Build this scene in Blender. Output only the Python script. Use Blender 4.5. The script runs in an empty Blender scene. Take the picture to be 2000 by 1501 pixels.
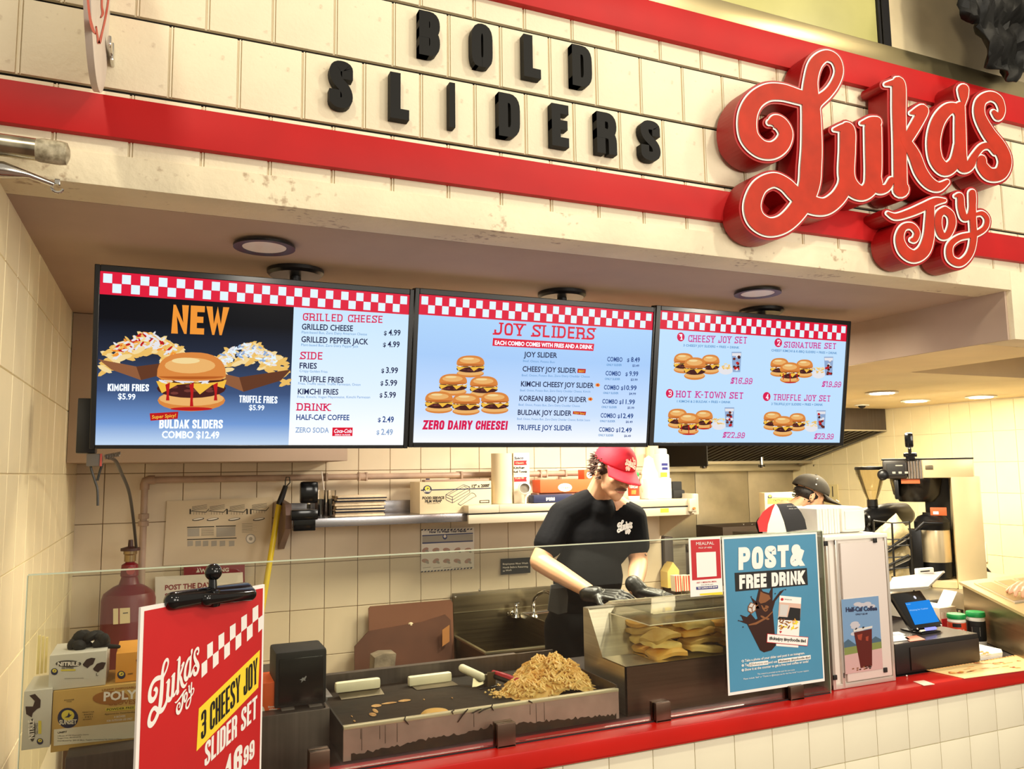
import bpy, bmesh, math, random
from mathutils import Vector as V, Matrix as M
from math import sin, cos, pi, radians
random.seed(7)
S = bpy.context.scene
COL = S.collection

# ------------------------------------------------------------------ camera
CAM = V((0, 0, 1.65)); FPX = 1558.7
def cam_axes(yaw, pitch, roll):
    f = V((sin(yaw)*cos(pitch), cos(yaw)*cos(pitch), sin(pitch)))
    r = V((cos(yaw), -sin(yaw), 0)); u = r.cross(f)
    return r*cos(roll)+u*sin(roll), -r*sin(roll)+u*cos(roll), f
CR, CU, CF = cam_axes(0.41047, 0.10689, -0.01354)
cd = bpy.data.cameras.new('camera'); co = bpy.data.objects.new('camera', cd); COL.objects.link(co)
cd.sensor_width = 36; cd.sensor_fit = 'HORIZONTAL'; cd.lens = FPX/2000*36; cd.clip_start = .05; cd.clip_end = 60
co.matrix_world = M.Translation(CAM) @ M((CR, CU, -CF)).transposed().to_4x4()
S.camera = co
def ray(x, y): return CF + CR*((x-1000)/FPX) - CU*((y-750.5)/FPX)
def at(x, y, **k):
    (a, v), = k.items(); i = 'XYZ'.index(a); d = ray(x, y)
    return CAM + d*((v-CAM[i])/d[i])

# ------------------------------------------------------------------ view, world, lights
S.view_settings.view_transform = 'Standard'; S.view_settings.look = 'None'
S.view_settings.gamma = 1; S.view_settings.use_curve_mapping = False
S.view_settings.exposure = -0.1
w = bpy.data.worlds.new('hall'); S.world = w; w.use_nodes = True
w.node_tree.nodes['Background'].inputs[0].default_value = (1.0, .88, .70, 1)
w.node_tree.nodes['Background'].inputs[1].default_value = .55
def area(name, loc, target, size, power, col=(1, .86, .66), sy=None, spread=180):
    l = bpy.data.lights.new(name, 'AREA'); l.energy = power; l.color = col; l.size = size
    if sy: l.shape = 'RECTANGLE'; l.size_y = sy
    l.spread = radians(spread)
    o = bpy.data.objects.new(name, l); COL.objects.link(o); o.location = loc
    o.rotation_euler = (V(target)-V(loc)).to_track_quat('-Z', 'Y').to_euler(); o['kind'] = 'structure'; return o
area('hall_light', (2.6, -.6, 4.7), (1.6, 2.2, 2.6), .22, 48, (1, .90, .72))
area('hall_light', (-.9, -.5, 4.5), (.8, 2.2, 2.7), .28, 44, (1, .88, .68))
area('hall_light', (3.8, .4, 4.4), (2.9, 2.2, 2.9), .22, 18, (1, .86, .62))
area('hall_light', (1.6, -1.8, 2.7), (1.2, 2.8, 1.2), 1.5, 70, (1, .94, .82))  # unseen lamp, set low so its light reaches under the soffit
area('hall_light', (3.4, -.8, 2.2), (-.2, 3.0, 1.3), 1.0, 45, (1, .92, .78))  # unseen lamp added to brighten the left wall
area('kitchen_light', (.8, 3.5, 2.35), (.8, 3.6, 0), .5, 11, (1, .88, .72))
area('can_lamp', (.272, 2.585, 2.345), (.35, 2.585, 0), .12, 6, (1, .92, .78))
area('can_lamp', (2.24, 2.578, 2.345), (2.1, 2.578, 0), .12, 14, (1, .92, .78))
area('kitchen_light', (1.35, 3.05, 2.20), (1.25, 2.75, .9), .3, 34, (1, .92, .76), None, 130)  # lamp added to brighten the griddle, kept out of view behind the screens
area('kitchen_light', (2.3, 3.4, 2.35), (2.3, 3.5, 0), .5, 70, (1, .90, .70))
area('kitchen_light', (3.5, 3.3, 2.14), (3.2, 3.3, 0), .3, 50, (1, .89, .66))
area('kitchen_light', (4.9, 4.3, 2.14), (5.2, 4.4, 0), 1.0, 155, (1, .87, .60))

# ------------------------------------------------------------------ materials
def lin(c): c = c/255; return c/12.92 if c <= .04045 else ((c+.055)/1.055)**2.4
def rgb(c): return (lin(c[0]), lin(c[1]), lin(c[2]), 1)
MATS = {}
def mat(name, c, rough=.5, metal=0, var=0, vs=8, bump=0, bs=60, spec=.5, c2=None, stain=0, sheen=0, brushed=False, coat=0):
    if name in MATS: return MATS[name]
    m = bpy.data.materials.new(name); MATS[name] = m; m.use_nodes = True
    nt = m.node_tree; N = nt.nodes; L = nt.links; b = N['Principled BSDF']
    b.inputs['Base Color'].default_value = rgb(c); b.inputs['Roughness'].default_value = rough
    b.inputs['Metallic'].default_value = metal; b.inputs['Specular IOR Level'].default_value = spec
    if coat: b.inputs['Coat Weight'].default_value = coat; b.inputs['Coat Roughness'].default_value = .1
    if var or c2 or bump or stain or brushed:
        tc = N.new('ShaderNodeTexCoord')
    if var or c2:
        n = N.new('ShaderNodeTexNoise'); n.inputs['Scale'].default_value = vs; n.inputs['Detail'].default_value = 6
        mp = N.new('ShaderNodeMapping'); L.new(tc.outputs['Object'], mp.inputs[0]); L.new(mp.outputs[0], n.inputs['Vector'])
        if brushed: mp.inputs['Scale'].default_value = (30, 30, .6) if brushed == 'v' else (.6, 1, 30)
        cr = N.new('ShaderNodeValToRGB'); k = var
        a = c2 or tuple(v*(1-k) for v in c); d = tuple(min(255, v*(1+k*.5)) for v in c)
        cr.color_ramp.elements[0].color = rgb(a); cr.color_ramp.elements[1].color = rgb(d)
        cr.color_ramp.elements[0].position = .3; cr.color_ramp.elements[1].position = .7
        L.new(n.outputs['Fac'], cr.inputs[0]); out = cr.outputs[0]
        if brushed:
            rr = N.new('ShaderNodeMapRange'); rr.inputs[3].default_value = rough-.08; rr.inputs[4].default_value = rough+.1
            L.new(n.outputs['Fac'], rr.inputs[0]); L.new(rr.outputs[0], b.inputs['Roughness'])
    else: out = None
    if stain:
        n2 = N.new('ShaderNodeTexNoise'); n2.inputs['Scale'].default_value = 42; n2.inputs['Detail'].default_value = 4
        n3 = N.new('ShaderNodeTexNoise'); n3.inputs['Scale'].default_value = 5
        L.new(tc.outputs['Object'], n2.inputs['Vector']); L.new(tc.outputs['Object'], n3.inputs['Vector'])
        mu = N.new('ShaderNodeMath'); mu.operation = 'MULTIPLY'; L.new(n2.outputs['Fac'], mu.inputs[0]); L.new(n3.outputs['Fac'], mu.inputs[1])
        r2 = N.new('ShaderNodeValToRGB'); r2.color_ramp.elements[0].position = .345; r2.color_ramp.elements[1].position = .43
        r2.color_ramp.elements[0].color = (0, 0, 0, 1); r2.color_ramp.elements[1].color = (stain, stain, stain, 1)
        L.new(mu.outputs[0], r2.inputs[0])
        mx = N.new('ShaderNodeMixRGB'); L.new(r2.outputs[0], mx.inputs[0])
        if out: L.new(out, mx.inputs[1])
        else: mx.inputs[1].default_value = rgb(c)
        mx.inputs[2].default_value = rgb((140, 105, 70)); out = mx.outputs[0]
    if out: L.new(out, b.inputs['Base Color'])
    if bump:
        nb = N.new('ShaderNodeTexNoise'); nb.inputs['Scale'].default_value = bs; nb.inputs['Detail'].default_value = 5
        L.new(tc.outputs['Object'], nb.inputs['Vector']); bp = N.new('ShaderNodeBump'); bp.inputs['Strength'].default_value = bump
        bp.inputs['Distance'].default_value = .01; L.new(nb.outputs['Fac'], bp.inputs['Height']); L.new(bp.outputs[0], b.inputs['Normal'])
    return m
def emi(name, c, st=1.0):
    if name in MATS: return MATS[name]
    m = bpy.data.materials.new(name); MATS[name] = m; m.use_nodes = True; b = m.node_tree.nodes['Principled BSDF']
    b.inputs['Base Color'].default_value = (0, 0, 0, 1); b.inputs['Roughness'].default_value = .3; b.inputs['Specular IOR Level'].default_value = .1
    b.inputs['Emission Color'].default_value = rgb(c); b.inputs['Emission Strength'].default_value = st
    return m
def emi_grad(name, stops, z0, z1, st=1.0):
    "screen background with the washed-out, overexposed lower part put into the emission colour"
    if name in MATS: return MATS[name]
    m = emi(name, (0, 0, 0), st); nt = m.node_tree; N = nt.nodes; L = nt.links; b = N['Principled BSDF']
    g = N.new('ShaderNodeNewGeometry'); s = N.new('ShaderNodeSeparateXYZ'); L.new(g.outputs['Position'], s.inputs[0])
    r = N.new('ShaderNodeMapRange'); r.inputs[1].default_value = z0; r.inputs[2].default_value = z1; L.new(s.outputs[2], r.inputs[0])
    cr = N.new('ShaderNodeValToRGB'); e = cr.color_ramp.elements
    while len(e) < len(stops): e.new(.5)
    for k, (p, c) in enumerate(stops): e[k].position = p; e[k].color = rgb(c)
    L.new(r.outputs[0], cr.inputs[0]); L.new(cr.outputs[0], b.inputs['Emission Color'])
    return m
def clear(name, tint=(235, 238, 228), gloss=.10, rough=.02):
    if name in MATS: return MATS[name]
    m = bpy.data.materials.new(name); MATS[name] = m; m.use_nodes = True; nt = m.node_tree; N = nt.nodes; L = nt.links
    for n in list(N): N.remove(n)
    o = N.new('ShaderNodeOutputMaterial'); t = N.new('ShaderNodeBsdfTransparent'); t.inputs[0].default_value = rgb(tint)
    g = N.new('ShaderNodeBsdfGlossy'); g.inputs['Roughness'].default_value = rough
    fr = N.new('ShaderNodeFresnel'); fr.inputs[0].default_value = 1.45
    mu = N.new('ShaderNodeMath'); mu.operation = 'MULTIPLY_ADD'; mu.inputs[1].default_value = .8; mu.inputs[2].default_value = gloss-.03
    L.new(fr.outputs[0], mu.inputs[0]); mx = N.new('ShaderNodeMixShader'); L.new(mu.outputs[0], mx.inputs[0])
    L.new(t.outputs[0], mx.inputs[1]); L.new(g.outputs[0], mx.inputs[2]); L.new(mx.outputs[0], o.inputs[0]); return m

# ------------------------------------------------------------------ mesh builder
class MB:
    def __init__(s, Mx=None): s.v = []; s.f = []; s.mi = []; s.ms = []; s.M = Mx or M(); s.cur = None; s.sm = []
    def use(s, m): s.cur = m; return s
    def add(s, vs, fs, smooth=True):
        if s.cur not in s.ms: s.ms.append(s.cur)
        k = s.ms.index(s.cur); o = len(s.v)
        s.v += [s.M @ V(p) for p in vs]
        for f in fs: s.f.append([o+i for i in f]); s.mi.append(k); s.sm.append(smooth)
        return s
    def box(s, a, b, ch=0):
        a = V(a); b = V(b); lo = V(map(min, a, b)); hi = V(map(max, a, b))
        if ch <= 0 or min(hi-lo) < 2.2*ch:
            vs = [(x, y, z) for x in (lo.x, hi.x) for y in (lo.y, hi.y) for z in (lo.z, hi.z)]
            return s.add(vs, [(0, 1, 3, 2), (4, 6, 7, 5), (0, 4, 5, 1), (2, 3, 7, 6), (0, 2, 6, 4), (1, 5, 7, 3)])
        bm = bmesh.new(); bmesh.ops.create_cube(bm, size=1)
        for v in bm.verts: v.co = V([(lo[i]+hi[i])/2+v.co[i]*(hi[i]-lo[i]) for i in range(3)])
        bmesh.ops.bevel(bm, geom=bm.edges[:], offset=ch, segments=2, affect='EDGES', profile=.6)
        bm.verts.index_update()
        s.add([v.co[:] for v in bm.verts], [[v.index for v in f.verts] for f in bm.faces]); bm.free(); return s
    def tube(s, pts, r, n=12, cap=True, sx=1.0):
        pts = [V(p) for p in pts]; R = r if isinstance(r, (list, tuple)) else [r]*len(pts)
        up = None; vs = []; fs = []
        for i, p in enumerate(pts):
            t = (pts[min(i+1, len(pts)-1)]-pts[max(i-1, 0)])
            t = t.normalized() if t.length > 1e-9 else V((0, 0, 1))
            if up is None: up = t.orthogonal().normalized()
            else:
                up = up-t*up.dot(t); up = up.normalized() if up.length > 1e-6 else t.orthogonal().normalized()
            q = t.cross(up)
            for k in range(n):
                a = 2*pi*k/n; vs.append(p+(up*cos(a)+q*sin(a)*sx)*R[i])
        for i in range(len(pts)-1):
            for k in range(n): fs.append((i*n+k, i*n+(k+1) % n, (i+1)*n+(k+1) % n, (i+1)*n+k))
        if cap: fs.append(tuple(range(n))[::-1]); fs.append(tuple((len(pts)-1)*n+k for k in range(n)))
        return s.add(vs, fs)
    def lathe(s, prof, o=(0, 0, 0), ax=(0, 0, 1), n=24, sc=(1, 1)):
        ax = V(ax).normalized(); a1 = V((1, 0, 0)) if abs(ax.z) > .9 else ax.orthogonal().normalized()
        a1 = (a1-ax*a1.dot(ax)).normalized(); a2 = ax.cross(a1); o = V(o); vs = []; fs = []
        for r, h in prof:
            for k in range(n):
                a = 2*pi*k/n; vs.append(o+ax*h+a1*cos(a)*r*sc[0]+a2*sin(a)*r*sc[1])
        for i in range(len(prof)-1):
            for k in range(n): fs.append((i*n+k, i*n+(k+1) % n, (i+1)*n+(k+1) % n, (i+1)*n+k))
        if prof[0][0] > 1e-5: fs.append(tuple(range(n))[::-1])
        if prof[-1][0] > 1e-5: fs.append(tuple((len(prof)-1)*n+k for k in range(n)))
        return s.add(vs, fs)
    def ell(s, c, r, Rm=None, n=20, m=12):
        c = V(c); vs = []; fs = []; Rm = Rm or M.Identity(3)
        for i in range(m+1):
            t = pi*i/m
            for k in range(n):
                a = 2*pi*k/n; vs.append(c+Rm @ V((r[0]*sin(t)*cos(a), r[1]*sin(t)*sin(a), r[2]*cos(t))))
        for i in range(m):
            for k in range(n): fs.append((i*n+k, (i+1)*n+k, (i+1)*n+(k+1) % n, i*n+(k+1) % n))
        return s.add(vs, fs)
    def cap(s, a, b, ra, rb, n=14):
        a = V(a); b = V(b); t = (b-a).normalized(); pts = []; rr = []
        for k in range(5): h = pi/2*k/4; pts.append(a-t*ra*cos(h)); rr.append(max(ra*sin(h), 1e-4))
        for k in range(5): h = pi/2*k/4; pts.append(b+t*rb*sin(h)); rr.append(max(rb*cos(h), 1e-4))
        return s.tube(pts, rr, n)
    def prism(s, poly, f0, f1):
        "poly: list of 2d points; f0/f1 map (a,b) -> 3d"
        n = len(poly); vs = [f0(*p) for p in poly]+[f1(*p) for p in poly]
        return s.add(vs, [tuple(range(n))[::-1], tuple(range(n, 2*n))]+[(k, (k+1) % n, n+(k+1) % n, n+k) for k in range(n)])
    def build(s, name, parent=None, bevel=0, flip=True, angle=35):
        me = bpy.data.meshes.new(name); off = ORG.get(parent, V((0, 0, 0))) if parent else V((0, 0, 0))
        me.from_pydata([tuple(v-off) for v in s.v], [], s.f)
        for m in s.ms: me.materials.append(m)
        me.polygons.foreach_set('material_index', s.mi)
        bm = bmesh.new(); bm.from_mesh(me)
        if flip: bmesh.ops.recalc_face_normals(bm, faces=bm.faces[:])
        bm.to_mesh(me); bm.free()
        me.shade_smooth(); me.set_sharp_from_angle(angle=radians(angle))
        o = bpy.data.objects.new(name, me); COL.objects.link(o)
        if parent: o.parent = parent; ORG[o] = off
        else: ORG[o] = V((0, 0, 0))
        if bevel:
            b = o.modifiers.new('bevel', 'BEVEL'); b.width = bevel; b.segments = 2; b.limit_method = 'ANGLE'
        return o
ORG = {}
def tag(o, label=None, cat=None, group=None, kind=None):
    if label: o['label'] = label
    if cat: o['category'] = cat
    if group: o['group'] = group
    if kind: o['kind'] = kind
    return o
def thing(name, label, cat, loc, group=None):
    o = bpy.data.objects.new(name, None); COL.objects.link(o); o.location = loc; o.empty_display_size = .05
    ORG[o] = V(loc); return tag(o, label, cat, group)
def one(mb, name, label, cat, group=None, bevel=0):
    return tag(mb.build(name, None, bevel), label, cat, group)
def struct(mb, name, bevel=0): return tag(mb.build(name, None, bevel), kind='structure')
def mb(m, Mx=None): return MB(Mx).use(m)
def dup(o, loc, parent=None):
    c = o.copy(); COL.objects.link(c); c.location = loc
    if parent: c.parent = parent
    return c
def copy_tree(root, loc, label=None, group=None):
    r = root.copy(); COL.objects.link(r); r.location = loc
    if label: r['label'] = label
    for ch in root.children:
        c = ch.copy(); COL.objects.link(c); c.parent = r
        for g in ch.children: d = g.copy(); COL.objects.link(d); d.parent = c
    return r

# ------------------------------------------------------------------ planes to print on
class Pl:
    def __init__(s, o, u, v, z=(0, 0, 1)):
        s.o = V(o); s.u = V(u).normalized(); s.v = V(v).normalized(); s.n = s.u.cross(s.v); s.z = z
    def uv(s, x, y):
        x = s.z[0]+x/s.z[2]; y = s.z[1]+y/s.z[2]
        d = ray(x, y); p = CAM+d*((s.o-CAM).dot(s.n)/d.dot(s.n))-s.o
        return (p.dot(s.u), p.dot(s.v))
    def P(s, a, b, d=0): return s.o+s.u*a+s.v*b+s.n*d
    def at(s, ox, oy, sc): return Pl2(s, (ox, oy, sc))
def Pl2(p, z): return Pl(p.o, p.u, p.v, z)
def poly(m, pl, mt, pts, d, px=True):
    q = [pl.uv(*p) for p in pts] if px else pts
    m.use(mt).add([pl.P(a, b, d) for a, b in q], [tuple(range(len(q)))], False)
def ellp(cx, cy, rx, ry, a0=0, a1=360, n=20, rot=0):
    o = []
    for k in range(n+1 if a1-a0 < 360 else n):
        a = radians(a0+(a1-a0)*k/n); x = rx*cos(a); y = -ry*sin(a)
        o.append((cx+x*cos(rot)-y*sin(rot), cy+x*sin(rot)+y*cos(rot)))
    return o
# stroke font: each stroke is a polyline on the unit box; a third value 1 marks a rounded corner
G = {
'A': [[(0, 0), (.5, 1), (1, 0)], [(.2, .27), (.8, .27)]],
'B': [[(0, 0), (0, 1)], [(0, 1), (1, 1, 1), (1, .52, 1), (0, .52)], [(0, .52), (1, .52, 1), (1, 0, 1), (0, 0)]],
'C': [[(1, .74), (1, 1, 1), (0, 1, 1), (0, 0, 1), (1, 0, 1), (1, .26)]],
'D': [[(0, 0), (0, 1)], [(0, 1), (1, 1, 1), (1, 0, 1), (0, 0)]],
'E': [[(1, 1), (0, 1), (0, 0), (1, 0)], [(0, .52), (.85, .52)]],
'F': [[(1, 1), (0, 1), (0, 0)], [(0, .5), (.85, .5)]],
'G': [[(1, .78), (1, 1, 1), (0, 1, 1), (0, 0, 1), (1, 0, 1), (1, .45), (.6, .45)]],
'H': [[(0, 0), (0, 1)], [(1, 0), (1, 1)], [(0, .5), (1, .5)]],
'I': [[(.5, 0), (.5, 1)]],
'J': [[(1, 1), (1, 0, 1), (0, 0, 1), (0, .3)]],
'K': [[(0, 0), (0, 1)], [(1, 1), (.1, .42)], [(.35, .55), (1, 0)]],
'L': [[(0, 1), (0, 0), (1, 0)]],
'M': [[(0, 0), (0, 1), (.5, .25), (1, 1), (1, 0)]],
'N': [[(0, 0), (0, 1), (1, 0), (1, 1)]],
'O': [[(.5, 0), (0, 0, 1), (0, 1, 1), (1, 1, 1), (1, 0, 1), (.5, 0)]],
'P': [[(0, 0), (0, 1)], [(0, 1), (1, 1, 1), (1, .45, 1), (0, .45)]],
'Q': [[(.5, 0), (0, 0, 1), (0, 1, 1), (1, 1, 1), (1, 0, 1), (.5, 0)], [(.6, .25), (1, 0)]],
'R': [[(0, 0), (0, 1)], [(0, 1), (1, 1, 1), (1, .48, 1), (0, .48)], [(.5, .48), (1, .42, 1), (1, 0)]],
'S': [[(1, .80), (1, 1, 1), (0, 1, 1), (0, .64, 1), (1, .36, 1), (1, 0, 1), (0, 0, 1), (0, .20)]],
'T': [[(0, 1), (1, 1)], [(.5, 1), (.5, 0)]],
'U': [[(0, 1), (0, 0, 1), (1, 0, 1), (1, 1)]],
'V': [[(0, 1), (.5, 0), (1, 1)]],
'W': [[(0, 1), (.27, 0), (.5, .8), (.73, 0), (1, 1)]],
'X': [[(0, 1), (1, 0)], [(0, 0), (1, 1)]],
'Y': [[(0, 1), (.5, .42), (1, 1)], [(.5, .45), (.5, 0)]],
'Z': [[(0, 1), (1, 1), (0, 0), (1, 0)]],
'0': [[(.5, 0), (0, 0, 1), (0, 1, 1), (1, 1, 1), (1, 0, 1), (.5, 0)]],
'1': [[(.1, .78), (.6, 1), (.6, 0)]],
'2': [[(0, .7), (0, 1, 1), (1, 1, 1), (1, .55, 1), (0, 0), (1, 0)]],
'3': [[(0, .8), (0, 1, 1), (1, 1, 1), (1, .53, 1), (.35, .53)], [(.35, .53), (1, .53, 1), (1, 0, 1), (0, 0, 1), (0, .2)]],
'4': [[(.75, 0), (.75, 1), (0, .28), (1, .28)]],
'5': [[(1, 1), (0, 1), (0, .55), (1, .6, 1), (1, 0, 1), (0, 0, 1), (0, .28)]],
'6': [[(1, .75), (1, 1, 1), (0, 1, 1), (0, 0, 1), (1, 0, 1), (1, .55, 1), (0, .55)]],
'7': [[(0, 1), (1, 1), (.35, 0)]],
'8': [[(.5, .54), (0, .54, 1), (0, 1, 1), (1, 1, 1), (1, .54, 1), (.5, .54)], [(.5, .54), (0, .54, 1), (0, 0, 1), (1, 0, 1), (1, .54, 1), (.5, .54)]],
'9': [[(0, .25), (0, 0, 1), (1, 0, 1), (1, 1, 1), (0, 1, 1), (0, .45, 1), (1, .45)]],
'&': [[(1, 0), (.15, .75, 1), (.2, 1, 1), (.75, 1, 1), (.7, .68, 1), (0, .35, 1), (0, 0, 1), (.7, 0, 1), (1, .5)]],
'$': [[(1, .72), (1, .9, 1), (0, .9, 1), (0, .55, 1), (1, .45, 1), (1, .1, 1), (0, .1, 1), (0, .28)], [(.5, 0), (.5, 1)]],
'!': [[(.5, 1), (.5, .35)], [(.5, 0), (.5, .12)]],
'.': [[(.5, 0), (.5, .1)]], '-': [[(.05, .45), (.95, .45)]], "'": [[(.5, 1), (.5, .75)]], ' ': [],
}
GW = {'I': .42, '.': .34, '!': .42, "'": .3, ' ': .5, 'M': 1.3, 'W': 1.35, '1': .7, '-': .5, 'L': .85, 'E': .85, 'F': .85, 'J': .9, '&': 1.15}
def rounded(pl, w, h, r):
    out = []
    for i, p in enumerate(pl):
        q = V((p[0]*w, p[1]*h))
        if len(p) > 2 and 0 < i < len(pl)-1:
            a = V((pl[i-1][0]*w, pl[i-1][1]*h)); b = V((pl[i+1][0]*w, pl[i+1][1]*h))
            da = a-q; db = b-q; ra = min(r, da.length*.5); rb = min(r, db.length*.5)
            A = q+da.normalized()*ra; B = q+db.normalized()*rb
            for k in range(6):
                t = k/5; out.append(A*(1-t)**2+q*2*t*(1-t)+B*t*t)
        else: out.append(q)
    o2 = [out[0]]
    for p in out[1:]:
        if (p-o2[-1]).length > 1e-7: o2.append(p)
    return o2
def stroke_quads(pts, t):
    n = len(pts); L = []; Rr = []; h = t/2
    for i, p in enumerate(pts):
        d0 = (p-pts[i-1]).normalized() if i else None; d1 = (pts[i+1]-p).normalized() if i < n-1 else None
        if d0 is None: d0 = d1
        if d1 is None: d1 = d0
        n0 = V((-d0.y, d0.x)); n1 = V((-d1.y, d1.x)); m = n0+n1
        if m.length < .2: m = n0.copy(); k = 1
        else: m.normalize(); k = min(1/max(m.dot(n0), .35), 2.6)
        L.append(p+m*h*k); Rr.append(p-m*h*k)
    return [(L[i], L[i+1], Rr[i+1], Rr[i]) for i in range(n-1)]
def clipy(pg, y0, y1):
    for lim, s in ((y0, 1), (y1, -1)):
        out = []
        for i in range(len(pg)):
            a = pg[i-1]; b = pg[i]; ia = (a[1]-lim)*s >= -1e-9; ib = (b[1]-lim)*s >= -1e-9
            if ia != ib:
                k = (lim-a[1])/(b[1]-a[1]); out.append((a[0]+(b[0]-a[0])*k, lim))
            if ib: out.append((b[0], b[1]))
        pg = out
        if len(pg) < 3: return []
    return pg
def glyph(ch, w, h, t, serif=0):
    res = []
    for st in G.get(ch, G['-']):
        p = rounded(st, w-t, h-t, w*.48); p = [q+V((t/2, t/2)) for q in p]
        closed = (p[0]-p[-1]).length < 1e-6
        if not closed:
            d = (p[0]-p[1]).normalized(); p[0] = p[0]+d*(t/2 if abs(d.x) < .05 or abs(d.y) < .05 else t)
            d = (p[-1]-p[-2]).normalized(); p[-1] = p[-1]+d*(t/2 if abs(d.x) < .05 or abs(d.y) < .05 else t)
        for q in stroke_quads(p, t):
            c = clipy([(a.x, a.y) for a in q], 0, h)
            if c: res.append(c)
        if serif and not closed:
            for e, f in ((p[0], p[1]), (p[-1], p[-2])):
                d = (e-f).normalized(); sw = t*1.25; sh = t*.75
                if abs(d.y) > .5:
                    yy = 0 if e.y < h/2 else h-sh
                    res.append([(e.x-sw, yy), (e.x+sw, yy), (e.x+sw, yy+sh), (e.x-sw, yy+sh)])
    return res
def layout(s, W, H, tf, gap=.16, serif=0):
    tot = sum(GW.get(c, 1)+gap for c in s)-gap; u = W/tot; x = 0; out = []
    for c in s:
        g = GW.get(c, 1)*u
        ww = max(g, tf*u*1.02)
        if c != ' ': out.append((c, x, [[(a+x, b) for a, b in q] for q in glyph(c, ww, H, tf*u, serif)]))
        x += g+gap*u
    return out
_tc = {}
def btext(s, off=0):
    k = (s, off)
    if k in _tc: return _tc[k]
    cu = bpy.data.curves.new('t', 'FONT'); cu.body = s; cu.resolution_u = 2; cu.offset = off
    o = bpy.data.objects.new('t', cu); me = o.to_mesh()
    vs = [(v.co.x, v.co.y) for v in me.vertices]; fs = [tuple(p.vertices) for p in me.polygons]
    o.to_mesh_clear(); bpy.data.objects.remove(o); bpy.data.curves.remove(cu)
    _tc[k] = (vs, fs); return _tc[k]
def text(m, pl, s, bl, br, h, mt, d=.001, st='b', tl=None, it=0, px=True):
    "prints s on plane pl; baseline bl->br, cap height h (all in picture units of pl, or metres if px is False)"
    if px:
        A = V(pl.uv(*bl)); B = V(pl.uv(*br)); T = V(pl.uv(*(tl or (bl[0], bl[1]-h))))
        up = T-A
        if not tl: up = V((0, up.length))
    else: A = V(bl); B = V(br); up = V((-(B-A).y, (B-A).x)).normalized()*h
    e = (B-A); W = e.length; e = e/W; H = up.length; up = up/H
    jt = [0]
    def mp(a, b): q = A+e*(a+it*b)+up*b; return pl.P(q.x, q.y, d+jt[0]*8e-6)
    m.use(mt)
    if st in 'ks':
        for c, x, qs in layout(s, W, H, {'k': .40, 's': .225}[st], {'k': .12, 's': .28}[st], st == 's'):
            for q in qs: jt[0] = (jt[0]+1) % 24; m.add([mp(a, b) for a, b in q], [tuple(range(len(q)))], False)
    else:
        vs, fs = btext(s, {'b': 0, 'B': .02, 'h': .035}[st])
        if not vs: return
        x0 = min(v[0] for v in vs); x1 = max(v[0] for v in vs); sy = H/.70; sx = W/(x1-x0)
        m.add([mp((x-x0)*sx, y*sy) for x, y in vs], fs, False)
# ---- the script logo: strokes (x, y, width)
LOGO = [
 [(362,540,36),(392,534,80),(432,556,84),(456,610,86),(430,672,100),(372,706,106),(300,690,108),(240,620,112),(232,510,114),(270,420,110),(345,368,106),(430,364,100),(520,388,90),(600,412,84)],
 [(612,452,100),(640,420,76),(700,372,60),(745,312,56),(768,240,54),(746,174,60),(690,152,72),(632,196,84),(604,290,84),(600,400,104),(606,520,116),(608,680,124),(602,800,130),(594,900,128),(560,1000,120),(500,1085,116),(430,1140,112),(350,1152,112),(280,1105,110),(260,1020,104),(300,920,96),(380,878,88),(450,902,84),(512,960,92),(590,1016,110),(680,1034,104),(752,990,96),(800,920,92),(815,860,96)],
 [(742,582,26),(790,576,60),(815,590,96),(816,700,98),(812,850,98),(845,925,98),(905,955,90),(955,915,94),(968,840,100),(968,700,104),(966,570,104)],
 [(900,545,26),(950,535,56),(985,540,70)], [(968,860,96),(1000,925,70),(1045,925,50),(1075,880,46)],
 [(1042,318,26),(1090,312,50),(1116,322,84),(1118,480,86),(1122,640,84),(1124,800,84),(1126,900,86),(1130,932,100)],
 [(1190,486,26),(1240,474,70),(1258,478,70),(1215,560,70),(1160,650,66)],
 [(1150,640,60),(1205,730,76),(1245,830,80),(1295,895,74),(1350,918,60),(1400,890,34)],
 [(1478,520,60),(1452,462,64),(1398,470,78),(1345,540,84),(1320,650,84),(1335,760,84),(1390,815,84),(1448,770,74),(1474,670,70)],
 [(1474,450,64),(1476,600,72),(1480,740,74),(1492,800,72),(1530,792,64),(1565,730,46),(1605,685,44),(1650,680,44),(1682,716,40)],
 [(1494,350,70),(1496,390,58),(1496,430,30),(1496,455,10)],
 [(1672,482,34),(1700,508,50),(1720,470,44),(1700,410,54),(1650,388,60),(1596,420,66),(1590,500,70),(1640,600,80),(1708,690,84),(1738,770,84),(1712,838,84),(1650,846,80),(1605,800,70),(1600,760,60)],
 [(1052,1072,24),(1100,1092,42),(1180,1070,50),(1260,1036,54),(1330,1004,50),(1385,998,26)],
 [(1300,1030,54),(1296,1120,60),(1290,1210,70),(1262,1290,80),(1205,1325,78),(1145,1290,70),(1120,1220,56),(1142,1158,46),(1190,1148,42),(1222,1185,40),(1210,1225,40),(1192,1228,30)],
 [(1385,1055,50),(1420,1085,50),(1426,1140,50),(1400,1200,46),(1365,1200,48),(1345,1140,50),(1352,1080,50),(1385,1055,50)],
 [(1448,972,24),(1474,975,44),(1480,1040,48),(1500,1098,46),(1535,1080,44),(1548,1010,46),(1545,955,48)],
 [(1545,960,48),(1548,1100,46),(1552,1220,46),(1530,1310,46),(1475,1362,50),(1418,1335,48),(1415,1262,44),(1470,1215,40),(1560,1195,40),(1618,1160,38),(1632,1110,36),(1605,1075,34),(1565,1080,28)],
]
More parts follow.
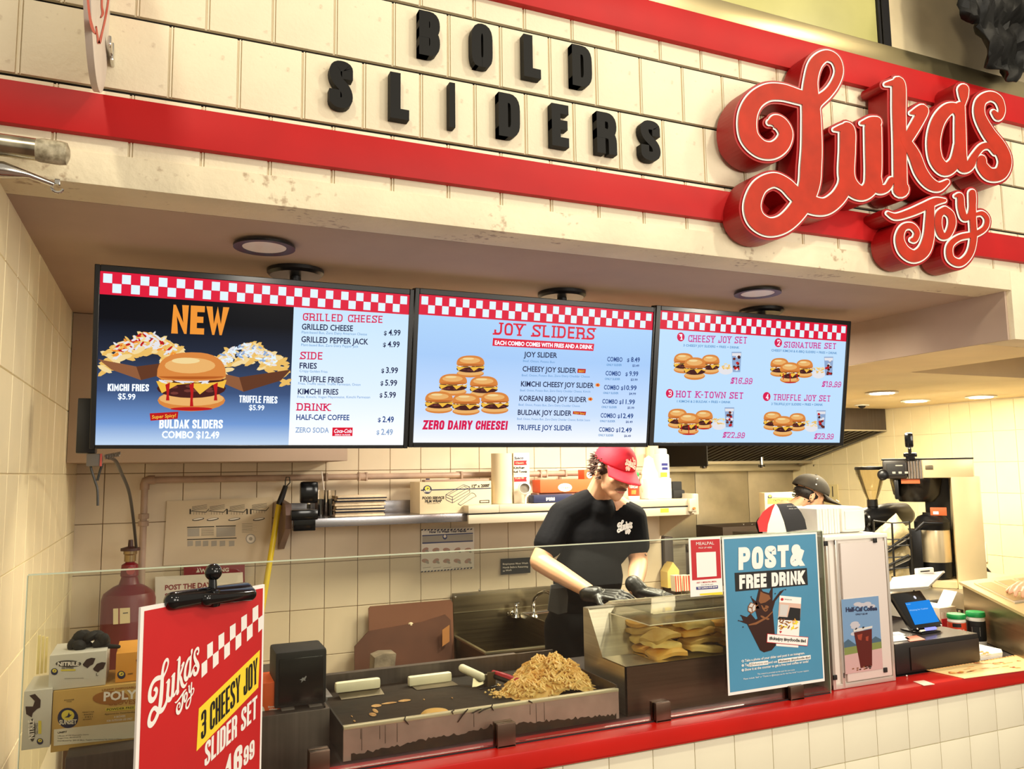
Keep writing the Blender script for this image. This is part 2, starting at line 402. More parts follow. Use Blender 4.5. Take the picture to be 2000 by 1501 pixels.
def smooth_path(P, k=5):
    out = []
    n = len(P)
    for i in range(n-1):
        p0 = P[max(i-1, 0)]; p1 = P[i]; p2 = P[i+1]; p3 = P[min(i+2, n-1)]
        for j in range(k):
            t = j/k
            out.append([.5*((2*b)+(-a+c)*t+(2*a-5*b+4*c-d)*t*t+(-a+3*b-3*c+d)*t**3) for a, b, c, d in zip(p0, p1, p2, p3)])
    out.append(list(P[-1])); return out
def hull(ps):
    ps = sorted(set(ps)); out = []
    for seq in (ps, ps[::-1]):
        h = []
        for p in seq:
            while len(h) > 1 and (h[-1][0]-h[-2][0])*(p[1]-h[-2][1])-(h[-1][1]-h[-2][1])*(p[0]-h[-2][0]) <= 0: h.pop()
            h.append(p)
        out += h[:-1]
    return out
def ribbon(P, grow, k=5, wmin=2):
    "list of convex polygons (quads and end discs) in logo units"
    S_ = smooth_path(P, k); L = []; R = []; res = []
    for i, (x, y, wd) in enumerate(S_):
        a = S_[max(i-1, 0)]; b = S_[min(i+1, len(S_)-1)]; d = V((b[0]-a[0], b[1]-a[1]))
        d = d.normalized() if d.length > 1e-6 else V((1, 0)); h = max(wd/2+grow, wmin)
        L.append((x-d.y*h, y+d.x*h)); R.append((x+d.y*h, y-d.x*h))
    for i in range(len(S_)-1): res.append(hull([L[i], L[i+1], R[i+1], R[i]]))
    for e in (S_[0], S_[-1]):
        h = max(e[2]/2+grow, wmin); res.append([(e[0]+h*cos(2*pi*j/14), e[1]+h*sin(2*pi*j/14)) for j in range(14)])
    return res
def logo(m, fn, mt, grow, d, d0=None, k=5, sel=None, sgn=1):
    m.use(mt)
    for i, st in enumerate(LOGO):
        if sel and i not in sel: continue
        for j, q in enumerate(ribbon(st, grow, k)):
            e = d+(i*90+j)*sgn*1.5e-6
            if d0 is None: m.add([fn(a, b, e) for a, b in q], [tuple(range(len(q)))], False)
            else: m.prism(q, lambda a, b: fn(a, b, d0+(e-d)), lambda a, b: fn(a, b, e))
def affine(src, dst):
    (x0, y0), (x1, y1), (x2, y2) = src; D = (x1-x0)*(y2-y0)-(x2-x0)*(y1-y0)
    def f(x, y):
        a = ((x-x0)*(y2-y0)-(x2-x0)*(y-y0))/D; b = ((x1-x0)*(y-y0)-(x-x0)*(y1-y0))/D
        return tuple(dst[0][i]+a*(dst[1][i]-dst[0][i])+b*(dst[2][i]-dst[0][i]) for i in (0, 1))
    return f
# ------------------------------------------------------------------ shared materials
CREAM = mat('cream_plank', (238, 226, 196), .55, var=.05, vs=3, stain=.5, bump=.15, bs=90)
CREAM2 = mat('cream_beam', (236, 224, 192), .6, var=.06, vs=4, stain=.6, bump=.25, bs=50)
TILE = mat('wall_tile', (228, 212, 186), .22, var=.05, vs=2.5, bump=.04, bs=12)
TILE_Y = mat('side_tile', (242, 228, 186), .28, var=.05, vs=2.5, bump=.04, bs=12)
TILE_C = mat('counter_tile', (240, 234, 208), .3, var=.03, vs=2.5)
GROUT = mat('grout', (128, 100, 76), .9)
GROUT_L = mat('light_grout', (228, 216, 184), .9)
RED = mat('red_paint', (184, 22, 24), .5, var=.05, vs=5, spec=.25)
REDL = mat('red_laminate', (196, 26, 18), .28, var=.06, vs=4)
BLACK = mat('black_plastic', (16, 16, 18), .35)
MBLACK = mat('matte_black', (20, 19, 19), .75)
STEEL = mat('steel', (196, 190, 176), .36, .85, var=.08, vs=3, brushed='h')
STEELV = mat('steel_wall', (196, 186, 164), .45, .8, var=.16, vs=2.2, c2=None)
DSTEEL = mat('dark_steel', (96, 88, 86), .4, .8, var=.08, vs=3, brushed='v')
CHROME = mat('chrome', (210, 208, 202), .12, 1)
WHITE = mat('white_plastic', (238, 234, 224), .4)
PAPER = mat('paper', (236, 230, 218), .7)
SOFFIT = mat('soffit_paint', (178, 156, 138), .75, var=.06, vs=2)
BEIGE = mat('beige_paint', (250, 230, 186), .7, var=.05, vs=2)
PIPE = mat('beige_pipe', (176, 150, 132), .4, var=.1, vs=10)
INK = mat('ink_black', (20, 18, 18), .6); INKN = mat('ink_navy', (32, 38, 74), .6)
YF = 2.2; ZS = 2.378; XL = -.396; YB = 4.5; XE = 3.265; XR = 6.14; YR = 6.65; ZL = 2.169

# ------------------------------------------------------------------ the setting
m = mb(mat('floor_tile', (120, 92, 78), .5, var=.15, vs=6)); m.box((-6, -6, -.1), (9, 9, 0)); struct(m, 'floor')
def tiled(name, slab, grout, origin, u, v, n, nu, nv, tu, tv, tmat, skip=None, off0=(0, 0), gap=.003, th=.006):
    wal = struct(mb(grout).box(*slab), name)
    u = V(u); v = V(v); n = V(n)
    t = mb(tmat); c = .0016
    a, b = tu-gap, tv-gap
    P = lambda x, y, d: u*x+v*y+n*d
    vs = [P(0, 0, 0), P(a, 0, 0), P(a, b, 0), P(0, b, 0), P(0, 0, th-c), P(a, 0, th-c), P(a, b, th-c), P(0, b, th-c),
          P(c, c, th), P(a-c, c, th), P(a-c, b-c, th), P(c, b-c, th)]
    t.add(vs, [(0, 1, 5, 4), (1, 2, 6, 5), (2, 3, 7, 6), (3, 0, 4, 7), (4, 5, 9, 8), (5, 6, 10, 9), (6, 7, 11, 10), (7, 4, 8, 11), (8, 9, 10, 11)], False)
    first = None
    for j in range(nv):
        for i in range(nu):
            if skip and skip(i, j): continue
            p = V(origin)+u*(i*tu)+v*(j*tv)+n*.0002*random.uniform(-2, 3)
            if first is None: first = t.build('tile', None, flip=True); first.parent = wal; first.location = p
            else: dup(first, p, wal)
    return wal
# back wall of the kitchen, portrait tiles .18 x .248
WX0 = XL
tiled('wall_back', ((XL-.1, YB+.006, 0), (3.02, YB+.12, 2.6)), GROUT, (-.456+.003, YB+.006, .42), (1, 0, 0), (0, 0, 1), (0, -1, 0), 19, 8, .1826, .2483, TILE,
      skip=lambda i, j: False)
# left wall
tiled('wall_left', ((XL-.15, 2.2, 0), (XL-.006, 4.6, 2.6)), GROUT_L, (XL-.006, 2.2, .554), (0, 1, 0), (0, 0, 1), (1, 0, 0), 12, 7, .193, .2765, TILE_Y,
      skip=lambda i, j: j == 6 and False)
# right wall (deep kitchen) and its steel back wall
tiled('wall_right', ((XR+.006, 2.2, 0), (XR+.12, 6.8, 2.6)), GROUT_L, (XR+.006, 3.05, .175), (0, 1, 0), (0, 0, 1), (-1, 0, 0), 19, 8, .19, .2483, TILE_Y)
m = mb(STEELV)
for k in range(5): m.box((2.9+k*.66, YR, 0), (2.9+k*.66+.655, YR+.02, 2.2), .003)
struct(m, 'wall_rear')
struct(mb(BEIGE).box((2.96, YB+.12, 0), (3.02, YR, 2.6)), 'wall_partition')
# soffit over the counter, opening 12 ft wide
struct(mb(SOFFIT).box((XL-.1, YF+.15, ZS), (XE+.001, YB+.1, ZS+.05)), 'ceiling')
m = mb(BEIGE)
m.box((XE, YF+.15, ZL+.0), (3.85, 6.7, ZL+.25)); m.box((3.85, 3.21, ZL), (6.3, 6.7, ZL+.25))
struct(m, 'ceiling_kitchen')
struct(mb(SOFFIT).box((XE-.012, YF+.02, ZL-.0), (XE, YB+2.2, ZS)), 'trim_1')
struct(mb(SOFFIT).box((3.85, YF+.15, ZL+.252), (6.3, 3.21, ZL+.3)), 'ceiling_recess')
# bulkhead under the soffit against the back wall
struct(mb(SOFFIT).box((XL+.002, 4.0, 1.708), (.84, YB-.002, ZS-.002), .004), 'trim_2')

# ---- facade: stacked planks with black joints
m = mb(mat('joint_black', (22, 18, 16), .9)); m.box((-1.4, YF+.016, 2.40), (4.9, YF+.15, 3.26)); fac = struct(m, 'wall_front')  # shadow in the gaps between plank rows put into the backing colour
def plank(h):
    t = mb(CREAM); W = .1725
    t.box((0, 0, 0), (W, .007, h-.011)); t.box((.0075, -.006, 0), (W-.0045, .0, h-.011), .0012); t.box((.0012, -.006, 0), (.0048, .0, h-.011)); return t
def row(z, h, x0):
    f = None; x = x0
    while x > -1.3: x -= .1725
    while x < 4.75:
        p = V((x, YF+.008, z))
        if f is None: f = plank(h).build('plank'); f.parent = fac; f.location = p
        else: dup(f, p, fac)
        x += .1725
row(2.455, .186, -.106); row(2.641, .2075, -.018); row(2.8485, .2085, -.102); row(3.057, .20, -.018)
m = mb(CREAM2); m.box((-1.4, YF-.004, ZS), (XE, YF+.15, 2.462), .003); m.box((XE, YF-.004, ZL), (4.9, YF+.15, 2.462), .003)
fb = m.build('beam'); fb.parent = fac
m = mb(RED); m.box((-1.4, YF-.022, 2.502), (4.9, YF+.01, 2.610), .002); tag(m.build('lower_red_board'), 'long red board below the letters').parent = fac
m = mb(RED); m.box((-1.4, YF-.022, 3.125), (4.9, YF+.02, 3.25), .002); tag(m.build('upper_red_board'), 'long red board above the letters').parent = fac
m = mb(mat('brass_steel', (186, 172, 130), .3, .9, var=.06, vs=1.5)); m.box((-1.4, YF-.006, 3.252), (4.9, YF+.35, 3.335), .002); tag(m.build('steel_capping'), 'brushed steel capping strip').parent = fac
# panels above the facade
PANELY = mat('yellow_panel', (188, 184, 118), .22, var=.15, vs=1.5); PANELB = mat('pale_panel', (236, 218, 176), .5, var=.12, vs=3)
struct(mb(PANELY).box((-1.4, YF+.10, 3.335), (2.70, YF+.12, 4.3)), 'wall_upper_left')
struct(mb(PANELB).box((2.765, YF+.10, 3.335), (4.9, YF+.12, 4.3)), 'wall_upper_right')
m = mb(INK); m.box((2.702, YF+.09, 3.335), (2.712, YF+.13, 4.3)); m.use(CHROME).box((2.712, YF+.088, 3.335), (2.724, YF+.13, 4.3)); m.use(INK).box((2.724, YF+.085, 3.335), (2.763, YF+.13, 4.3)); struct(m, 'trim_3')
# crumpled black plastic hanging at top right
NX, NZ = 40, 30
prof = [(1823, 58), (1836, 70), (1864, 76), (1874, 108), (1886, 138), (1930, 148), (1960, 160), (1985, 163), (1992, 140), (2090, 130)]
def bot(t):
    for a, b in zip(prof, prof[1:]):
        if a[0] <= t <= b[0]: return a[1]+(b[1]-a[1])*(t-a[0])/(b[0]-a[0])
    return prof[-1][1]
rnd = random.Random(3); grid = []
for i in range(NX+1):
    px = 1823+i*6.6; q = at(px, bot(px), Y=2.14); t = q.x
    for j in range(NZ+1):
        z = q.z+(4.4-q.z)*(j/NZ)**1.15
        y = 2.13-.06*sin(t*7)-.035*abs(sin(t*16+z*9))-.03*abs(sin(z*19-t*8))+rnd.uniform(-.012, .012)
        grid.append((t+rnd.uniform(-.004, .004), y, z))
fs = [(i*(NZ+1)+j, (i+1)*(NZ+1)+j, (i+1)*(NZ+1)+j+1, i*(NZ+1)+j+1) for i in range(NX) for j in range(NZ)]
m = mb(mat('black_bag', (8, 8, 6), .5, bump=.2, bs=30, spec=.25)); m.add(grid, fs); o = one(m, 'plastic_sheet', 'crumpled black plastic sheeting hanging above the steel strip at top right', 'plastic sheet')
sol = o.modifiers.new('s', 'SOLIDIFY'); sol.thickness = .004

# ---- cut-out letters BOLD / SLIDERS
LPL = Pl((0, YF+.001, 0), (1, 0, 0), (0, 0, 1))
LB = mat('letter_black', (13, 12, 9), .6, spec=.25)
words = [('BOLD', [('B', (532, 300), (633, 300), (532, 57)), ('O', (787, 352), (888, 352), (787, 122)), ('L', (1040, 402), (1122, 402), (1040, 170)), ('D', (1275, 446), (1370, 446), (1275, 222))]),
         ('SLIDERS', [('S', (97, 552), (211, 552), (97, 304)), ('L', (392, 604), (484, 604), (392, 352)), ('I', (680, 645), (725, 645), (680, 409)), ('D', (918, 690), (1021, 690), (918, 456)),
                      ('E', (1176, 735), (1258, 735), (1176, 506)), ('R', (1395, 770), (1490, 770), (1395, 547)), ('S', (1608, 803), (1702, 803), (1608, 588))])]
lp = Pl2(LPL, (600, 0, 2.5))
nth = {'BOLD': ['first letter', 'second letter', 'third letter', 'last letter'], 'SLIDERS': ['first letter', 'second letter', 'third letter', 'fourth letter', 'fifth letter', 'sixth letter', 'last letter']}
for wd, ls in words:
    for k, (c, bl, br, tl) in enumerate(ls):
        a = lp.uv(*bl); b = lp.uv(*br); t = lp.uv(*tl); W = b[0]-a[0]
        H = .140; z0 = lp.uv((bl[0]+br[0])/2, bl[1])[1]+.002
        m = mb(LB); tt = .031 if c != 'I' else W*.6
        if c == 'I': W = tt
        for j, q in enumerate(glyph(c, W, H, tt)):
            m.prism(q, lambda x, z: V((a[0]+x, YF-.001-.00003*j, z0+z)), lambda x, z: V((a[0]+x, YF-.030-.00003*j, z0+z)))
        one(m, 'sign_letter', 'black cut-out letter %s, %s of the word %s on the cream planks' % (c, nth[wd][k], wd), 'letter', 'black letters spelling BOLD SLIDERS')

# ---- Luka's Joy script sign
YS = YF-.105
SPL = Pl((0, YS, 0), (1, 0, 0), (0, 0, 1), (1380, 60, 3.0016))
def sfn(a, b, d): u_, v_ = SPL.uv(a, b); return SPL.P(u_, v_, d)
sg = thing('script_sign', "thick red script sign reading Luka's Joy with white outline, on the facade", 'sign', (2.3, YF, 2.6))
m = MB(); logo(m, sfn, mat('sign_side_red', (160, 12, 16), .4), 17, 0, -.09, 6); m.build('backing', sg)
m = MB(); logo(m, sfn, mat('sign_white', (250, 246, 236), .4), 4.5, .0042, None, 8); tag(m.build('outline', sg), 'thin white outline of the script')
m = MB(); logo(m, sfn, mat('sign_face_red', (176, 44, 20), .55, var=.08, vs=14, spec=.25), -4.5, .0085, None, 8); m.build('face', sg)

# ---- round blade sign top left
bt = at(184, 168, Y=1.96); XS = bt.x; R_ = .29; cy_, cz_ = 1.93, bt.z+R_; bk = at(216, 104, Y=2.17)
bs = thing('blade_sign', 'round white blade sign with red script seen edge-on at the top left', 'sign', (XS, 2.2, cz_))
m = mb(mat('sign_board', (226, 216, 204), .5, var=.06, vs=6)); m.lathe([(0, -.007), (R_, -.007), (R_, .007), (0, .007)], (XS, cy_, cz_), (1, 0, 0), 64); m.build('disc', bs, angle=30)
m = MB(); m.use(mat('script_red', (196, 52, 34), .5))
for st in ([(169, -60, 6), (171, -10, 5), (175, 30, 5), (181, 56, 6), (187, 66, 3)], [(213, -60, 5), (212, -5, 4), (207, 30, 4), (200, 62, 4), (194, 84, 6), (191, 72, 4), (188, 52, 3)], [(200, -20, 4), (199, 10, 4), (201, 26, 5), (197, 34, 3)]):
    for q in ribbon(st, 0, 5, 1):
        pq = [at(x, y, X=XS+.0078) for x, y in q]
        if max(p.y for p in pq) < 2.19 and min(p.y for p in pq) > 1.5: m.add(pq, [tuple(range(len(pq)))], False)
m.build('lettering', bs, flip=False)
m = mb(CHROME); m.box((XS+.012, 2.10, bk.z-.012), (bk.x+.006, 2.2, bk.z+.012), .004); m.box((XS+.014, 2.16, bk.z-.022), (bk.x+.008, 2.205, bk.z+.026), .004); m.build('bracket', bs)

# ---- pipe stub and hook at the left end of the beam
g = thing('pipe_stub', 'thick silver pipe end with worn lettering on the beam at far left', 'pipe', (-.3, 2.17, 2.43))
m = mb(mat('old_chrome', (190, 182, 158), .25, 1, var=.3, vs=12)); m.tube([(-.8, 2.11, 2.424), (-.30, 2.11, 2.418)], .026, 20, True); m.build('pipe', g)
m = mb(mat('worn_cap', (206, 196, 168), .5, c2=(120, 110, 84), vs=60)); m.lathe([(0.026, 0), (.028, .01), (.0285, .05), (.026, .064), (.012, .07), (0, .07)], (-.30, 2.11, 2.418), (1, 0, -.02), 24); m.build('end_cap', g)
g = thing('hook_bracket', 'small chromed arm with an open hook under the left end of the beam', 'hook', (-.3, 2.15, 2.38))
m = mb(CHROME)
A_ = at(8, 322, Y=2.12); B_ = at(105, 360, Y=2.14)
m.tube([A_+V((-.2, 0, -.012)), A_+V((0, 0, -.012)), A_.lerp(B_, .5)+V((0, 0, .0)), B_], [.02, .02, .008, .007], 14); m.build('arm', g)
m = mb(CHROME); c_ = at(112, 366, Y=2.15)
m.tube([c_+V((.012*cos(a), 0, .012*sin(a))) for a in [radians(60+x*24) for x in range(13)]], .0035, 8); m.box(c_+V((-.006, -.006, .006)), c_+V((.006, .006, .02)), .002); m.build('hook', g)

# ---- recessed lights in the soffit
def can_light(c, r, z, st, lab, trimm):
    g = thing('recessed_light', lab, 'ceiling light', (c[0], c[1], z), None)
    m = mb(trimm); m.lathe([(r*.70, .001), (r*.72, -.006), (r, -.008), (r, .0), (r*.7, .0)], (c[0], c[1], z), (0, 0, 1), 40); m.build('trim_ring', g)
    m = mb(mat('reflector_%d' % (st*10), (232, 228, 214), .3)); m.lathe([(r*.71, -.002)]+[(r*.70-k*.0035-(k % 2)*.003, .004*k) for k in range(1, 6)]+[(0, .022)], (c[0], c[1], z-.003), (0, 0, 1), 40); m.build('reflector', g)
    m = mb(emi('lamp_%d' % (st*10), (255, 246, 224), st)); m.lathe([(0, 0), (r*(.48 if st < 5 else .72), .0), (r*(.48 if st < 5 else .72), .004), (0, .004)], (c[0], c[1], z-(.004 if st < 5 else .010)), (0, 0, 1), 30); m.build('bulb', g)
    return g
can_light((.272, 2.585), .095, ZS-.008, .85, 'unlit recessed light with black ring, in the soffit above the left menu screen', BLACK)
can_light((2.24, 2.578), .095, ZS-.008, 1.6, 'recessed light with black ring, in the soffit above the right menu screen', BLACK)
for (c, lab) in (((4.68, 4.145), 'lit ceiling downlight nearest the screens, over the back kitchen'), ((5.56, 4.6), 'lit ceiling downlight lowest in the picture, over the back kitchen'), ((5.76, 4.18), 'lit ceiling downlight furthest right, over the back kitchen')):
    can_light(c, .11, ZL-.004, 30, lab, WHITE)
m = mb(INK); m.ell((5.49, 5.08, ZL-.012), (.03, .03, .02)); m.use(WHITE).lathe([(0, 0), (.06, 0), (.06, .008), (0, .008)], (5.49, 5.08, ZL-.01)); one(m, 'ceiling_sensor', 'small dark round sensor in the kitchen ceiling', 'sensor')
# ------------------------------------------------------------------ menu screens
TV = V((0, -.155, .988)).normalized()
TPL = Pl((0, 2.79, 2.314), (1, 0, 0), TV)
E_ = lambda n, c, s=1.0: emi('px_'+n, c, s)
eRED = E_('red', (232, 30, 62)); eWHT = E_('white', (222, 240, 255), 1.15); eNAVY = E_('navy', (30, 38, 78)); ePINK = E_('pink', (226, 30, 84)); eCYAN = E_('cyan', (92, 150, 205))
eBLUE = E_('blue', (36, 72, 140)); eORG = E_('orange', (250, 156, 56)); eBUN = E_('bun', (226, 140, 66)); eBUNL = E_('bunlight', (244, 186, 112)); eBUND = E_('bundark', (188, 96, 36)); eMEAT = E_('meat', (74, 32, 30))
eMEAT2 = E_('meat2', (120, 60, 52)); eCHS = E_('cheese', (252, 196, 70)); eFRY = E_('fry', (244, 196, 104)); eFRYL = E_('frylight', (252, 224, 160)); eTRAY = E_('tray', (150, 96, 62)); eTRAYD = E_('traydark', (104, 60, 38))
eSAUCE = E_('sauce', (196, 28, 30)); eCREAMY = E_('creamy', (238, 236, 240)); eGRY = E_('fade', (150, 176, 214)); eLIT = E_('litwhite', (236, 246, 255), 1.3); eMAG = E_('magenta', (216, 52, 150)); eCOLA = E_('cola', (110, 44, 32)); eCOLAR = E_('coke', (232, 24, 52))
def frame(px, lab, mount_px, box=False):
    q = [TPL.uv(*p) for p in px]      # TL TR BR BL
    x0 = (q[0][0]+q[3][0])/2; x1 = (q[1][0]+q[2][0])/2; z0 = (q[2][1]+q[3][1])/2; z1 = (q[0][1]+q[1][1])/2
    c = TPL.P((x0+x1)/2, z1, 0); g = thing('menu_screen', lab, 'screen', (c.x, c.y+.06, ZS), 'menu screens hanging under the soffit')
    m = mb(BLACK)
    def bx(a0, b0, a1, b1, d0, d1):
        vs = [TPL.P(a, b, d) for a in (a0, a1) for b in (b0, b1) for d in (d0, d1)]
        m.add(vs, [(0, 1, 3, 2), (4, 6, 7, 5), (0, 4, 5, 1), (2, 3, 7, 6), (0, 2, 6, 4), (1, 5, 7, 3)], False)
    return g, m, bx, (x0, x1, z0, z1)
def screen(outer, inner, lab, mx, draw):
    g, m, bx, (x0, x1, z0, z1) = frame(outer, lab, None)
    qi = [TPL.uv(*p) for p in inner]
    a0 = (qi[0][0]+qi[3][0])/2; a1 = (qi[1][0]+qi[2][0])/2; b0 = (qi[2][1]+qi[3][1])/2; b1 = (qi[0][1]+qi[1][1])/2
    x0 += .002; x1 -= .002
    bx(x0, z0, a0, z1, -.03, .006); bx(a1, z0, x1, z1, -.03, .006); bx(a0, z0, a1, b0, -.03, .006); bx(a0, b1, a1, z1, -.03, .006); bx(x0, z0, x1, z1, -.035, -.012)
    bx(x0+.12, z0+.1, x1-.12, z1-.1, -.07, -.03)
    m.build('bezel', g, bevel=.002)
    p = MB(); rect = (a0, b0, a1, b1); draw(p, rect); p.build('display', g, flip=False)
    # mount
    m = mb(BLACK); cx = mx; cyy = TPL.P(cx, z1, 0).y+.075
    m.lathe([(.10, 0), (.10, -.012), (.09, -.022), (0, -.024)], (cx, cyy+.03, ZS-.001), (0, 0, 1), 32); m.tube([(cx, cyy+.03, ZS-.02), (cx, cyy+.03, ZS-.3)], .02, 14)
    m.box((cx-.15, cyy+.0, z1_world(z1)-.36), (cx+.15, cyy+.08, z1_world(z1)-.2), .004); m.build('ceiling_mount', g)
    return g
def z1_world(b): return TPL.P(0, b, 0).z
def R4(p, mt, a0, b0, a1, b1, d): p.use(mt).add([TPL.P(a0, b0, d), TPL.P(a1, b0, d), TPL.P(a1, b1, d), TPL.P(a0, b1, d)], [(0, 1, 2, 3)], False)
def checker(p, rect, h):
    a0, b0, a1, b1 = rect; R4(p, eRED, a0, b1-h, a1, b1, .001); n = 37; mg = .008; cw = (a1-a0-2*mg)/n; ch = (h-.012)/2
    for i in range(n):
        r = i % 2; x = a0+mg+i*cw; y = b1-.006-ch*(r+1)
        k = .0022; R4(p, eWHT, x+k*.3, y+k*.3, x+cw-k*.3, y+ch-k*.3, .0016)
def burger(p, pl, cx, cy, w, h, d=.002, sauce=0, stuff=0):
    P_ = lambda mt, pts, k: poly(p, pl, mt, pts, d+k*.0003)
    P_(eBUN, ellp(cx, cy+h*.30, w*.48, h*.18), 0); P_(eBUNL, ellp(cx, cy+h*.27, w*.46, h*.12), 1)
    P_(eMEAT, ellp(cx, cy+h*.10, w*.49, h*.16), 2)
    rr = random.Random(int(cx))
    for k in range(7): P_(eMEAT2, ellp(cx+rr.uniform(-.36, .36)*w, cy+h*rr.uniform(.06, .18), w*.06, h*.025, n=7), 3)
    P_(eCHS, [(cx-w*.5, cy-h*.02), (cx-w*.42, cy+h*.18), (cx-w*.2, cy+h*.04), (cx-.02*w, cy+h*.02), (cx+w*.12, cy+h*.20), (cx+w*.3, cy+h*.04), (cx+w*.46, cy+h*.10), (cx+w*.5, cy-h*.04)], 4)
    P_(eMEAT, ellp(cx, cy-h*.04, w*.47, h*.055), 5)
    for k in range(9+stuff): P_(eCREAMY if k % 3 else eFRY, ellp(cx+rr.uniform(-.44, .44)*w, cy-h*rr.uniform(.0, .07), w*.07, h*.022, n=7, rot=rr.uniform(-.5, .5)), 6)
    dome = [(cx+w*.49*math.copysign(abs(cos(a))**.8, cos(a)), cy-h*.10-h*.40*sin(a)**.75) for a in [pi*k/16 for k in range(17)]]+[(cx-w*.42, cy-h*.04), (cx, cy-h*.02), (cx+w*.42, cy-h*.04)]
    P_(eBUN, dome, 7); P_(eBUND, [(cx+w*.47*cos(a), cy-h*.10+h*.05*sin(a)) for a in [pi*k/8 for k in range(9)]], 8)
    P_(eBUNL, ellp(cx-w*.02, cy-h*.28, w*.36, h*.13), 8); P_(eFRYL, ellp(cx-w*.08, cy-h*.36, w*.2, h*.05), 9)
    if sauce:
        for k in range(sauce):
            x = cx-w*.34+w*.68*k/max(sauce-1, 1); P_(eSAUCE, [(x-w*.03, cy+h*.04), (x+w*.035, cy-h*.0), (x+w*.02, cy+h*(.20+.1*(k % 2))), (x+w*.028, cy+h*(.30+.1*(k % 2))), (x-w*.022, cy+h*(.30+.1*(k % 2))), (x-w*.01, cy+h*.18)], 9)
        P_(eSAUCE, ellp(cx, cy+h*.44, w*.3, h*.03), 9)
def friestray(p, pl, x0, x1, ytop, ybot, cyt, seed, topping):
    rr = random.Random(seed); cx = (x0+x1)/2; w = x1-x0
    for k in range(84):
        t = rr.uniform(-1, 1); x = cx+t*w*.44; y = ytop+(abs(t)**1.6)*(cyt-ytop)*.8+rr.uniform(0, 1)*(cyt-ytop)*.75
        poly(p, pl, eFRY if k % 2 else eFRYL, ellp(x, y, w*.085, w*.026, n=8, rot=rr.uniform(-.7, .7)), .0020+k*1e-5)
    for k in range(130):
        t = rr.uniform(-1, 1); x = cx+t*w*.32; y = ytop-6+(abs(t)**1.8)*(cyt-ytop)*.5+rr.uniform(0, 1)*(cyt-ytop)*.55
        poly(p, pl, topping[k % len(topping)], ellp(x, y, w*rr.uniform(.02, .05), w*.012, n=8, rot=rr.uniform(-1, 1)), .0027+k*1e-5)
    poly(p, pl, eTRAY, [(x0, cyt), (cx-w*.1, cyt+(ybot-cyt)*.35), (cx-w*.05, ybot), (x0+w*.14, cyt+(ybot-cyt)*.5)], .0035)
    poly(p, pl, eTRAYD, [(cx-w*.1, cyt+(ybot-cyt)*.35), (x1, cyt), (x1-w*.12, cyt+(ybot-cyt)*.5), (cx-w*.05, ybot)], .0035)
def cup(p, pl, cx, cy, w, h):
    poly(p, pl, eGRY, [(cx-w*.5, cy-h*.5), (cx+w*.5, cy-h*.5), (cx+w*.38, cy+h*.5), (cx-w*.38, cy+h*.5)], .002)
    poly(p, pl, eCREAMY, [(cx-w*.46, cy-h*.44), (cx+w*.46, cy-h*.44), (cx+w*.44, cy-h*.3), (cx-w*.44, cy-h*.3)], .0023)
    rr = random.Random(int(cx+cy))
    for k in range(14): poly(p, pl, (eCOLA, eSAUCE, eCREAMY, eMEAT)[k % 4], ellp(cx+rr.uniform(-.28, .28)*w, cy+rr.uniform(-.3, .42)*h, w*.16, h*.07, n=6, rot=rr.uniform(-1, 1)), .0026+k*1e-5)
SK = E_('sky', (190, 222, 250), 1.12)
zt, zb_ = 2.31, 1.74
GL = emi_grad('px_grad_light', [(0, (255, 255, 255)), (.35, (222, 238, 255)), (1, (186, 220, 244))], zb_+.0, zt, 1.15)  # viewing-angle washout painted into the screen colours, whiter towards the bottom
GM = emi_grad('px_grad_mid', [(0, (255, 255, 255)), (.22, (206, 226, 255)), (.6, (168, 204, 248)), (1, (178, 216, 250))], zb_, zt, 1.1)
GD = emi_grad('px_grad_dark', [(0, (210, 232, 255)), (.14, (120, 160, 220)), (.32, (64, 86, 128)), (.52, (40, 48, 68)), (.72, (10, 12, 20)), (1, (5, 6, 12))], zb_, zt, 1.0)
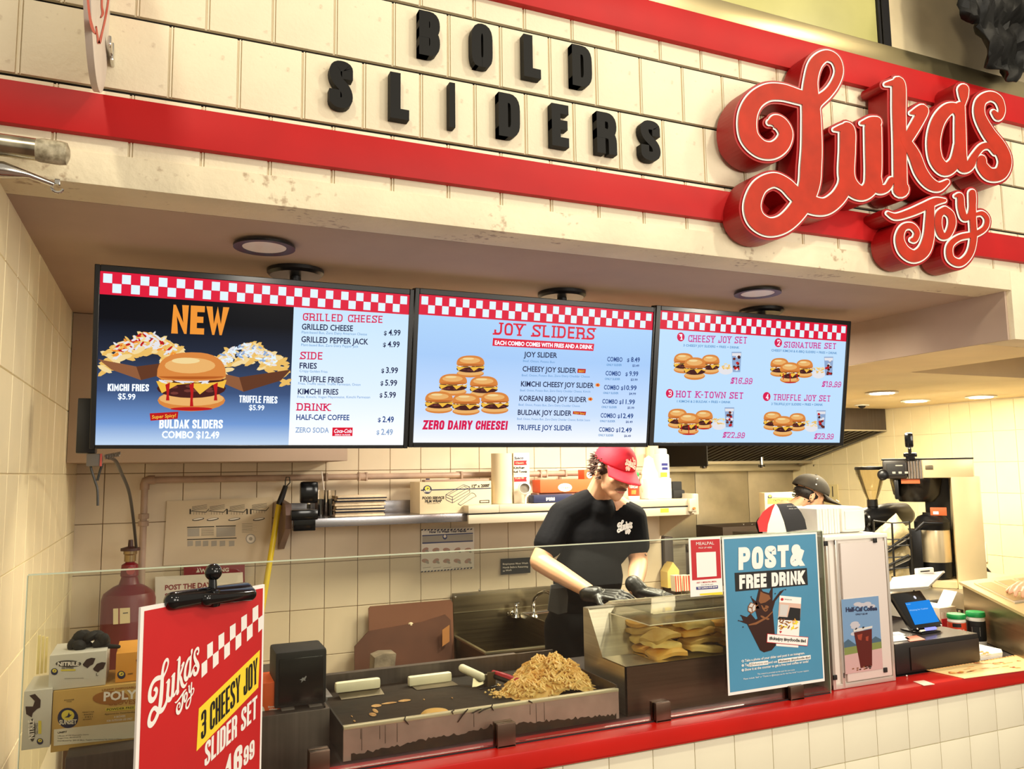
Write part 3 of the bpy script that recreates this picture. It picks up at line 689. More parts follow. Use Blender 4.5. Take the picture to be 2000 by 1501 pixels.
def draw1(p, rect):
    a0, b0, a1, b1 = rect; pl = Pl2(TPL, (150, 500, 2.985)); h = .073
    xm = pl.uv(1250, 690)[0]
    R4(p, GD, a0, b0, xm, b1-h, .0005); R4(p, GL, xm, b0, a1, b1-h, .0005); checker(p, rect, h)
    T = lambda s, bl, br, hh, mt, st='b', **k: text(p, pl, s, bl, br, hh, mt, .0045, st, **k)
    friestray(p, pl, 125, 680, 455, 722, 600, 4, [eCREAMY, eORG, eCREAMY, eSAUCE, eCREAMY, eFRY])
    friestray(p, pl, 745, 1248, 515, 790, 660, 9, [eCREAMY, eWHT, eCREAMY, eGRY, eFRYL])
    burger(p, pl, 668, 735, 410, 350, .0036, 3, 8)
    text(p, pl, 'NEW', (550, 450), (880, 462), 168, eORG, .004, 'k')
    T('KIMCHI FRIES', (180, 785), (420, 787), 42, eLIT, 'k'); T('$5.99', (240, 832), (342, 836), 34, eLIT, 'B')
    T('TRUFFLE FRIES', (945, 852), (1168, 858), 42, eLIT, 'k'); T('$5.99', (1003, 895), (1092, 898), 30, eLIT, 'B')
    poly(p, pl, eSAUCE, [(425, 915), (592, 905), (588, 946), (430, 958)], .0062); text(p, pl, 'Super Spicy!', (438, 946), (578, 936), 20, eCHS, .0066, 'B')
    T('BULDAK SLIDERS', (480, 1003), (850, 1003), 52, eLIT, 'k'); T('COMBO $12.49', (495, 1058), (830, 1060), 40, eLIT, 'h')
    for s, y, x1 in (('GRILLED CHEESE', 375, 1780), ('SIDE', 600, 1430), ('DRINK', 899, 1470)):
        T(s, (1316-(y-375)*.064, y), (x1, y+(15 if y < 400 else 3)), 44, ePINK, 's')
    T('GRILLED CHEESE', (1310, 427), (1608, 437), 34, eNAVY, 'B'); T('GRILLED PEPPER JACK', (1307, 500), (1697, 515), 34, eNAVY, 'B')
    T('Plant-based Bun, Zero Dairy American Cheese', (1310, 450), (1690, 462), 15, eCYAN); T('Plant-based Bun, Zero Dairy Pepper Jack', (1307, 523), (1640, 533), 15, eCYAN)
    T('FRIES', (1297, 653), (1398, 655), 33, eNAVY, 'B'); T('Crispy Golden Fries', (1297, 675), (1460, 680), 15, eCYAN)
    T('TRUFFLE FRIES', (1292, 730), (1553, 737), 33, eNAVY, 'B'); T('Fries, Truffle sauce, Truffle Parmesan, Onion', (1290, 748), (1652, 755), 15, eCYAN)
    T('KIMCHI FRIES', (1287, 804), (1523, 806), 33, eNAVY, 'B'); T('Fries, Kimchi, Vegan Mayonnaise, Kimchi Parmesan', (1285, 826), (1708, 828), 15, eCYAN)
    T('HALF-CAF COFFEE', (1278, 953), (1587, 955), 32, eBLUE, 'B'); T('ZERO SODA', (1272, 1026), (1468, 1028), 30, eGRY, 'B')
    for s, xa, ya, xb, mt in (('4.99', 1815, 461, 1885, eNAVY), ('4.99', 1810, 529, 1880, eNAVY), ('3.99', 1800, 680, 1870, eNAVY), ('5.99', 1795, 753, 1865, eNAVY), ('5.99', 1790, 823, 1858, eNAVY), ('2.49', 1780, 966, 1846, eBLUE), ('2.49', 1772, 1039, 1840, eGRY)):
        T(s, (xa, ya), (xb, ya+2), 34, mt, 'B'); T('$', (xa-27, ya-1), (xa-10, ya-1), 24, mt, 'B')
    poly(p, pl, eCOLAR, [(1490, 998), (1608, 998), (1606, 1048), (1488, 1048)], .002); T('Coca-Cola', (1496, 1028), (1600, 1028), 22, eLIT, 'B', it=.25); T('ZERO SUGAR', (1502, 1044), (1594, 1044), 8, eLIT, 'B')
def draw2(p, rect):
    pl = Pl2(TPL, (790, 550, 3.922)); a0, b0, a1, b1 = rect; h = .075
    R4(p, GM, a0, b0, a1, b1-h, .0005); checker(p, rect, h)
    T = lambda s, bl, br, hh, mt, st='b', **k: text(p, pl, s, bl, br, hh, mt, .0045, st, **k)
    for (x, y) in ((262, 925), (690, 930), (470, 940), (370, 790), (605, 808), (503, 650)): burger(p, pl, x, y, 218, 172, .002)
    T('JOY SLIDERS', (683, 405), (1450, 445), 96, eRED, 's')
    poly(p, pl, eRED, [(677, 430), (1452, 475), (1445, 530), (672, 490)], .002); T('EACH COMBO COMES WITH FRIES AND A DRINK', (688, 480), (1437, 515), 31, eLIT, 'h')
    it = [('JOY SLIDER', 'Beef, Onion, Potato Bun', 910, 575, 1165, 1147, 582, '8.49', '$3.49'), ('CHEESY JOY SLIDER', 'Beef, Onion, Potato Bun, Zero Dairy Cheddar Cheese', 900, 685, 1310, 1415, 698, '9.99', '$3.99'),
          ('KIMCHI CHEESY JOY SLIDER', 'Beef, Onion, Potato Bun, Zero Dairy Cheddar Cheese, Kimchi', 888, 800, 1445, 1420, 812, '10.99', '$4.99'),
          ('KOREAN BBQ JOY SLIDER', 'Beef, Onion, Potato Bun, Zero Dairy Cheddar Cheese', 876, 910, 1390, 1340, 920, '11.99', '$5.99'),
          ('BULDAK JOY SLIDER', 'Beef, Onion, Potato Bun, Zero Dairy Cheddar Cheese, Buldak Sauce', 864, 1018, 1275, 1417, 1024, '12.49', '$6.49'),
          ('TRUFFLE JOY SLIDER', '', 858, 1133, 1278, 1400, 1137, '12.49', '$6.49')]
    for k, (s, dsc, x, y, x1, x2, y1, pr, p2) in enumerate(it):
        T(s, (x, y), (x1, y1), 40, eNAVY if k < 5 else eBLUE, 'B')
        if dsc: T(dsc, (x-5, y+38), (x2, y+48), 17, eCYAN)
        X = 1548-12.6*k; Y = 608+107.5*k
        T('COMBO', (X, Y), (X+117, Y+4), 34, eBLUE, 'B'); T('$', (X+142+(10 if k < 2 else -12), Y+4), (X+160+(10 if k < 2 else -12), Y+4), 26, eBLUE, 'B')
        T(pr, (X+(182 if k < 2 else 155), Y+4), (X+250, Y+7), 36, eBLUE, 'B'); T('ONLY SLIDER', (X-5, Y+35), (X+112, Y+37), 16, eCYAN, 'B'); T(p2, (X+193, Y+41), (X+245, Y+43), 17, eBLUE, 'B')
    for q, s in (([(1325, 665), (1388, 668), (1384, 700), (1322, 697)], 'BEST'), ([(1290, 990), (1390, 995), (1385, 1022), (1287, 1012)], 'Super Spicy!')):
        poly(p, pl, eSAUCE, q, .002); T(s, (q[3][0]+8, q[3][1]-6), (q[2][0]-8, q[2][1]-6), 15, eCHS, 'B')
    for x, y in ((1478, 790), (1422, 898)): poly(p, pl, eORG, ellp(x, y, 20, 16, n=5), .002); poly(p, pl, eSAUCE, ellp(x, y, 9, 7, n=6), .0024)
    T('ZERO DAIRY CHEESE!', (135, 1130), (782, 1133), 72, ePINK, 'k', it=.08)
def draw3(p, rect):
    pl = Pl2(TPL, (1250, 580, 4.444)); a0, b0, a1, b1 = rect; h = .078
    R4(p, SK, a0, b0, a1, b1-h, .0005); checker(p, rect, h)
    T = lambda s, bl, br, hh, mt, st='b', **k: text(p, pl, s, bl, br, hh, mt, .0050, st, **k)
    def num(x, y, s): poly(p, pl, ePINK, ellp(x, y, 33, 39), .002); T(s, (x-12, y+24), (x+12, y+24), 48, eLIT, 's')
    num(352, 345, '1'); num(1197, 395, '2'); num(255, 835, '3'); num(1097, 862, '4')
    T('CHEESY JOY SET', (412, 388), (920, 403), 60, eMAG, 's'); T('SIGNATURE SET', (1243, 437), (1693, 450), 52, eMAG, 's'); T('HOT K-TOWN SET', (307, 868), (888, 882), 58, eMAG, 's'); T('TRUFFLE JOY SET', (1150, 893), (1643, 905), 54, eMAG, 's')
    T('3 CHEESY JOY SLIDERS + FRIES + DRINK', (370, 427), (855, 447), 20, eCYAN, 'B'); T('CHEESY KIMCHI & K-BBQ SLIDERS + FRIES + DRINK', (1133, 470), (1703, 495), 20, eCYAN, 'B')
    T('1 KIMCHI & 2 BULDAK + FRIES + DRINK', (315, 912), (780, 920), 20, eCYAN, 'B'); T('3 TRUFFLE JOY SLIDERS + FRIES + DRINK', (1133, 935), (1580, 942), 20, eCYAN, 'B')
    T('$16.99', (780, 750), (965, 755), 54, eMAG, 's', it=.1); T('$19.99', (1572, 778), (1735, 782), 50, eMAG, 's', it=.1); T('$22.99', (712, 1218), (900, 1222), 50, eMAG, 's', it=.1); T('$23.99', (1505, 1230), (1670, 1233), 50, eMAG, 's', it=.1)
    for (dx, dy, s, sc) in ((0, 0, 0, 1), (832, 36, 1, .93), (-52, 480, 2, .98), (772, 500, 0, .92)):
        X = lambda x: 375+dx+(x-375)*sc
        burger(p, pl, X(375), 575+dy, 175*sc, 180*sc, .0012, 0); burger(p, pl, X(608), 586+dy, 160*sc, 175*sc, .0012, 2 if s == 2 else 0)
        poly(p, pl, eCREAMY, ellp(X(742), 632+dy, 62*sc, 40*sc), .0014)
        rr = random.Random(int(dx))
        for k in range(12): poly(p, pl, eFRY if k % 2 else eFRYL, ellp(X(742)+rr.uniform(-45, 45)*sc, 600+dy+rr.uniform(-25, 20)*sc, 16, 6, n=6, rot=rr.uniform(-1, 1)), .0018+k*1e-5)
        cup(p, pl, X(835), 562+dy, 86*sc, 175*sc); burger(p, pl, X(470), 622+dy, 190*sc, 200*sc, .0042 if False else .0030, 3 if s else 0)
screen([(185, 517), (815, 564), (791.5, 873), (172, 878)], [(197, 530), (804, 575), (783, 868.5), (185, 868.5)], 'left menu screen advertising new fries, grilled cheese and sides', .414, draw1)
screen([(815.5, 564), (1286, 598.5), (1259.5, 873.5), (790, 872)], [(825.7, 575), (1284.7, 610), (1252.8, 865), (799.7, 863)], 'middle menu screen headed JOY SLIDERS with a pyramid of burgers', 1.49, draw2)
screen([(1286, 597.6), (1672.6, 626.8), (1635.2, 872), (1259.4, 867.6)], [(1297.7, 608), (1663.6, 634), (1630.3, 864.7), (1267.6, 862.4)], 'right menu screen listing four numbered combo sets', 2.53, draw3)
# junction box and cables hanging behind the left screen
g = thing('media_box', 'black box fixed beside the left menu screen with a grey socket box under it', 'box', (-.26, 3.0, 1.8))
a = at(150, 775, Y=2.9); b = at(184, 884, Y=2.9); m = mb(BLACK); m.box((a.x, 2.935, b.z), (b.x, 3.02, a.z), .004); m.build('housing', g)
a = at(170, 886, Y=2.95); b = at(199, 910, Y=2.95); m = mb(mat('grey_socket', (96, 90, 84), .5)); m.box((a.x, 2.93, b.z), (b.x, 2.99, a.z), .003); m.use(mat('socket_red', (180, 70, 60), .5)).box((b.x-.005, 2.925, b.z), (b.x+.001, 2.93, a.z)); m.build('socket', g)
def cable(pxs, y0, y1, r, mt, lab, nm='cable'):
    n = len(pxs); pts = [at(x, y, Y=y0+(y1-y0)*i/(n-1)) for i, (x, y) in enumerate(pxs)]
    sp = smooth_path([list(p) for p in pts], 6); one(mb(mt).tube(sp, r, 8), nm, lab, 'cable')
cable([(175, 888), (178, 915), (185, 938), (190, 955), (191, 987)], 2.97, 2.97, .004, BLACK, 'short black cable end dangling below the left screen')
cable([(212, 893), (226, 900), (238, 925), (252, 960), (260, 1010), (266, 1068)], 2.97, 4.18, .0065, BLACK, 'black cable running down from the left screen to the red tank')
cable([(200, 905), (195, 920), (190, 938)], 2.97, 2.97, .004, BLACK, 'thin black lead joining the dangling cable under the left screen')
pts = [at(205+30*t, 892-6*t, Y=2.96)+V((0, .007*cos(t*60), .007*sin(t*60))) for t in [k/80 for k in range(81)]]
one(mb(mat('coil_grey', (120, 110, 100), .4)).tube(pts, .002, 6), 'coiled_cable', 'small coiled cable tucked under the left screen', 'cable')
# ------------------------------------------------------------------ service counter
ZC = .90
g = thing('service_counter', 'long counter with a thick red top ledge and cream tiled front', 'counter', (1.5, 2.1, 0))
m = mb(REDL)
m.box((-.39, 2.035, ZC-.048), (4.4, 2.155, ZC), .004)
m.build('ledge', g)
m = mb(REDL); m.box((-.39, 2.045, ZC-.055), (4.4, 2.055, ZC-.04)); m.use(GROUT_L).box((-.39, 2.068, 0), (4.4, 2.15, ZC-.048)); cf = m.build('front_wall', g)
f = None
for j in range(6):
    for i in range(30):
        h = .0125 if j == 0 else .1435
        z1 = .851 if j == 0 else .836-(j-1)*.1465; z0 = z1-h; x = .01+i*.1465
        p = V((x, 2.066, z0))-ORG[g]
        if j < 2 and i == 0 or f is None:
            t = mb(TILE_C); w_ = .1445; t.box((0, -.005, 0), (w_, .002, h), .0016); f = t.build('tile'); f.parent = cf; f.location = p
        else: dup(f, p, cf)
m = mb(DSTEEL); m.box((.445, 2.16, ZC-.06), (4.4, 2.95, ZC-.004)); tag(m.build('work_surface', g), 'steel work surface behind the red ledge')
m = mb(DSTEEL); m.box((.445, 2.94, 0), (4.4, 2.95, ZC-.06)); m.build('back_panel', g)
# glass screen
YG = 2.105
g = thing('glass_screen', 'low clear glass screen standing on the red ledge in small steel clamps', 'glass screen', (.9, YG, ZC))
gz1 = 1.43
m = mb(clear('glass', (246, 247, 240), .05, .01)); m.box((-.272, YG-.003, ZC+.006), (2.055, YG+.003, gz1)); m.build('glass_pane', g)
m = mb(mat('glass_edge', (196, 206, 180), .2)); m.box((-.272, YG-.0031, gz1), (2.055, YG+.0031, gz1+.003)); m.box((-.274, YG-.003, ZC), (-.272, YG+.003, gz1)); m.box((2.055, YG-.003, ZC), (2.057, YG+.003, gz1)); tag(m.build('polished_edge', g), 'pale green polished glass edge')
CL = mat('clamp_steel', (120, 98, 84), .35, 1, var=.1, vs=6)
for (x0, x1, yt) in ((605, 645, 1470), (972, 1008, 1415), (1282, 1311, 1374), (1545, 1571, 1341)):
    a = at(x0, yt, Y=YG-.02); b = at(x1, yt, Y=YG-.02)
    m = mb(CL); m.box((a.x, YG-.018, ZC), (b.x, YG-.0035, a.z), .002); m.box((a.x, YG+.0035, ZC), (b.x, YG+.018, a.z), .002); m.box((a.x, YG-.018, ZC), (b.x, YG+.018, ZC+.006), .001); m.build('clamp', g)
m = mb(INK); m.box((-.27, YG-.006, ZC), (2.05, YG-.0032, ZC+.004)); m.build('gasket', g)

# ------------------------------------------------------------------ posters on the glass
g = thing('poster', 'blue poster reading POST & FREE DRINK on the right end of the glass', 'poster', (1.8, YG-.006, 1.1))
PPL = Pl((0, YG-.0075, 0), (1, 0, 0), (0, 0, 1)); pp = Pl2(PPL, (1390, 1020, 4.169))
pBLU = mat('poster_blue', (72, 140, 176), .45, var=.06, vs=3); pW = mat('print_white', (240, 236, 230), .5); pK = mat('print_black', (18, 16, 16), .5); pC = mat('print_cola', (52, 26, 20), .35); pC2 = mat('print_cola_light', (134, 84, 48), .4)
pR = mat('print_red', (190, 24, 34), .5); pY = mat('print_yellow', (246, 214, 50), .5); pG = mat('print_gold', (208, 150, 70), .5); pFl = mat('print_flesh', (214, 178, 160), .6); pIce = mat('print_ice', (204, 200, 196), .5)
q = [pp.uv(*p) for p in ((88, 112), (858, 86), (930, 1290), (140, 1412))]
x0 = q[0][0]-.0; x1 = (q[1][0]+q[2][0])/2; z1 = (q[0][1]+q[1][1])/2; z0 = (q[2][1]+q[3][1])/2; x0 = (q[0][0]+q[3][0])/2
m = mb(pW); m.box((x0, YG-.0045, z0), (x1, YG-.0035, z1)); m.build('sheet', g)
m = MB(); poly(m, PPL, pBLU, [(x0+.007, z0+.009), (x1-.006, z0+.009), (x1-.006, z1-.006), (x0+.007, z1-.006)], -.0026, False)
T = lambda s, bl, br, hh, mt, st='b', **k: text(m, pp, s, bl, br, hh, mt, -.0012, st, **k)
poly(m, pp, pK, [(190, 410), (778, 370), (787, 508), (197, 562)], -.0018)
T('POST&', (220, 388), (745, 352), 185, pW, 'k', tl=(220, 203)); T('FREE DRINK', (228, 543), (757, 500), 118, pW, 'k', tl=(226, 427))
rr = random.Random(5)
poly(m, pp, pC, [(292, 828), (500, 715), (525, 1000), (492, 1040), (430, 1057), (398, 1040)], -.0016)
for pts in ([(380, 790), (352, 690), (392, 520), (420, 560), (470, 575), (500, 510), (498, 640), (560, 560), (598, 542), (520, 640), (490, 740)], [(360, 700), (322, 606), (362, 640), (392, 700)], [(300, 830), (216, 798), (260, 800), (240, 752), (290, 770), (320, 740), (370, 800)]): poly(m, pp, pC, pts, -.0014)
poly(m, pp, pC2, [(385, 640), (400, 560), (425, 575), (470, 590), (482, 620), (440, 650), (400, 660)], -.0012); 
for k in range(9): poly(m, pp, pC2, ellp(rr.uniform(350, 460), rr.uniform(680, 800), rr.uniform(10, 26), rr.uniform(4, 9), n=7, rot=rr.uniform(-1, 1)), -.0011+k*1e-5)
poly(m, pp, pC2, [(300, 830), (360, 812), (450, 765), (500, 718), (498, 732), (450, 782), (365, 830), (306, 838)], -.001)
poly(m, pp, pC2, [(298, 682), (320, 648), (364, 668), (362, 716), (325, 744), (296, 720)], -.0012); poly(m, pp, pIce, [(304, 684), (322, 656), (344, 664), (330, 690)], -.001); poly(m, pp, pIce, [(334, 694), (350, 668), (359, 674), (356, 712), (336, 726)], -.001); poly(m, pp, pIce, [(303, 692), (326, 700), (328, 732), (302, 716)], -.001)
for (x, y) in ((604, 545), (222, 798), (258, 850), (240, 756), (324, 604), (520, 578)): poly(m, pp, pC, ellp(x, y, 5, 5, n=8), -.001)
poly(m, pp, pW, [(556, 594), (733, 610), (708, 1018), (528, 1005)], -.0016)
poly(m, pp, pFl, [(553, 648), (730, 662), (724, 775), (545, 762)], -.0014); poly(m, pp, pK, [(640, 690), (726, 700), (722, 800), (543, 790), (548, 765), (620, 770)], -.0013)
poly(m, pp, pIce, [(560, 665), (630, 672), (612, 762), (556, 756)], -.0012)
for k in range(26): poly(m, pp, (pG, pC2, pY)[k % 3], ellp(rr.uniform(560, 702), rr.uniform(792, 862), 17, 6, n=7, rot=rr.uniform(-1.4, 1.4)), -.0010+k*1e-5)
poly(m, pp, pC, [(543, 780), (724, 795), (722, 800), (543, 790)], -.0012); poly(m, pp, pR, ellp(576, 625, 12, 12, n=10), -.001); T('lukasjoy.usa', (597, 628), (655, 632), 10, pK)
poly(m, pp, pR, [(562, 902), (553, 886), (558, 880), (564, 885), (570, 881), (574, 888)], -.001)
poly(m, pp, pR, [(453, 903), (789, 932), (782, 1006), (449, 977)], -.0008); poly(m, pp, pW, [(457, 908), (785, 936), (778, 1001), (453, 972)], -.0006); text(m, pp, '#lukasjoy #nycfoodie #ad', (470, 952), (768, 975), 26, pK, -.0003, 'h')
T('Take a photo of your slider and post it on instagram.', (272, 1134), (760, 1070), 20, pW, 'B'); T('Tag', (272, 1170), (306, 1165), 20, pW, 'B'); T('and use', (466, 1148), (536, 1139), 20, pW, 'B')
poly(m, pp, pW, [(308, 1141), (462, 1123), (464, 1156), (310, 1174)], -.0014); T('@lukasjoy.usa', (314, 1164), (458, 1147), 18, pK, 'b'); poly(m, pp, pW, [(542, 1114), (808, 1078), (809, 1112), (544, 1146)], -.0014); T('#lukasjoy #nycfoodie #ad', (550, 1137), (802, 1104), 18, pK, 'B')
T('Show it at the counter to get a free iced coffee or soda!', (272, 1208), (790, 1138), 20, pW, 'B')
for k, y in enumerate((1136, 1172, 1210)): poly(m, pp, pW, ellp(256, y-8, 10, 11, n=12), -.0014); T(str(k+1), (252, y-1), (260, y-2), 14, pBLU, 'B')
T('The reward is provided on the spot for your post.', (375, 1240), (680, 1203), 13, pW); T('Please include "#ad" or "Thanks to @lukasjoy.usa for the free drink" in your caption.', (262, 1280), (795, 1210), 13, pW)
m.build('print', g, flip=False)
g = thing('pickup_sign', 'small red and white pick-up notice on the glass beside the blue poster', 'notice', (1.6, YG-.006, 1.3))
pp = Pl2(PPL, (1200, 1000, 6.256))
q = [pp.uv(*p) for p in ((912, 318), (1322, 298), (1352, 1010), (938, 1024))]; x0 = (q[0][0]+q[3][0])/2; x1 = min(q[1][0], x0+.30)
x1 = (q[1][0]+q[2][0])/2-.002; z1 = (q[0][1]+q[1][1])/2; z0 = (q[2][1]+q[3][1])/2
m = mb(pW); m.box((x0, YG-.0045, z0), (x1-.004, YG-.0035, z1)); m.build('sheet', g)
m = MB(); poly(m, pp, pR, [(937, 340), (1293, 325), (1312, 805), (957, 832)], -.0024)
T = lambda s, bl, br, hh, mt, st='b', **k: text(m, pp, s, bl, br, hh, mt, -.0015, st, **k)
T('MEALPAL', (1003, 402), (1222, 393), 38, pW, 'b'); T('PICK UP HERE', (1035, 445), (1195, 438), 20, pW)
poly(m, pp, pW, [(1003, 492), (1243, 481), (1255, 780), (1015, 797)], -.0018); T('GET 1 MEALPAL MEAL', (1010, 868), (1255, 850), 16, pR, 'B'); T('from $5.99 each', (1065, 893), (1212, 883), 12, pK); 
poly(m, pp, mat('print_navy', (36, 40, 120), .5), [(1005, 912), (1270, 893), (1271, 930), (1008, 946)], -.0018); T('TRY LUNCH FOR $5.99', (1022, 936), (1260, 918), 18, pW, 'h'); poly(m, pp, pY, [(1050, 994), (1322, 972), (1330, 1006), (1052, 1015)], -.0018)
m.build('print', g, flip=False)

# ------------------------------------------------------------------ red board with black clip, in front of the counter
BL_ = V((-.034, 1.789, 1.388)); BR_ = V((.228, 2.016, 1.386)); bu = (BR_-BL_).normalized(); bu.z = 0; bu.normalize()
g = thing('promo_board', "red promotion board with white script, 3 CHEESY JOY SLIDER SET, held by a black clip", 'board', (.1, 1.97, 0))
bpl = Pl(BL_, bu, (0, 0, 1)); W_ = (BR_-BL_).length; bz = Pl2(bpl, (250, 1100, 3.745))
def bbox(m, pl, a0, b0, a1, b1, d0, d1):
    vs = [pl.P(a, b, d) for a in (a0, a1) for b in (b0, b1) for d in (d0, d1)]
    m.add(vs, [(0, 1, 3, 2), (4, 6, 7, 5), (0, 4, 5, 1), (2, 3, 7, 6), (0, 2, 6, 4), (1, 5, 7, 3)], False)
m = mb(mat('board_white', (244, 238, 232), .5)); bbox(m, bpl, 0, -.56, W_, 0, -.006, 0); m.build('panel', g)
bR = mat('board_red', (196, 30, 34), .35, var=.05, vs=4, coat=.3); m = MB(); poly(m, bpl, bR, [(.008, -.552), (W_-.006, -.552), (W_-.006, -.008), (.008, -.008)], .0006, False)
logo(m, lambda a, b, d, F_=affine(((730, 115), (400, 1215), (1650, 360)), ((285, 683), (178, 1194), (497, 610))): (lambda uv: bpl.P(uv[0], uv[1], d))(bz.uv(*F_(a, b))), pW, -4, .0012, None, 5)
yc = lambda x: 733-(x-535)*.80
for i in range(11):
    x = 535+i*41.5; xa = min(x+41.5, 985)
    if i % 2 == 0: poly(m, bz, pW, [(x, yc(x)), (xa, yc(xa)), (xa, yc(xa)+96), (x, yc(x)+103)], .0012)
    else: poly(m, bz, pW, [(x, yc(x)), (xa, yc(xa)), (xa, yc(xa)-100), (x, yc(x)-106)], .0012)
poly(m, bz, pY, [(515, 1060), (962, 630), (950, 905), (498, 1372)], .0012)
text(m, bz, '3 CHEESY JOY', (530, 1293), (943, 868), 0, pK, .0018, 'k', tl=(532, 1090)); text(m, bz, 'SLIDER SET', (556, 1490), (940, 1122), 0, pW, .0012, 'k', tl=(560, 1312))
text(m, bz, '16', (715, 1612), (832, 1502), 0, pW, .0012, 'k', tl=(717, 1412)); text(m, bz, '99', (842, 1486), (922, 1410), 0, pW, .0012, 'k', tl=(843, 1350))
m.build('print', g, flip=False)
cc = bpl.P(W_*.52, -.004, 0); cm = M.Translation(cc) @ M((bu, -bpl.n, V((0, 0, 1)))).transposed().to_4x4()
m = mb(mat('gloss_black', (12, 12, 13), .12), cm)
m.cap((-.105, -.004, .006), (.098, -.004, -.001), .019, .019, 20); m.cap((-.03, -.018, .0), (.098, -.018, -.008), .016, .016, 20); m.tube([(0, -.006, .01), (0, -.004, .045)], [.010, .008], 14); m.ell((.002, -.004, .052), (.0185, .0185, .0185)); m.box((-.02, -.03, -.02), (.0, .012, .016), .004)
ck = m.build('clip', g)
m = mb(BLACK); p0 = bpl.P(W_*.52, 0, -.03); m.tube([p0+V((0, 0, .01)), V((p0.x, p0.y, .0))], .008, 14); m.lathe([(0, 0), (.115, 0), (.115, .012), (.02, .02), (0, .02)], (p0.x, p0.y, 0), (0, 0, 1), 32); m.build('stand_pole', g)

# ------------------------------------------------------------------ griddle
GZ = .985; gx0, gx1, gy0, gy1 = .452, 1.285, 2.175, 2.62
g = thing('griddle', 'flat-top steel griddle with greasy stained front behind the glass', 'griddle', (.87, 2.4, ZC-.004))
FRONT = mat('griddle_front', (196, 168, 164), .5, .2, var=.12, vs=9)
m = mb(FRONT); m.box((gx0, gy0, ZC), (gx1, gy0+.006, GZ-.002)); m.build('front_plate', g)
m = mb(mat('grease', (66, 40, 22), .5, c2=(34, 20, 12), vs=30)); pts = []
n = 110
for k in range(n+1):
    x = gx0+.02+(gx1-gx0-.03)*k/n; t = k/n; h = .006+.026*max(0, 1-abs(t-.5)*1.7)*rr.uniform(.7, 1.1)+rr.uniform(0, .008); pts.append((x, max(h, .004)))
for (a, ha), (b, hb) in zip(pts, pts[1:]): m.add([(a, gy0-.0006, ZC), (b, gy0-.0006, ZC), (b, gy0-.0006, ZC+hb), (a, gy0-.0006, ZC+ha)], [(0, 1, 2, 3)], False)
for k in range(9):
    x = rr.uniform(gx0+.02, gx1-.25); h = rr.uniform(.02, .06); m.add([(x, gy0-.0005, GZ-.01-h), (x+.0016, gy0-.0005, GZ-.01-h), (x+.001, gy0-.0005, GZ-.008), (x, gy0-.0005, GZ-.008)], [(0, 1, 2, 3)], False)
tag(m.build('grease_stains', g), 'brown grease run down the front plate')
m = mb(mat('rim_steel', (236, 228, 200), .4, .5)); m.box((gx0, gy0-.002, GZ-.006), (gx1, gy0+.014, GZ+.003), .001); m.build('front_rim', g)
m = mb(INK); m.box((gx0, gy0+.006, ZC), (gx0+.005, gy1, GZ)); m.use(DSTEEL).box((gx1-.005, gy0+.006, ZC), (gx1, gy1+.04, GZ+.012)); m.box((gx0, gy1, ZC), (gx1, gy1+.008, GZ+.03)); m.box((gx0+.05, gy1+.008, GZ+.0), (gx1-.1, gy1+.12, GZ+.008), .002); m.build('side_walls', g)
m = mb(mat('griddle_black', (22, 17, 10), .6, c2=(44, 30, 16), vs=7, bump=.15, bs=30, spec=.2)); m.box((gx0+.005, gy0+.014, GZ-.03), (gx1-.005, gy1, GZ-.018)); m.build('cooking_plate', g)
gp = GZ-.0175
# food on it
def lumps(name, lab, cat, pts, mt, group=None, kind=None):
    m = mb(mt)
    for p, r in pts: m.ell(p, r, None, 8, 5)
    return tag(m.build(name), lab, cat, group, kind)
ON = mat('fried_onion', (255, 226, 150), .5, c2=(244, 194, 110), vs=22)
m = mb(ON); rnd = random.Random(11)
ocx, ocy = 1.12, 2.38
def oh(x, y):
    a = (x-1.155)/.115; b = (y-2.37)/.15; c = (x-1.09)/.11; d = (y-2.33)/.095
    return max(.078*max(0, 1-a*a-b*b)**.8, .045*max(0, 1-c*c-d*d)**.7)*(1+.18*sin(x*90)*cos(y*70))
for i in range(24):
    for j in range(18):
        x0 = .92+i*.0155; y0 = 2.235+j*.0155
        q = [(x0, y0), (x0+.0155, y0), (x0+.0155, y0+.0155), (x0, y0+.0155)]; hs = [oh(*p) for p in q]
        if max(hs) > 0: m.add([(p[0], p[1], gp+h*.92) for p, h in zip(q, hs)], [(0, 1, 2, 3)])
for k in range(900):
    for _ in range(20):
        x = rnd.uniform(.93, 1.275); y = rnd.uniform(2.235, 2.51)
        if oh(x, y) > .006 or (rnd.random() < .02 and abs((x-1.1)/.19)**2+abs((y-2.38)/.14)**2 < 1): break
    z = gp+oh(x, y)+.002; a = rnd.uniform(0, pi); L_ = rnd.uniform(.008, .02); c = rnd.uniform(-.006, .006); dz = rnd.uniform(-.003, .005)
    m.tube([(x-L_*cos(a), y-L_*sin(a), z-.003), (x+c*sin(a), y-c*cos(a), z+dz+.003), (x+L_*cos(a), y+L_*sin(a), z-.003)], rnd.uniform(.0022, .0042), 4)
tag(m.build('onion_heap'), 'heap of shredded fried onions piled on the right of the griddle', 'food', None, 'stuff')
m = mb(ON)
for k in range(60):
    x = rnd.gauss(.955, .014); y = rnd.gauss(2.33, .02); m.ell((x, y, gp+.003+rnd.uniform(0, .006)), (.004, .003, .003), None, 6, 4)
tag(m.build('onion_scraps'), 'small loose scraps of onion beside the metal spatula', 'food', None, 'stuff')
m = mb(mat('egg_yellow', (236, 186, 96), .35)); c = at(852, 1388, Z=gp+.01); m.lathe([(0, .012), (.02, .0115), (.035, .008), (.042, .002), (.042, 0), (0, 0)], (c.x, c.y+.005, gp), (0, 0, 1), 28); one(m, 'egg_patty', 'round yellow egg patty frying at the front edge of the griddle', 'food')
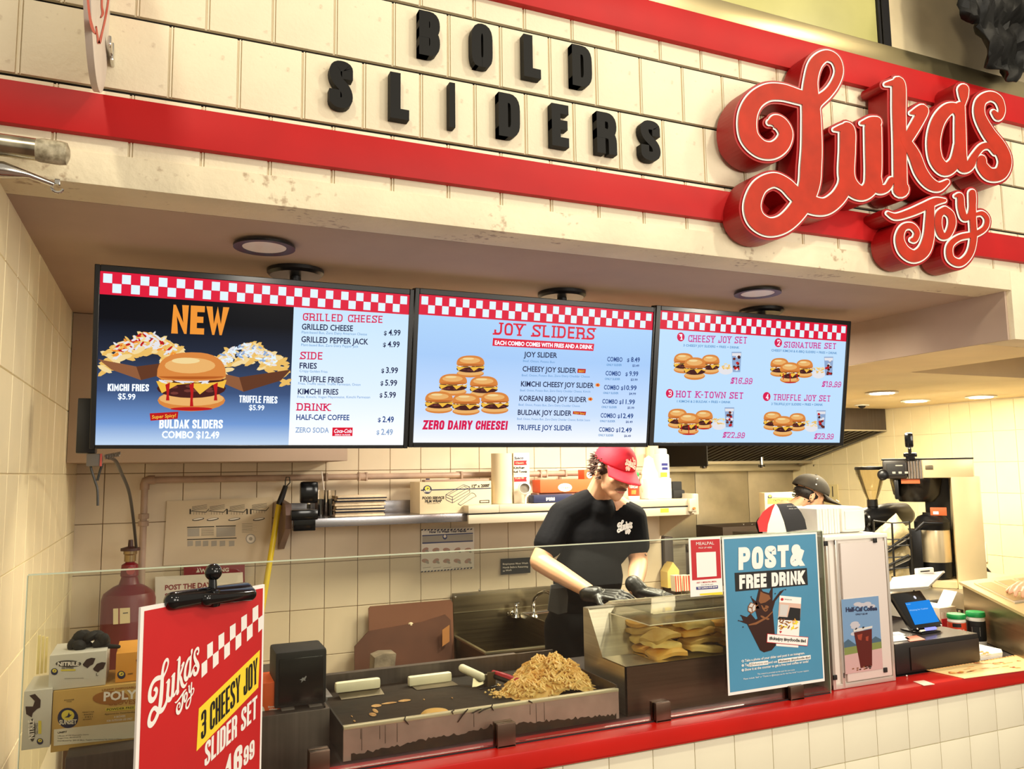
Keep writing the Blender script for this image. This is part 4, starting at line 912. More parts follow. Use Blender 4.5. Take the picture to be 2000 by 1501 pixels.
m = mb(mat('scrap', (168, 118, 60), .5, c2=(226, 180, 110), vs=50))
for (px, py, w_, h_) in ((735, 1378, 14, 4), (728, 1395, 9, 5), (790, 1368, 18, 3), (760, 1373, 22, 2), (733, 1388, 6, 6), (692, 1408, 3, 2), (687, 1399, 2, 2), (828, 1366, 2, 1.5), (883, 1363, 2, 1.5)):
    c = at(px, py, Z=gp); m.ell((c.x, c.y, gp+.001), (w_/900, h_/260, .002), None, 9, 4)
tag(m.build('burnt_scraps'), 'golden burnt scraps stuck on the left of the griddle', 'food', None, 'stuff')
m = mb(mat('burnt_strand', (44, 22, 14), .5)); rs = random.Random(31)
for (x, y, dx, dy) in ((792, 1398, 6, 16), (887, 1386, -2, 8), (914, 1384, -20, 26), (922, 1392, 18, -8), (935, 1392, 26, -12), (962, 1375, 2, 12), (1032, 1368, 8, 4)):
    a = at(x, y, Y=gy0-.004); b = at(x+dx, y+dy, Y=gy0-.003); c = a.lerp(b, .5)+V((rs.uniform(-.008, .008), -.003, .003)); m.tube([a, c, b], [.0016, .0022, .0012], 5)
tag(m.build('burnt_strands'), 'thin dark burnt strands hanging over the front rim of the griddle', 'food', None, 'stuff')
# scrapers with white handles
HW = mat('white_handle', (240, 234, 206), .4, var=.05, vs=20); BLD = mat('blade_steel', (116, 106, 88), .42, .9, var=.3, vs=8)
def scraper(pxl, pxr, lean, lab, Yh):
    a = at(*pxl, Y=Yh); b = at(*pxr, Y=Yh); g = thing('scraper', lab, 'scraper', (a.lerp(b, .5).x, Yh, gp), 'white-handled scrapers on the griddle')
    m = mb(HW); zc = (a.z+b.z)/2; m.box((a.x, Yh-.013, zc-.014), (b.x, Yh+.013, zc+.017), .0085); m.build('handle', g)
    m = mb(BLD); y0 = Yh-lean; vs = [(a.x+.006, Yh-.001, zc-.01), (b.x-.002, Yh-.001, zc-.01), (b.x+.004, y0, gp+.001), (a.x+.012, y0, gp+.001)]; m.add(vs+[(p[0], p[1]+.0015, p[2]) for p in vs], [(0, 1, 2, 3), (7, 6, 5, 4), (0, 4, 5, 1), (1, 5, 6, 2), (2, 6, 7, 3), (3, 7, 4, 0)]); m.build('blade', g)
scraper((654, 1340), (742, 1336), .04, 'white-handled scraper standing at the back left corner of the griddle', 2.54)
scraper((797, 1330), (881, 1322), .06, 'white-handled scraper leaning in the middle of the griddle', 2.56)
g = thing('turner', 'wide turner with a stubby white handle pointing to the left, on the griddle', 'spatula', (.98, 2.45, gp))
a = at(903, 1304, Y=2.52); b = at(940, 1322, Y=2.46); m = mb(HW); m.cap(a, b, .0125, .014, 16); m.build('handle', g)
c = at(945, 1355, Y=2.43); d = at(958, 1344, Y=2.46); e = at(924, 1324, Y=2.47); f_ = at(946, 1322, Y=2.465)
m = mb(mat('turner_steel', (186, 176, 150), .35, .9, var=.2, vs=14)); m.add([e, f_, at(951, 1332, Y=2.46), at(922, 1344, Y=2.46)], [(0, 1, 2, 3)], False); m.build('neck', g)
m = mb(BLACK); m.add([at(922, 1344, Y=2.46), at(951, 1332, Y=2.46), (d.x+.012, 2.43, gp+.002), (d.x-.05, 2.42, gp+.002)], [(0, 1, 2, 3)], False); sol = m.build('blade', g).modifiers.new('s', 'SOLIDIFY'); sol.thickness = .002
g = thing('griddle_turner', 'black handled spatula with a red back, in front of the onion heap', 'spatula', (.98, 2.4, gp))
a = at(960, 1316, Y=2.46); b = at(1008, 1332, Y=2.36); t_ = (b-a).normalized()
m = mb(BLACK); m.tube([a, a.lerp(b, .3), a.lerp(b, .7), b], [.009, .013, .013, .012], 14, sx=.7); m.build('handle', g)
m = mb(mat('handle_red', (190, 30, 50), .3)); m.tube([a+V((.004, 0, .007)), a.lerp(b, .3)+V((0, 0, .0085)), a.lerp(b, .7)+V((0, 0, .0085)), b+V((0, 0, .006))], [.006, .0085, .009, .008], 10, sx=.8); m.ell(b+V((.002, -.004, .002)), (.013, .012, .014)); m.build('red_grip', g)
m = mb(BLD); p1 = at(1000, 1334, Y=2.35); p2 = at(1019, 1330, Y=2.35); p3 = at(1019, 1362, Y=2.30); p4 = at(1004, 1364, Y=2.30)
m.box((p1.x, 2.335, gp+.001), (p2.x, 2.337, p1.z)); m.box((a.x-.022, 2.44, gp+.001), (a.x+.006, 2.4425, a.z+.012)); m.build('blade', g)
m = mb(BLD); q = at(955, 1340, Y=2.44); m.box((q.x-.012, 2.437, gp+.001), (q.x+.022, 2.440, q.z+.0)); m.tube([(q.x-.002, 2.45, gp), (q.x-.002, 2.45, q.z+.035)], .007, 10); m.build('rest', g)

# ------------------------------------------------------------------ steel prep housing and tray of bread
px0, px1 = 1.318, 2.06; py0 = 2.185; pz = 1.045
g = thing('prep_station', 'stainless steel prep station with a stepped side behind the glass', 'prep station', (1.6, 2.4, ZC-.004))
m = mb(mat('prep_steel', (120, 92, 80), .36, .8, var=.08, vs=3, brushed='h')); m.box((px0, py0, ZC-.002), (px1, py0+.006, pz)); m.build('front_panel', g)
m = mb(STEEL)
side = [(py0, ZC), (py0, pz), (2.325, pz), (2.415, 1.185), (2.45, 1.185), (2.45, ZC)]
m.prism(side, lambda a, b: V((px0, a, b)), lambda a, b: V((px0+.004, a, b))); m.box((px0, py0, pz-.002), (px1, 2.325, pz+.001)); m.build('side_panel', g)
m = mb(STEEL); vs = [(px0, py0+.125, pz), (px1, py0+.125, pz), (px1, py0+.24, 1.04), (px0, py0+.24, 1.04)]
m.add([(px0+.004, 2.325, pz), (px1, 2.325, pz), (px1, 2.415, 1.184), (px0+.004, 2.415, 1.184)], [(0, 1, 2, 3)], False); m.box((px0+.004, 2.31, pz-.002), (px1, 2.33, pz+.0005)); m.build('sloped_back', g)
m = mb(STEEL); m.box((px0+.004, 2.445, ZC), (px1, 2.45, 1.185)); m.box((px0+.004, 2.413, 1.182), (px1, 2.45, 1.186)); m.build('back_panel', g)
# clear tray
g = thing('bread_tray', 'clear plastic tray with a lid full of toasted bread, on the prep station', 'tray', (1.65, 2.45, pz))
tp = clear('acrylic', (253, 251, 242), .04, .04)
def quadbox(m, bot, top):
    n = len(bot); m.add(bot+top, [(k, (k+1) % n, n+(k+1) % n, n+k) for k in range(n)]+[tuple(range(n))], False)
tx0, tx1, ty0, ty1 = 1.40, 2.03, 2.165, 2.50; tb, tt_ = pz+.004, pz+.118
m = mb(tp); quadbox(m, [(tx0+.03, ty0+.006, tb), (tx1-.02, ty0+.006, tb), (tx1-.02, 2.325, tb), (tx0+.03, 2.325, tb)], [(tx0, ty0, tt_), (tx1, ty0, tt_), (tx1, ty1, tt_), (tx0, ty1, tt_)]); m.build('tub', g)
m = mb(tp); m.box((tx0-.008, ty0-.008, tt_+.002), (tx1+.008, ty1+.008, tt_+.005)); 
vs0 = [(tx0, ty0, tt_+.005), (tx1, ty0, tt_+.005), (tx1, ty1, tt_+.005), (tx0, ty1, tt_+.005)]; vs1 = [(tx0+.03, ty0+.03, tt_+.030), (tx1-.03, ty0+.03, tt_+.030), (tx1-.03, ty1-.03, tt_+.030), (tx0+.03, ty1-.03, tt_+.030)]
m.add(vs0+vs1, [(0, 1, 5, 4), (1, 2, 6, 5), (2, 3, 7, 6), (3, 0, 4, 7), (4, 5, 6, 7)], False); m.build('lid', g)
m = mb(mat('tray_rim', (250, 240, 206), .25)); 
for a, b in (((tx0-.008, ty0-.008), (tx1+.008, ty0-.008)), ((tx0-.008, ty0-.008), (tx0-.008, ty1+.008)), ((tx0-.008, ty1+.008), (tx1+.008, ty1+.008)), ((tx0+.03, ty0+.03), (tx1-.03, ty0+.03)), ((tx0+.03, ty1-.03), (tx1-.03, ty1-.03))):
    z = tt_+.004 if a[0] < tx0 else tt_+.030; m.tube([(a[0], a[1], z), (b[0], b[1], z)], .0018, 6)
m.build('rim', g)
BRD = [mat('bread_%s' % n, c, .6, c2=c2, vs=18, bump=.3, bs=40) for n, c, c2 in (('gold', (255, 214, 124), (244, 180, 74)), ('pale', (255, 236, 164), (246, 210, 120)), ('dull', (226, 196, 120), (196, 154, 80)))]
rnd = random.Random(21); k = 0
def slice_mesh(mt):
    nx, ny = 10, 8; m = mb(mt); top = []; bo = []
    pa, pb = rnd.uniform(0, 6), rnd.uniform(0, 6)
    for i in range(nx+1):
        for j in range(ny+1):
            u = i/nx*2-1; v_ = j/ny*2-1
            x = u*.062*(1-.10*abs(v_)**3); y = v_*.045*(1-.10*abs(u)**3); w_ = .0028*sin(u*3+pa)+.0022*cos(v_*4+pb)-.006*(u*u+v_*v_)*.5
            th = .0125*(1-.55*max(abs(u), abs(v_))**4); top.append((x, y, w_+th)); bo.append((x, y, w_-th))
    n = len(top); id_ = lambda i, j: i*(ny+1)+j
    fs = []
    for i in range(nx):
        for j in range(ny): fs.append((id_(i, j), id_(i+1, j), id_(i+1, j+1), id_(i, j+1))); fs.append(tuple(n+a for a in (id_(i, j), id_(i, j+1), id_(i+1, j+1), id_(i+1, j))))
    ring = [id_(i, 0) for i in range(nx+1)]+[id_(nx, j) for j in range(1, ny+1)]+[id_(i, ny) for i in range(nx-1, -1, -1)]+[id_(0, j) for j in range(ny-1, 0, -1)]
    for a, b in zip(ring, ring[1:]+ring[:1]): fs.append((a, n+a, n+b, b))
    m.add(top+bo, fs); return m
protos = []
for q_ in range(6): 
    o = tag(slice_mesh(BRD[q_ % 3]).build('toast_slice', angle=60), 'golden toasted bread slice stacked inside the clear tray', 'bread', 'toasted bread slices in the clear tray'); protos.append(o)
cnt = 0
for ix in range(4):
    for iy in range(2):
        for lv in range(4 if (ix > 0 or iy) else 3):
            src = protos[cnt % 6]; o = src if cnt < 6 else dup(src, (0, 0, 0)); cnt += 1
            o.location = (tx0+.10+ix*.138+rnd.uniform(-.006, .006), ty0+.075+iy*.10+lv*.010+rnd.uniform(-.006, .006), tb+.016+lv*.0235); o.rotation_euler = (rnd.uniform(-.12, .12), rnd.uniform(-.12, .12), rnd.uniform(-.25, .25))
# thin plastic film over the right half of the tray
# ------------------------------------------------------------------ back-kitchen food on steel ledge behind
# ------------------------------------------------------------------ left end of the counter: cabinet, glove boxes, card reader box
g = thing('steel_cabinet', 'dark steel undercounter cabinet at the left end behind the glass', 'cabinet', (.03, 2.5, 0))
m = mb(DSTEEL); m.box((-.205, 2.36, 0), (.23, 2.9, .950), .004); m.box((.23, 2.29, 0), (.438, 2.9, 1.008), .003); m.build('body', g)
GBOX = mat('box_grey', (208, 206, 198), .6, var=.03, vs=5); TAN = mat('box_tan', (204, 168, 96), .6, var=.05, vs=5); WBOX = mat('box_white', (228, 222, 204), .6); OR = mat('box_orange', (226, 160, 66), .6, var=.05, vs=6); ORG_ = mat('box_bright_orange', (230, 92, 24), .5); BR = mat('box_brown', (160, 104, 44), .6); YL = mat('label_yellow', (222, 206, 80), .6)
def face(Y, tl, br, depth, top_m, name, lab, cat, group=None, front=None, z=None):
    a = at(*tl, Y=Y); b = at(*br, Y=Y); z0 = b.z if z is None else z
    g = thing(name, lab, cat, ((a.x+b.x)/2, Y+depth/2, z0), group)
    m = mb(front or top_m); m.box((a.x, Y, z0), (b.x, Y+depth, a.z), .0012); m.build('carton', g); return g, (a.x, b.x, z0, a.z), Pl((0, Y-.0008, 0), (1, 0, 0), (0, 0, 1))
def badge(m, pl, x, y, r, words=True):
    poly(m, pl, INKN, ellp(x, y, r, r*.98), .0002); poly(m, pl, YL, ellp(x, y-r*.25, r*.62, r*.52), .0004); poly(m, pl, INKN, [(x-r*.35, y-r*.05), (x-r*.05, y-r*.2), (x+r*.1, y-r*.55), (x+r*.2, y-r*.3), (x+r*.4, y-r*.35), (x+r*.1, y-r*.05)], .0006)
    if words: text(m, pl, 'SUNSET', (x-r*.85, y+r*.62), (x+r*.85, y+r*.55), r*.42, WBOX, .0008, 'h')
z5 = (0, 1180, 4.675)
g, R_, pl = face(2.44, (104, 1350), (266, 1447), .19, WBOX, 'glove_carton', 'large tan and white carton reading POLY GLOVES at the bottom of the stack', 'box', None, TAN)
p = Pl2(pl, z5); m = MB(); poly(m, p, WBOX, [(492, 1140), (1235, 1062), (1235, 1215), (490, 1290)], .0001)
poly(m, p, BR, ellp(1010, 850, 165, 62, rot=-.05), .0002); text(m, p, 'POLY', (945, 878), (1248, 855), 78, pW, .0006, 'h'); text(m, p, 'GLOVES', (985, 922), (1240, 902), 40, BR, .0004, 'B'); text(m, p, 'UNIFIT DISPOSABLE', (930, 790), (1250, 760), 18, BR, .0004, 'B')
poly(m, p, YL, [(965, 945), (1240, 922), (1240, 955), (965, 975)], .0003); text(m, p, 'POWDER FREE', (975, 968), (1225, 948), 20, INK, .0005, 'B'); text(m, p, 'Approved for Food Handling', (955, 1008), (1240, 985), 14, INK, .0004, 'b'); text(m, p, '4 BOXES', (1040, 1035), (1145, 1025), 18, pW, .0004, 'B'); text(m, p, 'FOR OUTDOOR USE ONLY', (975, 1072), (1210, 1048), 18, pW, .0004, 'B')
badge(m, p, 620, 1035, 95); text(m, p, 'POWDER', (585, 880), (678, 872), 12, INK, .0004); text(m, p, 'FREE', (610, 892), (655, 890), 10, INK, .0004)
for k, s in enumerate(('PERFECT FOR', '- BAKERY', '- DELI', '- RESTAURANTS')): text(m, p, s, (752, 990+k*22), (860-k*8, 984+k*22), 12, INK, .0004)
text(m, p, 'UNIFIT', (527, 1178), (612, 1168), 16, INK, .0004, 'h')
for k, (s, x1) in enumerate((('4 Boxes of 100 Disposable Gloves', 810), ('Target Corp., distributed by', 740), ('Distributed by: 200 W Blvd, Tappan, Harrisburg NJ, Made in China', 1110))): text(m, p, s, (525, 1205+k*22), (x1, 1190+k*20), 11, INK, .0004)
m.build('print', g, flip=False)
g, R2, pl = face(2.43, (47, 1350), (97, 1458), .17, GBOX, 'glove_box', 'grey nitrile glove box standing upright beside the large carton', 'box')
p = Pl2(pl, z5); m = MB(); BKK = mat('grey_ink', (70, 66, 62), .6)
poly(m, p, BKK, ellp(295, 1145, 28, 105), .0002); a_ = p.uv(312, 1218); b_ = p.uv(308, 1048); text(m, p, 'NITRILE', a_, b_, .0125, pW, .0004, 'h', px=False); badge(m, p, 365, 1248, 30, False)
poly(m, p, mat('glove_print', (58, 40, 38), .6), [(268, 830), (320, 815), (372, 870), (368, 940), (340, 952), (300, 990), (290, 1030), (240, 1000), (232, 930), (300, 930), (318, 880)], .0002); poly(m, p, YL, [(350, 1060), (378, 1060), (378, 1180), (350, 1180)], .0002); text(m, p, 'GLOVES', p.uv(346, 1180), p.uv(344, 1080), .006, BKK, .0004, 'b', px=False); m.build('print', g, flip=False)
zt_ = R_[3]
g, R3, pl = face(2.45, (97, 1280), (206, 1332), .16, GBOX, 'glove_box', 'grey nitrile glove box with a black glove poking out of the top', 'box', None, None, zt_+.001)
p = Pl2(pl, z5); m = MB(); poly(m, p, BKK, ellp(625, 540, 118, 32), .0002); text(m, p, 'NITRILE', (525, 560), (722, 555), 34, pW, .0004, 'h'); text(m, p, 'GLOVES', (562, 588), (672, 585), 16, BKK, .0004, 'B'); poly(m, p, YL, [(555, 592), (690, 588), (690, 604), (555, 608)], .0003); badge(m, p, 497, 612, 32, False)
GP = MATS['glove_print']
for dx, dy in ((0, 0), (95, 40)): poly(m, p, GP, [(790+dx, 500+dy), (835+dx, 485+dy), (872+dx, 490+dy), (850+dx, 545+dy), (820+dx, 560+dy), (800+dx, 580+dy), (762+dx, 560+dy), (755+dx, 545+dy)], .0002)
text(m, p, 'L', (878, 650), (900, 648), 26, BKK, .0004, 'b'); text(m, p, 'DISPOSABLE NITRILE EXAM GLOVES', (590, 680), (765, 675), 8, BKK, .0004); m.build('print', g, flip=False)
m = mb(MBLACK); c = V(((R3[0]+R3[1])/2+.018, 2.52, R3[3])); rnd = random.Random(2)
for k in range(16): m.ell(c+V((rnd.uniform(-.04, .04), rnd.uniform(-.02, .02), rnd.uniform(.0, .03)*(1))), (rnd.uniform(.014, .026), rnd.uniform(.012, .02), rnd.uniform(.01, .018)), M.Rotation(rnd.uniform(0, 3), 3, 'Y'), 10, 6)
m.cap(c+V((.02, -.01, .004)), c+V((.075, -.02, -.002)), .008, .005); one(m, 'loose_glove', 'crumpled black glove on top of the grey glove box', 'glove')
g, R4_, pl = face(2.46, (227, 1276), (300, 1331), .18, OR, 'glove_box', 'orange glove box half hidden behind the red board', 'box', None, None, zt_+.001)
p = Pl2(pl, z5); m = MB(); badge(m, p, 1108, 642, 38, False); text(m, p, 'UNIFIT', (1165, 640), (1215, 636), 12, INK, .0004, 'B'); poly(m, p, BR, ellp(1290, 510, 50, 20), .0002); m.build('print', g, flip=False)
m = mb(mat('stir_sticks', (236, 220, 160), .5)); a = at(84, 1240, Y=2.62); b = at(84, 1315, Y=2.62)
for k in range(3): m.box((a.x-.012+k*.009, 2.62+k*.004, b.z), (a.x-.006+k*.009, 2.628+k*.004, a.z-.004*k))
one(m, 'stir_sticks', 'bundle of pale wooden sticks standing by the left wall', 'sticks')
g, R5, pl = face(2.34, (500, 1336), (549, 1408), .13, ORG_, 'glove_box', 'bright orange carton between the red board and the black speaker box', 'box', None, None, .969)
z6 = (500, 1150, 4.0); p = Pl2(pl, z6); m = MB()
for k, s in enumerate(('Boneless', 'Wheat', 'Pan')): text(m, p, s, (95+k*5, 925+k*20), (175-k*8, 918+k*20), 12, pW, .0004, 'B')
text(m, p, 'SANDWICH SIZE', (52, 1003), (180, 994), 12, pW, .0004, 'h'); poly(m, p, pW, ellp(35, 950, 32, 42), .0002); m.build('print', g, flip=False)
a = at(538, 1275, Y=2.33); b = at(639, 1366, Y=2.33)
g = thing('speaker_box', 'square black box with a small grey bird mark, on the steel cabinet', 'box', ((a.x+b.x)/2, 2.39, .97))
m = mb(mat('cabinet_black', (22, 23, 28), .6)); m.box((a.x, 2.33, b.z-.008), (b.x-.002, 2.46, a.z), .008); m.build('housing', g)
m = mb(mat('screen_black', (7, 9, 14), .2)); m.box((a.x+.010, 2.3265, b.z-.0), (b.x-.012, 2.331, a.z-.018), .002); m.build('front_panel', g)
pl = Pl((0, 2.3258, 0), (1, 0, 0), (0, 0, 1), z6); m = MB(); poly(m, pl, mat('mark_grey', (150, 152, 160), .5), [(340, 706), (358, 700), (362, 690), (376, 692), (390, 676), (396, 682), (384, 704), (388, 716), (372, 712), (350, 732), (358, 714)], 0); m.build('bird_mark', g, flip=False)
for x0_, x1_ in ((550, 575), (604, 629)):
    a2 = at(x0_, 1370, Y=2.32); b2 = at(x1_, 1380, Y=2.32); m = mb(mat('foot_grey', (120, 112, 112), .5)); m.box((a2.x, 2.315, 1.0085), (b2.x, 2.36, b.z-.007)); m.build('foot', g)
cable([(634, 1378), (635, 1400), (640, 1430), (632, 1460), (638, 1495)], 2.30, 2.30, .0028, BLACK, 'thin black cable dropping from the black box past the steel cabinet')
g = thing('steel_bracket', 'small angled steel bracket between the black box and the griddle', 'bracket', (.46, 2.4, .968))
a = at(636, 1358, Y=2.40); m = mb(mat('bracket_grey', (150, 150, 156), .4, .8)); m.box((a.x-.012, 2.36, 1.0085), (a.x-.002, 2.50, a.z+.006), .001); m.box((a.x-.012, 2.36, a.z+.004), (a.x+.012, 2.50, a.z+.007), .001); m.build('plate', g)

# ------------------------------------------------------------------ things on the back wall
# pipe
g = thing('gas_pipe', 'beige painted pipe running along the back wall with an elbow at the left', 'pipe', (1, 4.42, 1.63))
pa = at(283, 937, Y=4.42); pb = V((2.9, 4.42, pa.z)); pc = at(272, 1112, Y=4.42)
m = mb(PIPE); m.tube([(pa.x+.03, 4.42, pa.z), pb], .017, 14); m.tube([(pa.x, 4.42, pa.z-.03), (pa.x, 4.42, .9)], .0165, 14); m.build('pipe', g)
m = mb(PIPE); m.tube([(pa.x+.045, 4.42, pa.z), (pa.x+.02, 4.42, pa.z), (pa.x+.004, 4.42, pa.z-.006), (pa.x, 4.42, pa.z-.022), (pa.x, 4.42, pa.z-.048)], [.023, .023, .023, .023, .023], 14); m.build('elbow', g)
for (x, y) in ((708, 926), (1060, 922)):
    q = at(x, y, Y=4.42); m = mb(PIPE); m.tube([(q.x-.02, 4.42, pa.z), (q.x-.02, 4.42, pa.z), (q.x+.02, 4.42, pa.z)], .023, 14); m.box((q.x-.024, 4.396, pa.z-.024), (q.x-.016, 4.444, pa.z+.024), .004); m.box((q.x+.016, 4.396, pa.z-.024), (q.x+.024, 4.444, pa.z+.024), .004); m.build('coupling', g)
for y in (1008, 1022):
    q = at(276, y, Y=4.42); m = mb(PIPE); m.lathe([(.017, -.014), (.025, -.012), (.025, .012), (.017, .014)], (pa.x, 4.42, q.z), (0, 0, 1), 10); m.build('union', g)
for x in (637, 1103, 900):
    q = at(x, 926, Y=4.42); m = mb(PIPE); m.box((q.x-.006, 4.395, pa.z-.022), (q.x+.006, 4.490, pa.z+.022), .002); m.build('pipe_clip', g)
# red tank
g = thing('fire_tank', 'dark red fire suppression tank with a valve, against the back wall at left', 'fire extinguisher', (-.13, 4.28, 0))
ex, ey = -.135, 4.26; q = at(260, 1135, Y=ey); r_ = .118
m = mb(mat('tank_red', (100, 12, 24), .4)); zt0 = q.z-.02; m.lathe([(0, 0), (r_, 0.01), (r_, zt0-.06), (r_*.92, zt0-.03), (r_*.6, zt0-.002), (.045, zt0+.01), (.036, zt0+.04), (.036, zt0+.045), (0, zt0+.045)], (ex, ey, 0), (0, 0, 1), 36); m.build('tank', g)
m = mb(mat('tank_cap', (110, 22, 30), .35)); m.lathe([(.034, 0), (.040, .01), (.036, .06), (.02, .07), (.02, .08)], (ex, ey, zt0+.04), (0, 0, 1), 20); m.build('neck', g)
m = mb(mat('brass', (150, 130, 96), .3, .9)); m.lathe([(.026, 0), (.026, .03), (.03, .035), (.03, .05)], (ex, ey, zt0+.115), (0, 0, 1), 16); m.use(mat('valve_dark', (60, 30, 28), .5)).lathe([(.043, 0), (.043, .012), (.012, .02), (.01, .05), (0, .05)], (ex, ey, zt0+.165), (0, 0, 1), 20); m.build('valve', g)
m = mb(mat('gauge', (150, 60, 60), .4)); m.lathe([(0, 0), (.018, 0), (.018, .012), (0, .012)], (ex+.005, ey-.05, zt0+.075), (0, 1, 0), 20); m.build('gauge', g)
m = MB(); pl = Pl((0, ey-r_-.001, 0), (1, 0, 0), (0, 0, 1)); LBL = mat('label_cream', (206, 190, 150), .6)
poly(m, pl, LBL, [(221, 1188), (254, 1186), (254, 1216), (221, 1219)], 0); poly(m, pl, mat('label_line', (130, 60, 50), .6), [(231, 1187), (234, 1187), (234, 1218), (231, 1218)], .0004); poly(m, pl, BKK, [(240, 1196), (250, 1195), (250, 1197), (240, 1198)], .0004); m.build('label', g, flip=False)
# printed sheets
def sheet(Y, pts, mt, name, lab, cat, draw=None, th=.001):
    P0 = [at(*p, Y=Y) for p in pts]; g = thing(name, lab, cat, tuple(sum((v for v in P0), V())/len(P0)))
    m = mb(mt); q = [(v.x, v.z) for v in P0]; m.prism(q, lambda a, b: V((a, Y, b)), lambda a, b: V((a, Y+th, b))); m.build('sheet', g)
    if draw:
        m = MB(); pl = Pl((0, Y-.0006, 0), (1, 0, 0), (0, 0, 1)); draw(m, pl); m.build('print', g, flip=False)
    return g
z3 = (0, 850, 3.333)
def dr(m, pl):
    p = Pl2(pl, z3); rnd = random.Random(8); lt = BKK
    for (x, y) in ((1300, 475), (1415, 475), (1545, 475), (1690, 465)):
        for k in range(4): poly(m, p, lt, [(x-50, y-12+k*8), (x+48, y-26+k*8), (x+48, y-24+k*8), (x-50, y-9+k*8)], .0002)
        poly(m, p, lt, [(x-60, y+14), (x+40, y+22), (x+60, y), (x+62, y+4), (x+42, y+27), (x-60, y+18)], .0002)
        for k in range(5): poly(m, p, lt, [(x-40+k*18, y+22), (x-38+k*18, y+22), (x-38+k*18, y+40), (x-40+k*18, y+40)], .0002)
    for x in (1238, 1478, 1608, 1632): poly(m, p, INK, [(x-4, 478), (x+5, 478), (x+5, 512), (x-4, 512)], .0003)
    for x in (1290, 1385, 1525, 1685): poly(m, p, lt, ellp(x, 545, 40, 9, rot=-.15), .0002); poly(m, p, PAPER, ellp(x, 543, 33, 5, rot=-.15), .0003)
    poly(m, p, INK, [(1218, 595), (1395, 590), (1395, 596), (1218, 601)], .0002); poly(m, p, INK, [(1405, 588), (1535, 585), (1535, 591), (1405, 594)], .0002); poly(m, p, INK, [(1218, 674), (1540, 664), (1540, 670), (1218, 680)], .0002)
    gr = mat('print_grey', (170, 164, 152), .7); poly(m, p, gr, [(1220, 605), (1298, 603), (1298, 655), (1220, 658)], .0002); poly(m, p, gr, [(1408, 598), (1532, 595), (1532, 655), (1408, 660)], .0002)
    for k in range(7): poly(m, p, lt, [(1310, 608+k*7), (1392, 606+k*7), (1392, 608+k*7), (1310, 610+k*7)], .0002); poly(m, p, lt, [(1575, 575+k*9), (1640+rnd.uniform(0, 50), 572+k*9), (1640, 574+k*9), (1575, 577+k*9)], .0002)
    for x in (1240, 1292, 1340, 1395, 1450, 1510): poly(m, p, gr, [(x-20, 686), (x+16, 684), (x+16, 718), (x-20, 722)], .0002)
    poly(m, p, gr, ellp(1632, 672, 33, 33), .0002); poly(m, p, PAPER, ellp(1632, 672, 26, 26), .0003); poly(m, p, gr, ellp(1632, 672, 12, 12), .0004)
sheet(4.488, [(326, 978), (533, 970), (527, 1096), (319, 1104)], mat('sheet_cream', (214, 198, 170), .7), 'equipment_chart', 'large white sheet of line drawings taped on the back wall', 'poster', dr)
def dw(m, pl):
    p = Pl2(pl, z3); text(m, p, 'WARNING', (1300, 893), (1490, 885), 24, PAPER, .0004, 'h'); poly(m, p, PAPER, [(1276, 892), (1290, 866), (1302, 890)], .0003)
WR = mat('warn_red', (140, 24, 36), .5)
sheet(4.46, [(359, 1107), (478, 1102), (478, 1160), (359, 1165)], WR, 'warning_sign', 'dark red sign headed WARNING on the back wall', 'sign', dw)
def dn(m, pl):
    p = Pl2(pl, z3); text(m, p, 'POST THE DAY,', (1073, 1006), (1382, 985), 32, WR, .0004, 'h'); text(m, p, 'SHARE THE JOY', (1072, 1058), (1390, 1040), 30, WR, .0004, 'h')
sheet(4.44, [(303, 1126), (474, 1117), (478, 1200), (303, 1212)], PAPER, 'notice_sheet', 'white notice reading POST THE DAY in front of the warning sign', 'notice', dn)
z7 = (500, 850, 3.752)
def dh(m, pl):
    p = Pl2(pl, z7); bl = mat('hand_blue', (70, 78, 120), .6); gr = MATS['print_grey']; pk = mat('hand_pink', (186, 148, 132), .6)
    for y0, dy in ((690, -5), (997, -28)):
        for k in range(16): poly(m, p, INKN, [(1212+k*24, y0+dy*k/15-2), (1226+k*24, y0+dy*k/15-4), (1222+k*24, y0+dy*k/15+5), (1208+k*24, y0+dy*k/15+7)], .0002)
    text(m, p, 'How To Wash Your Hands', (1270, 716), (1540, 706), 18, INKN, .0004, 'h')
    poly(m, p, gr, [(1218, 738), (1590, 722), (1590, 778), (1218, 792)], .0002); poly(m, p, bl, [(1218, 730), (1590, 712), (1590, 720), (1218, 738)], .0003); poly(m, p, bl, [(1218, 784), (1590, 768), (1590, 776), (1218, 794)], .0003); poly(m, p, bl, ellp(1384, 742, 17, 20), .0004); poly(m, p, PAPER, ellp(1384, 738, 10, 11), .0005)
    for k in range(10):
        x = 1240+(k % 5)*78; y = 838+(k//5)*80; poly(m, p, pk, ellp(x, y, 26, 15, rot=-.5+.3*(k % 3)), .0002); poly(m, p, gr, ellp(x+14, y+10, 16, 9, rot=.6), .0003)
    for k in range(5): poly(m, p, gr, [(1222+k*76, 968), (1280+k*76, 962), (1280+k*76, 966), (1222+k*76, 972)], .0002)
sheet(4.488, [(823, 1034), (926, 1029), (926, 1110), (822, 1116)], PAPER, 'handwash_poster', 'white poster reading How To Wash Your Hands above the sink', 'poster', dh)
def de(m, pl):
    p = Pl2(pl, (950, 850, 3.752))
    for k, (s, x1) in enumerate((('Employees Must Wash', 305), ('Hands Before Returning', 305), ('to Work', 185))): text(m, p, s, (120, 948+k*25), (x1, 940+k*25), 13, PAPER, .0004, 'B')
sheet(4.486, [(979, 1091), (1036, 1088), (1036, 1118), (979, 1122)], MBLACK, 'employee_sign', 'small black sign about washing hands, beside the man\'s elbow', 'sign', de, .004)
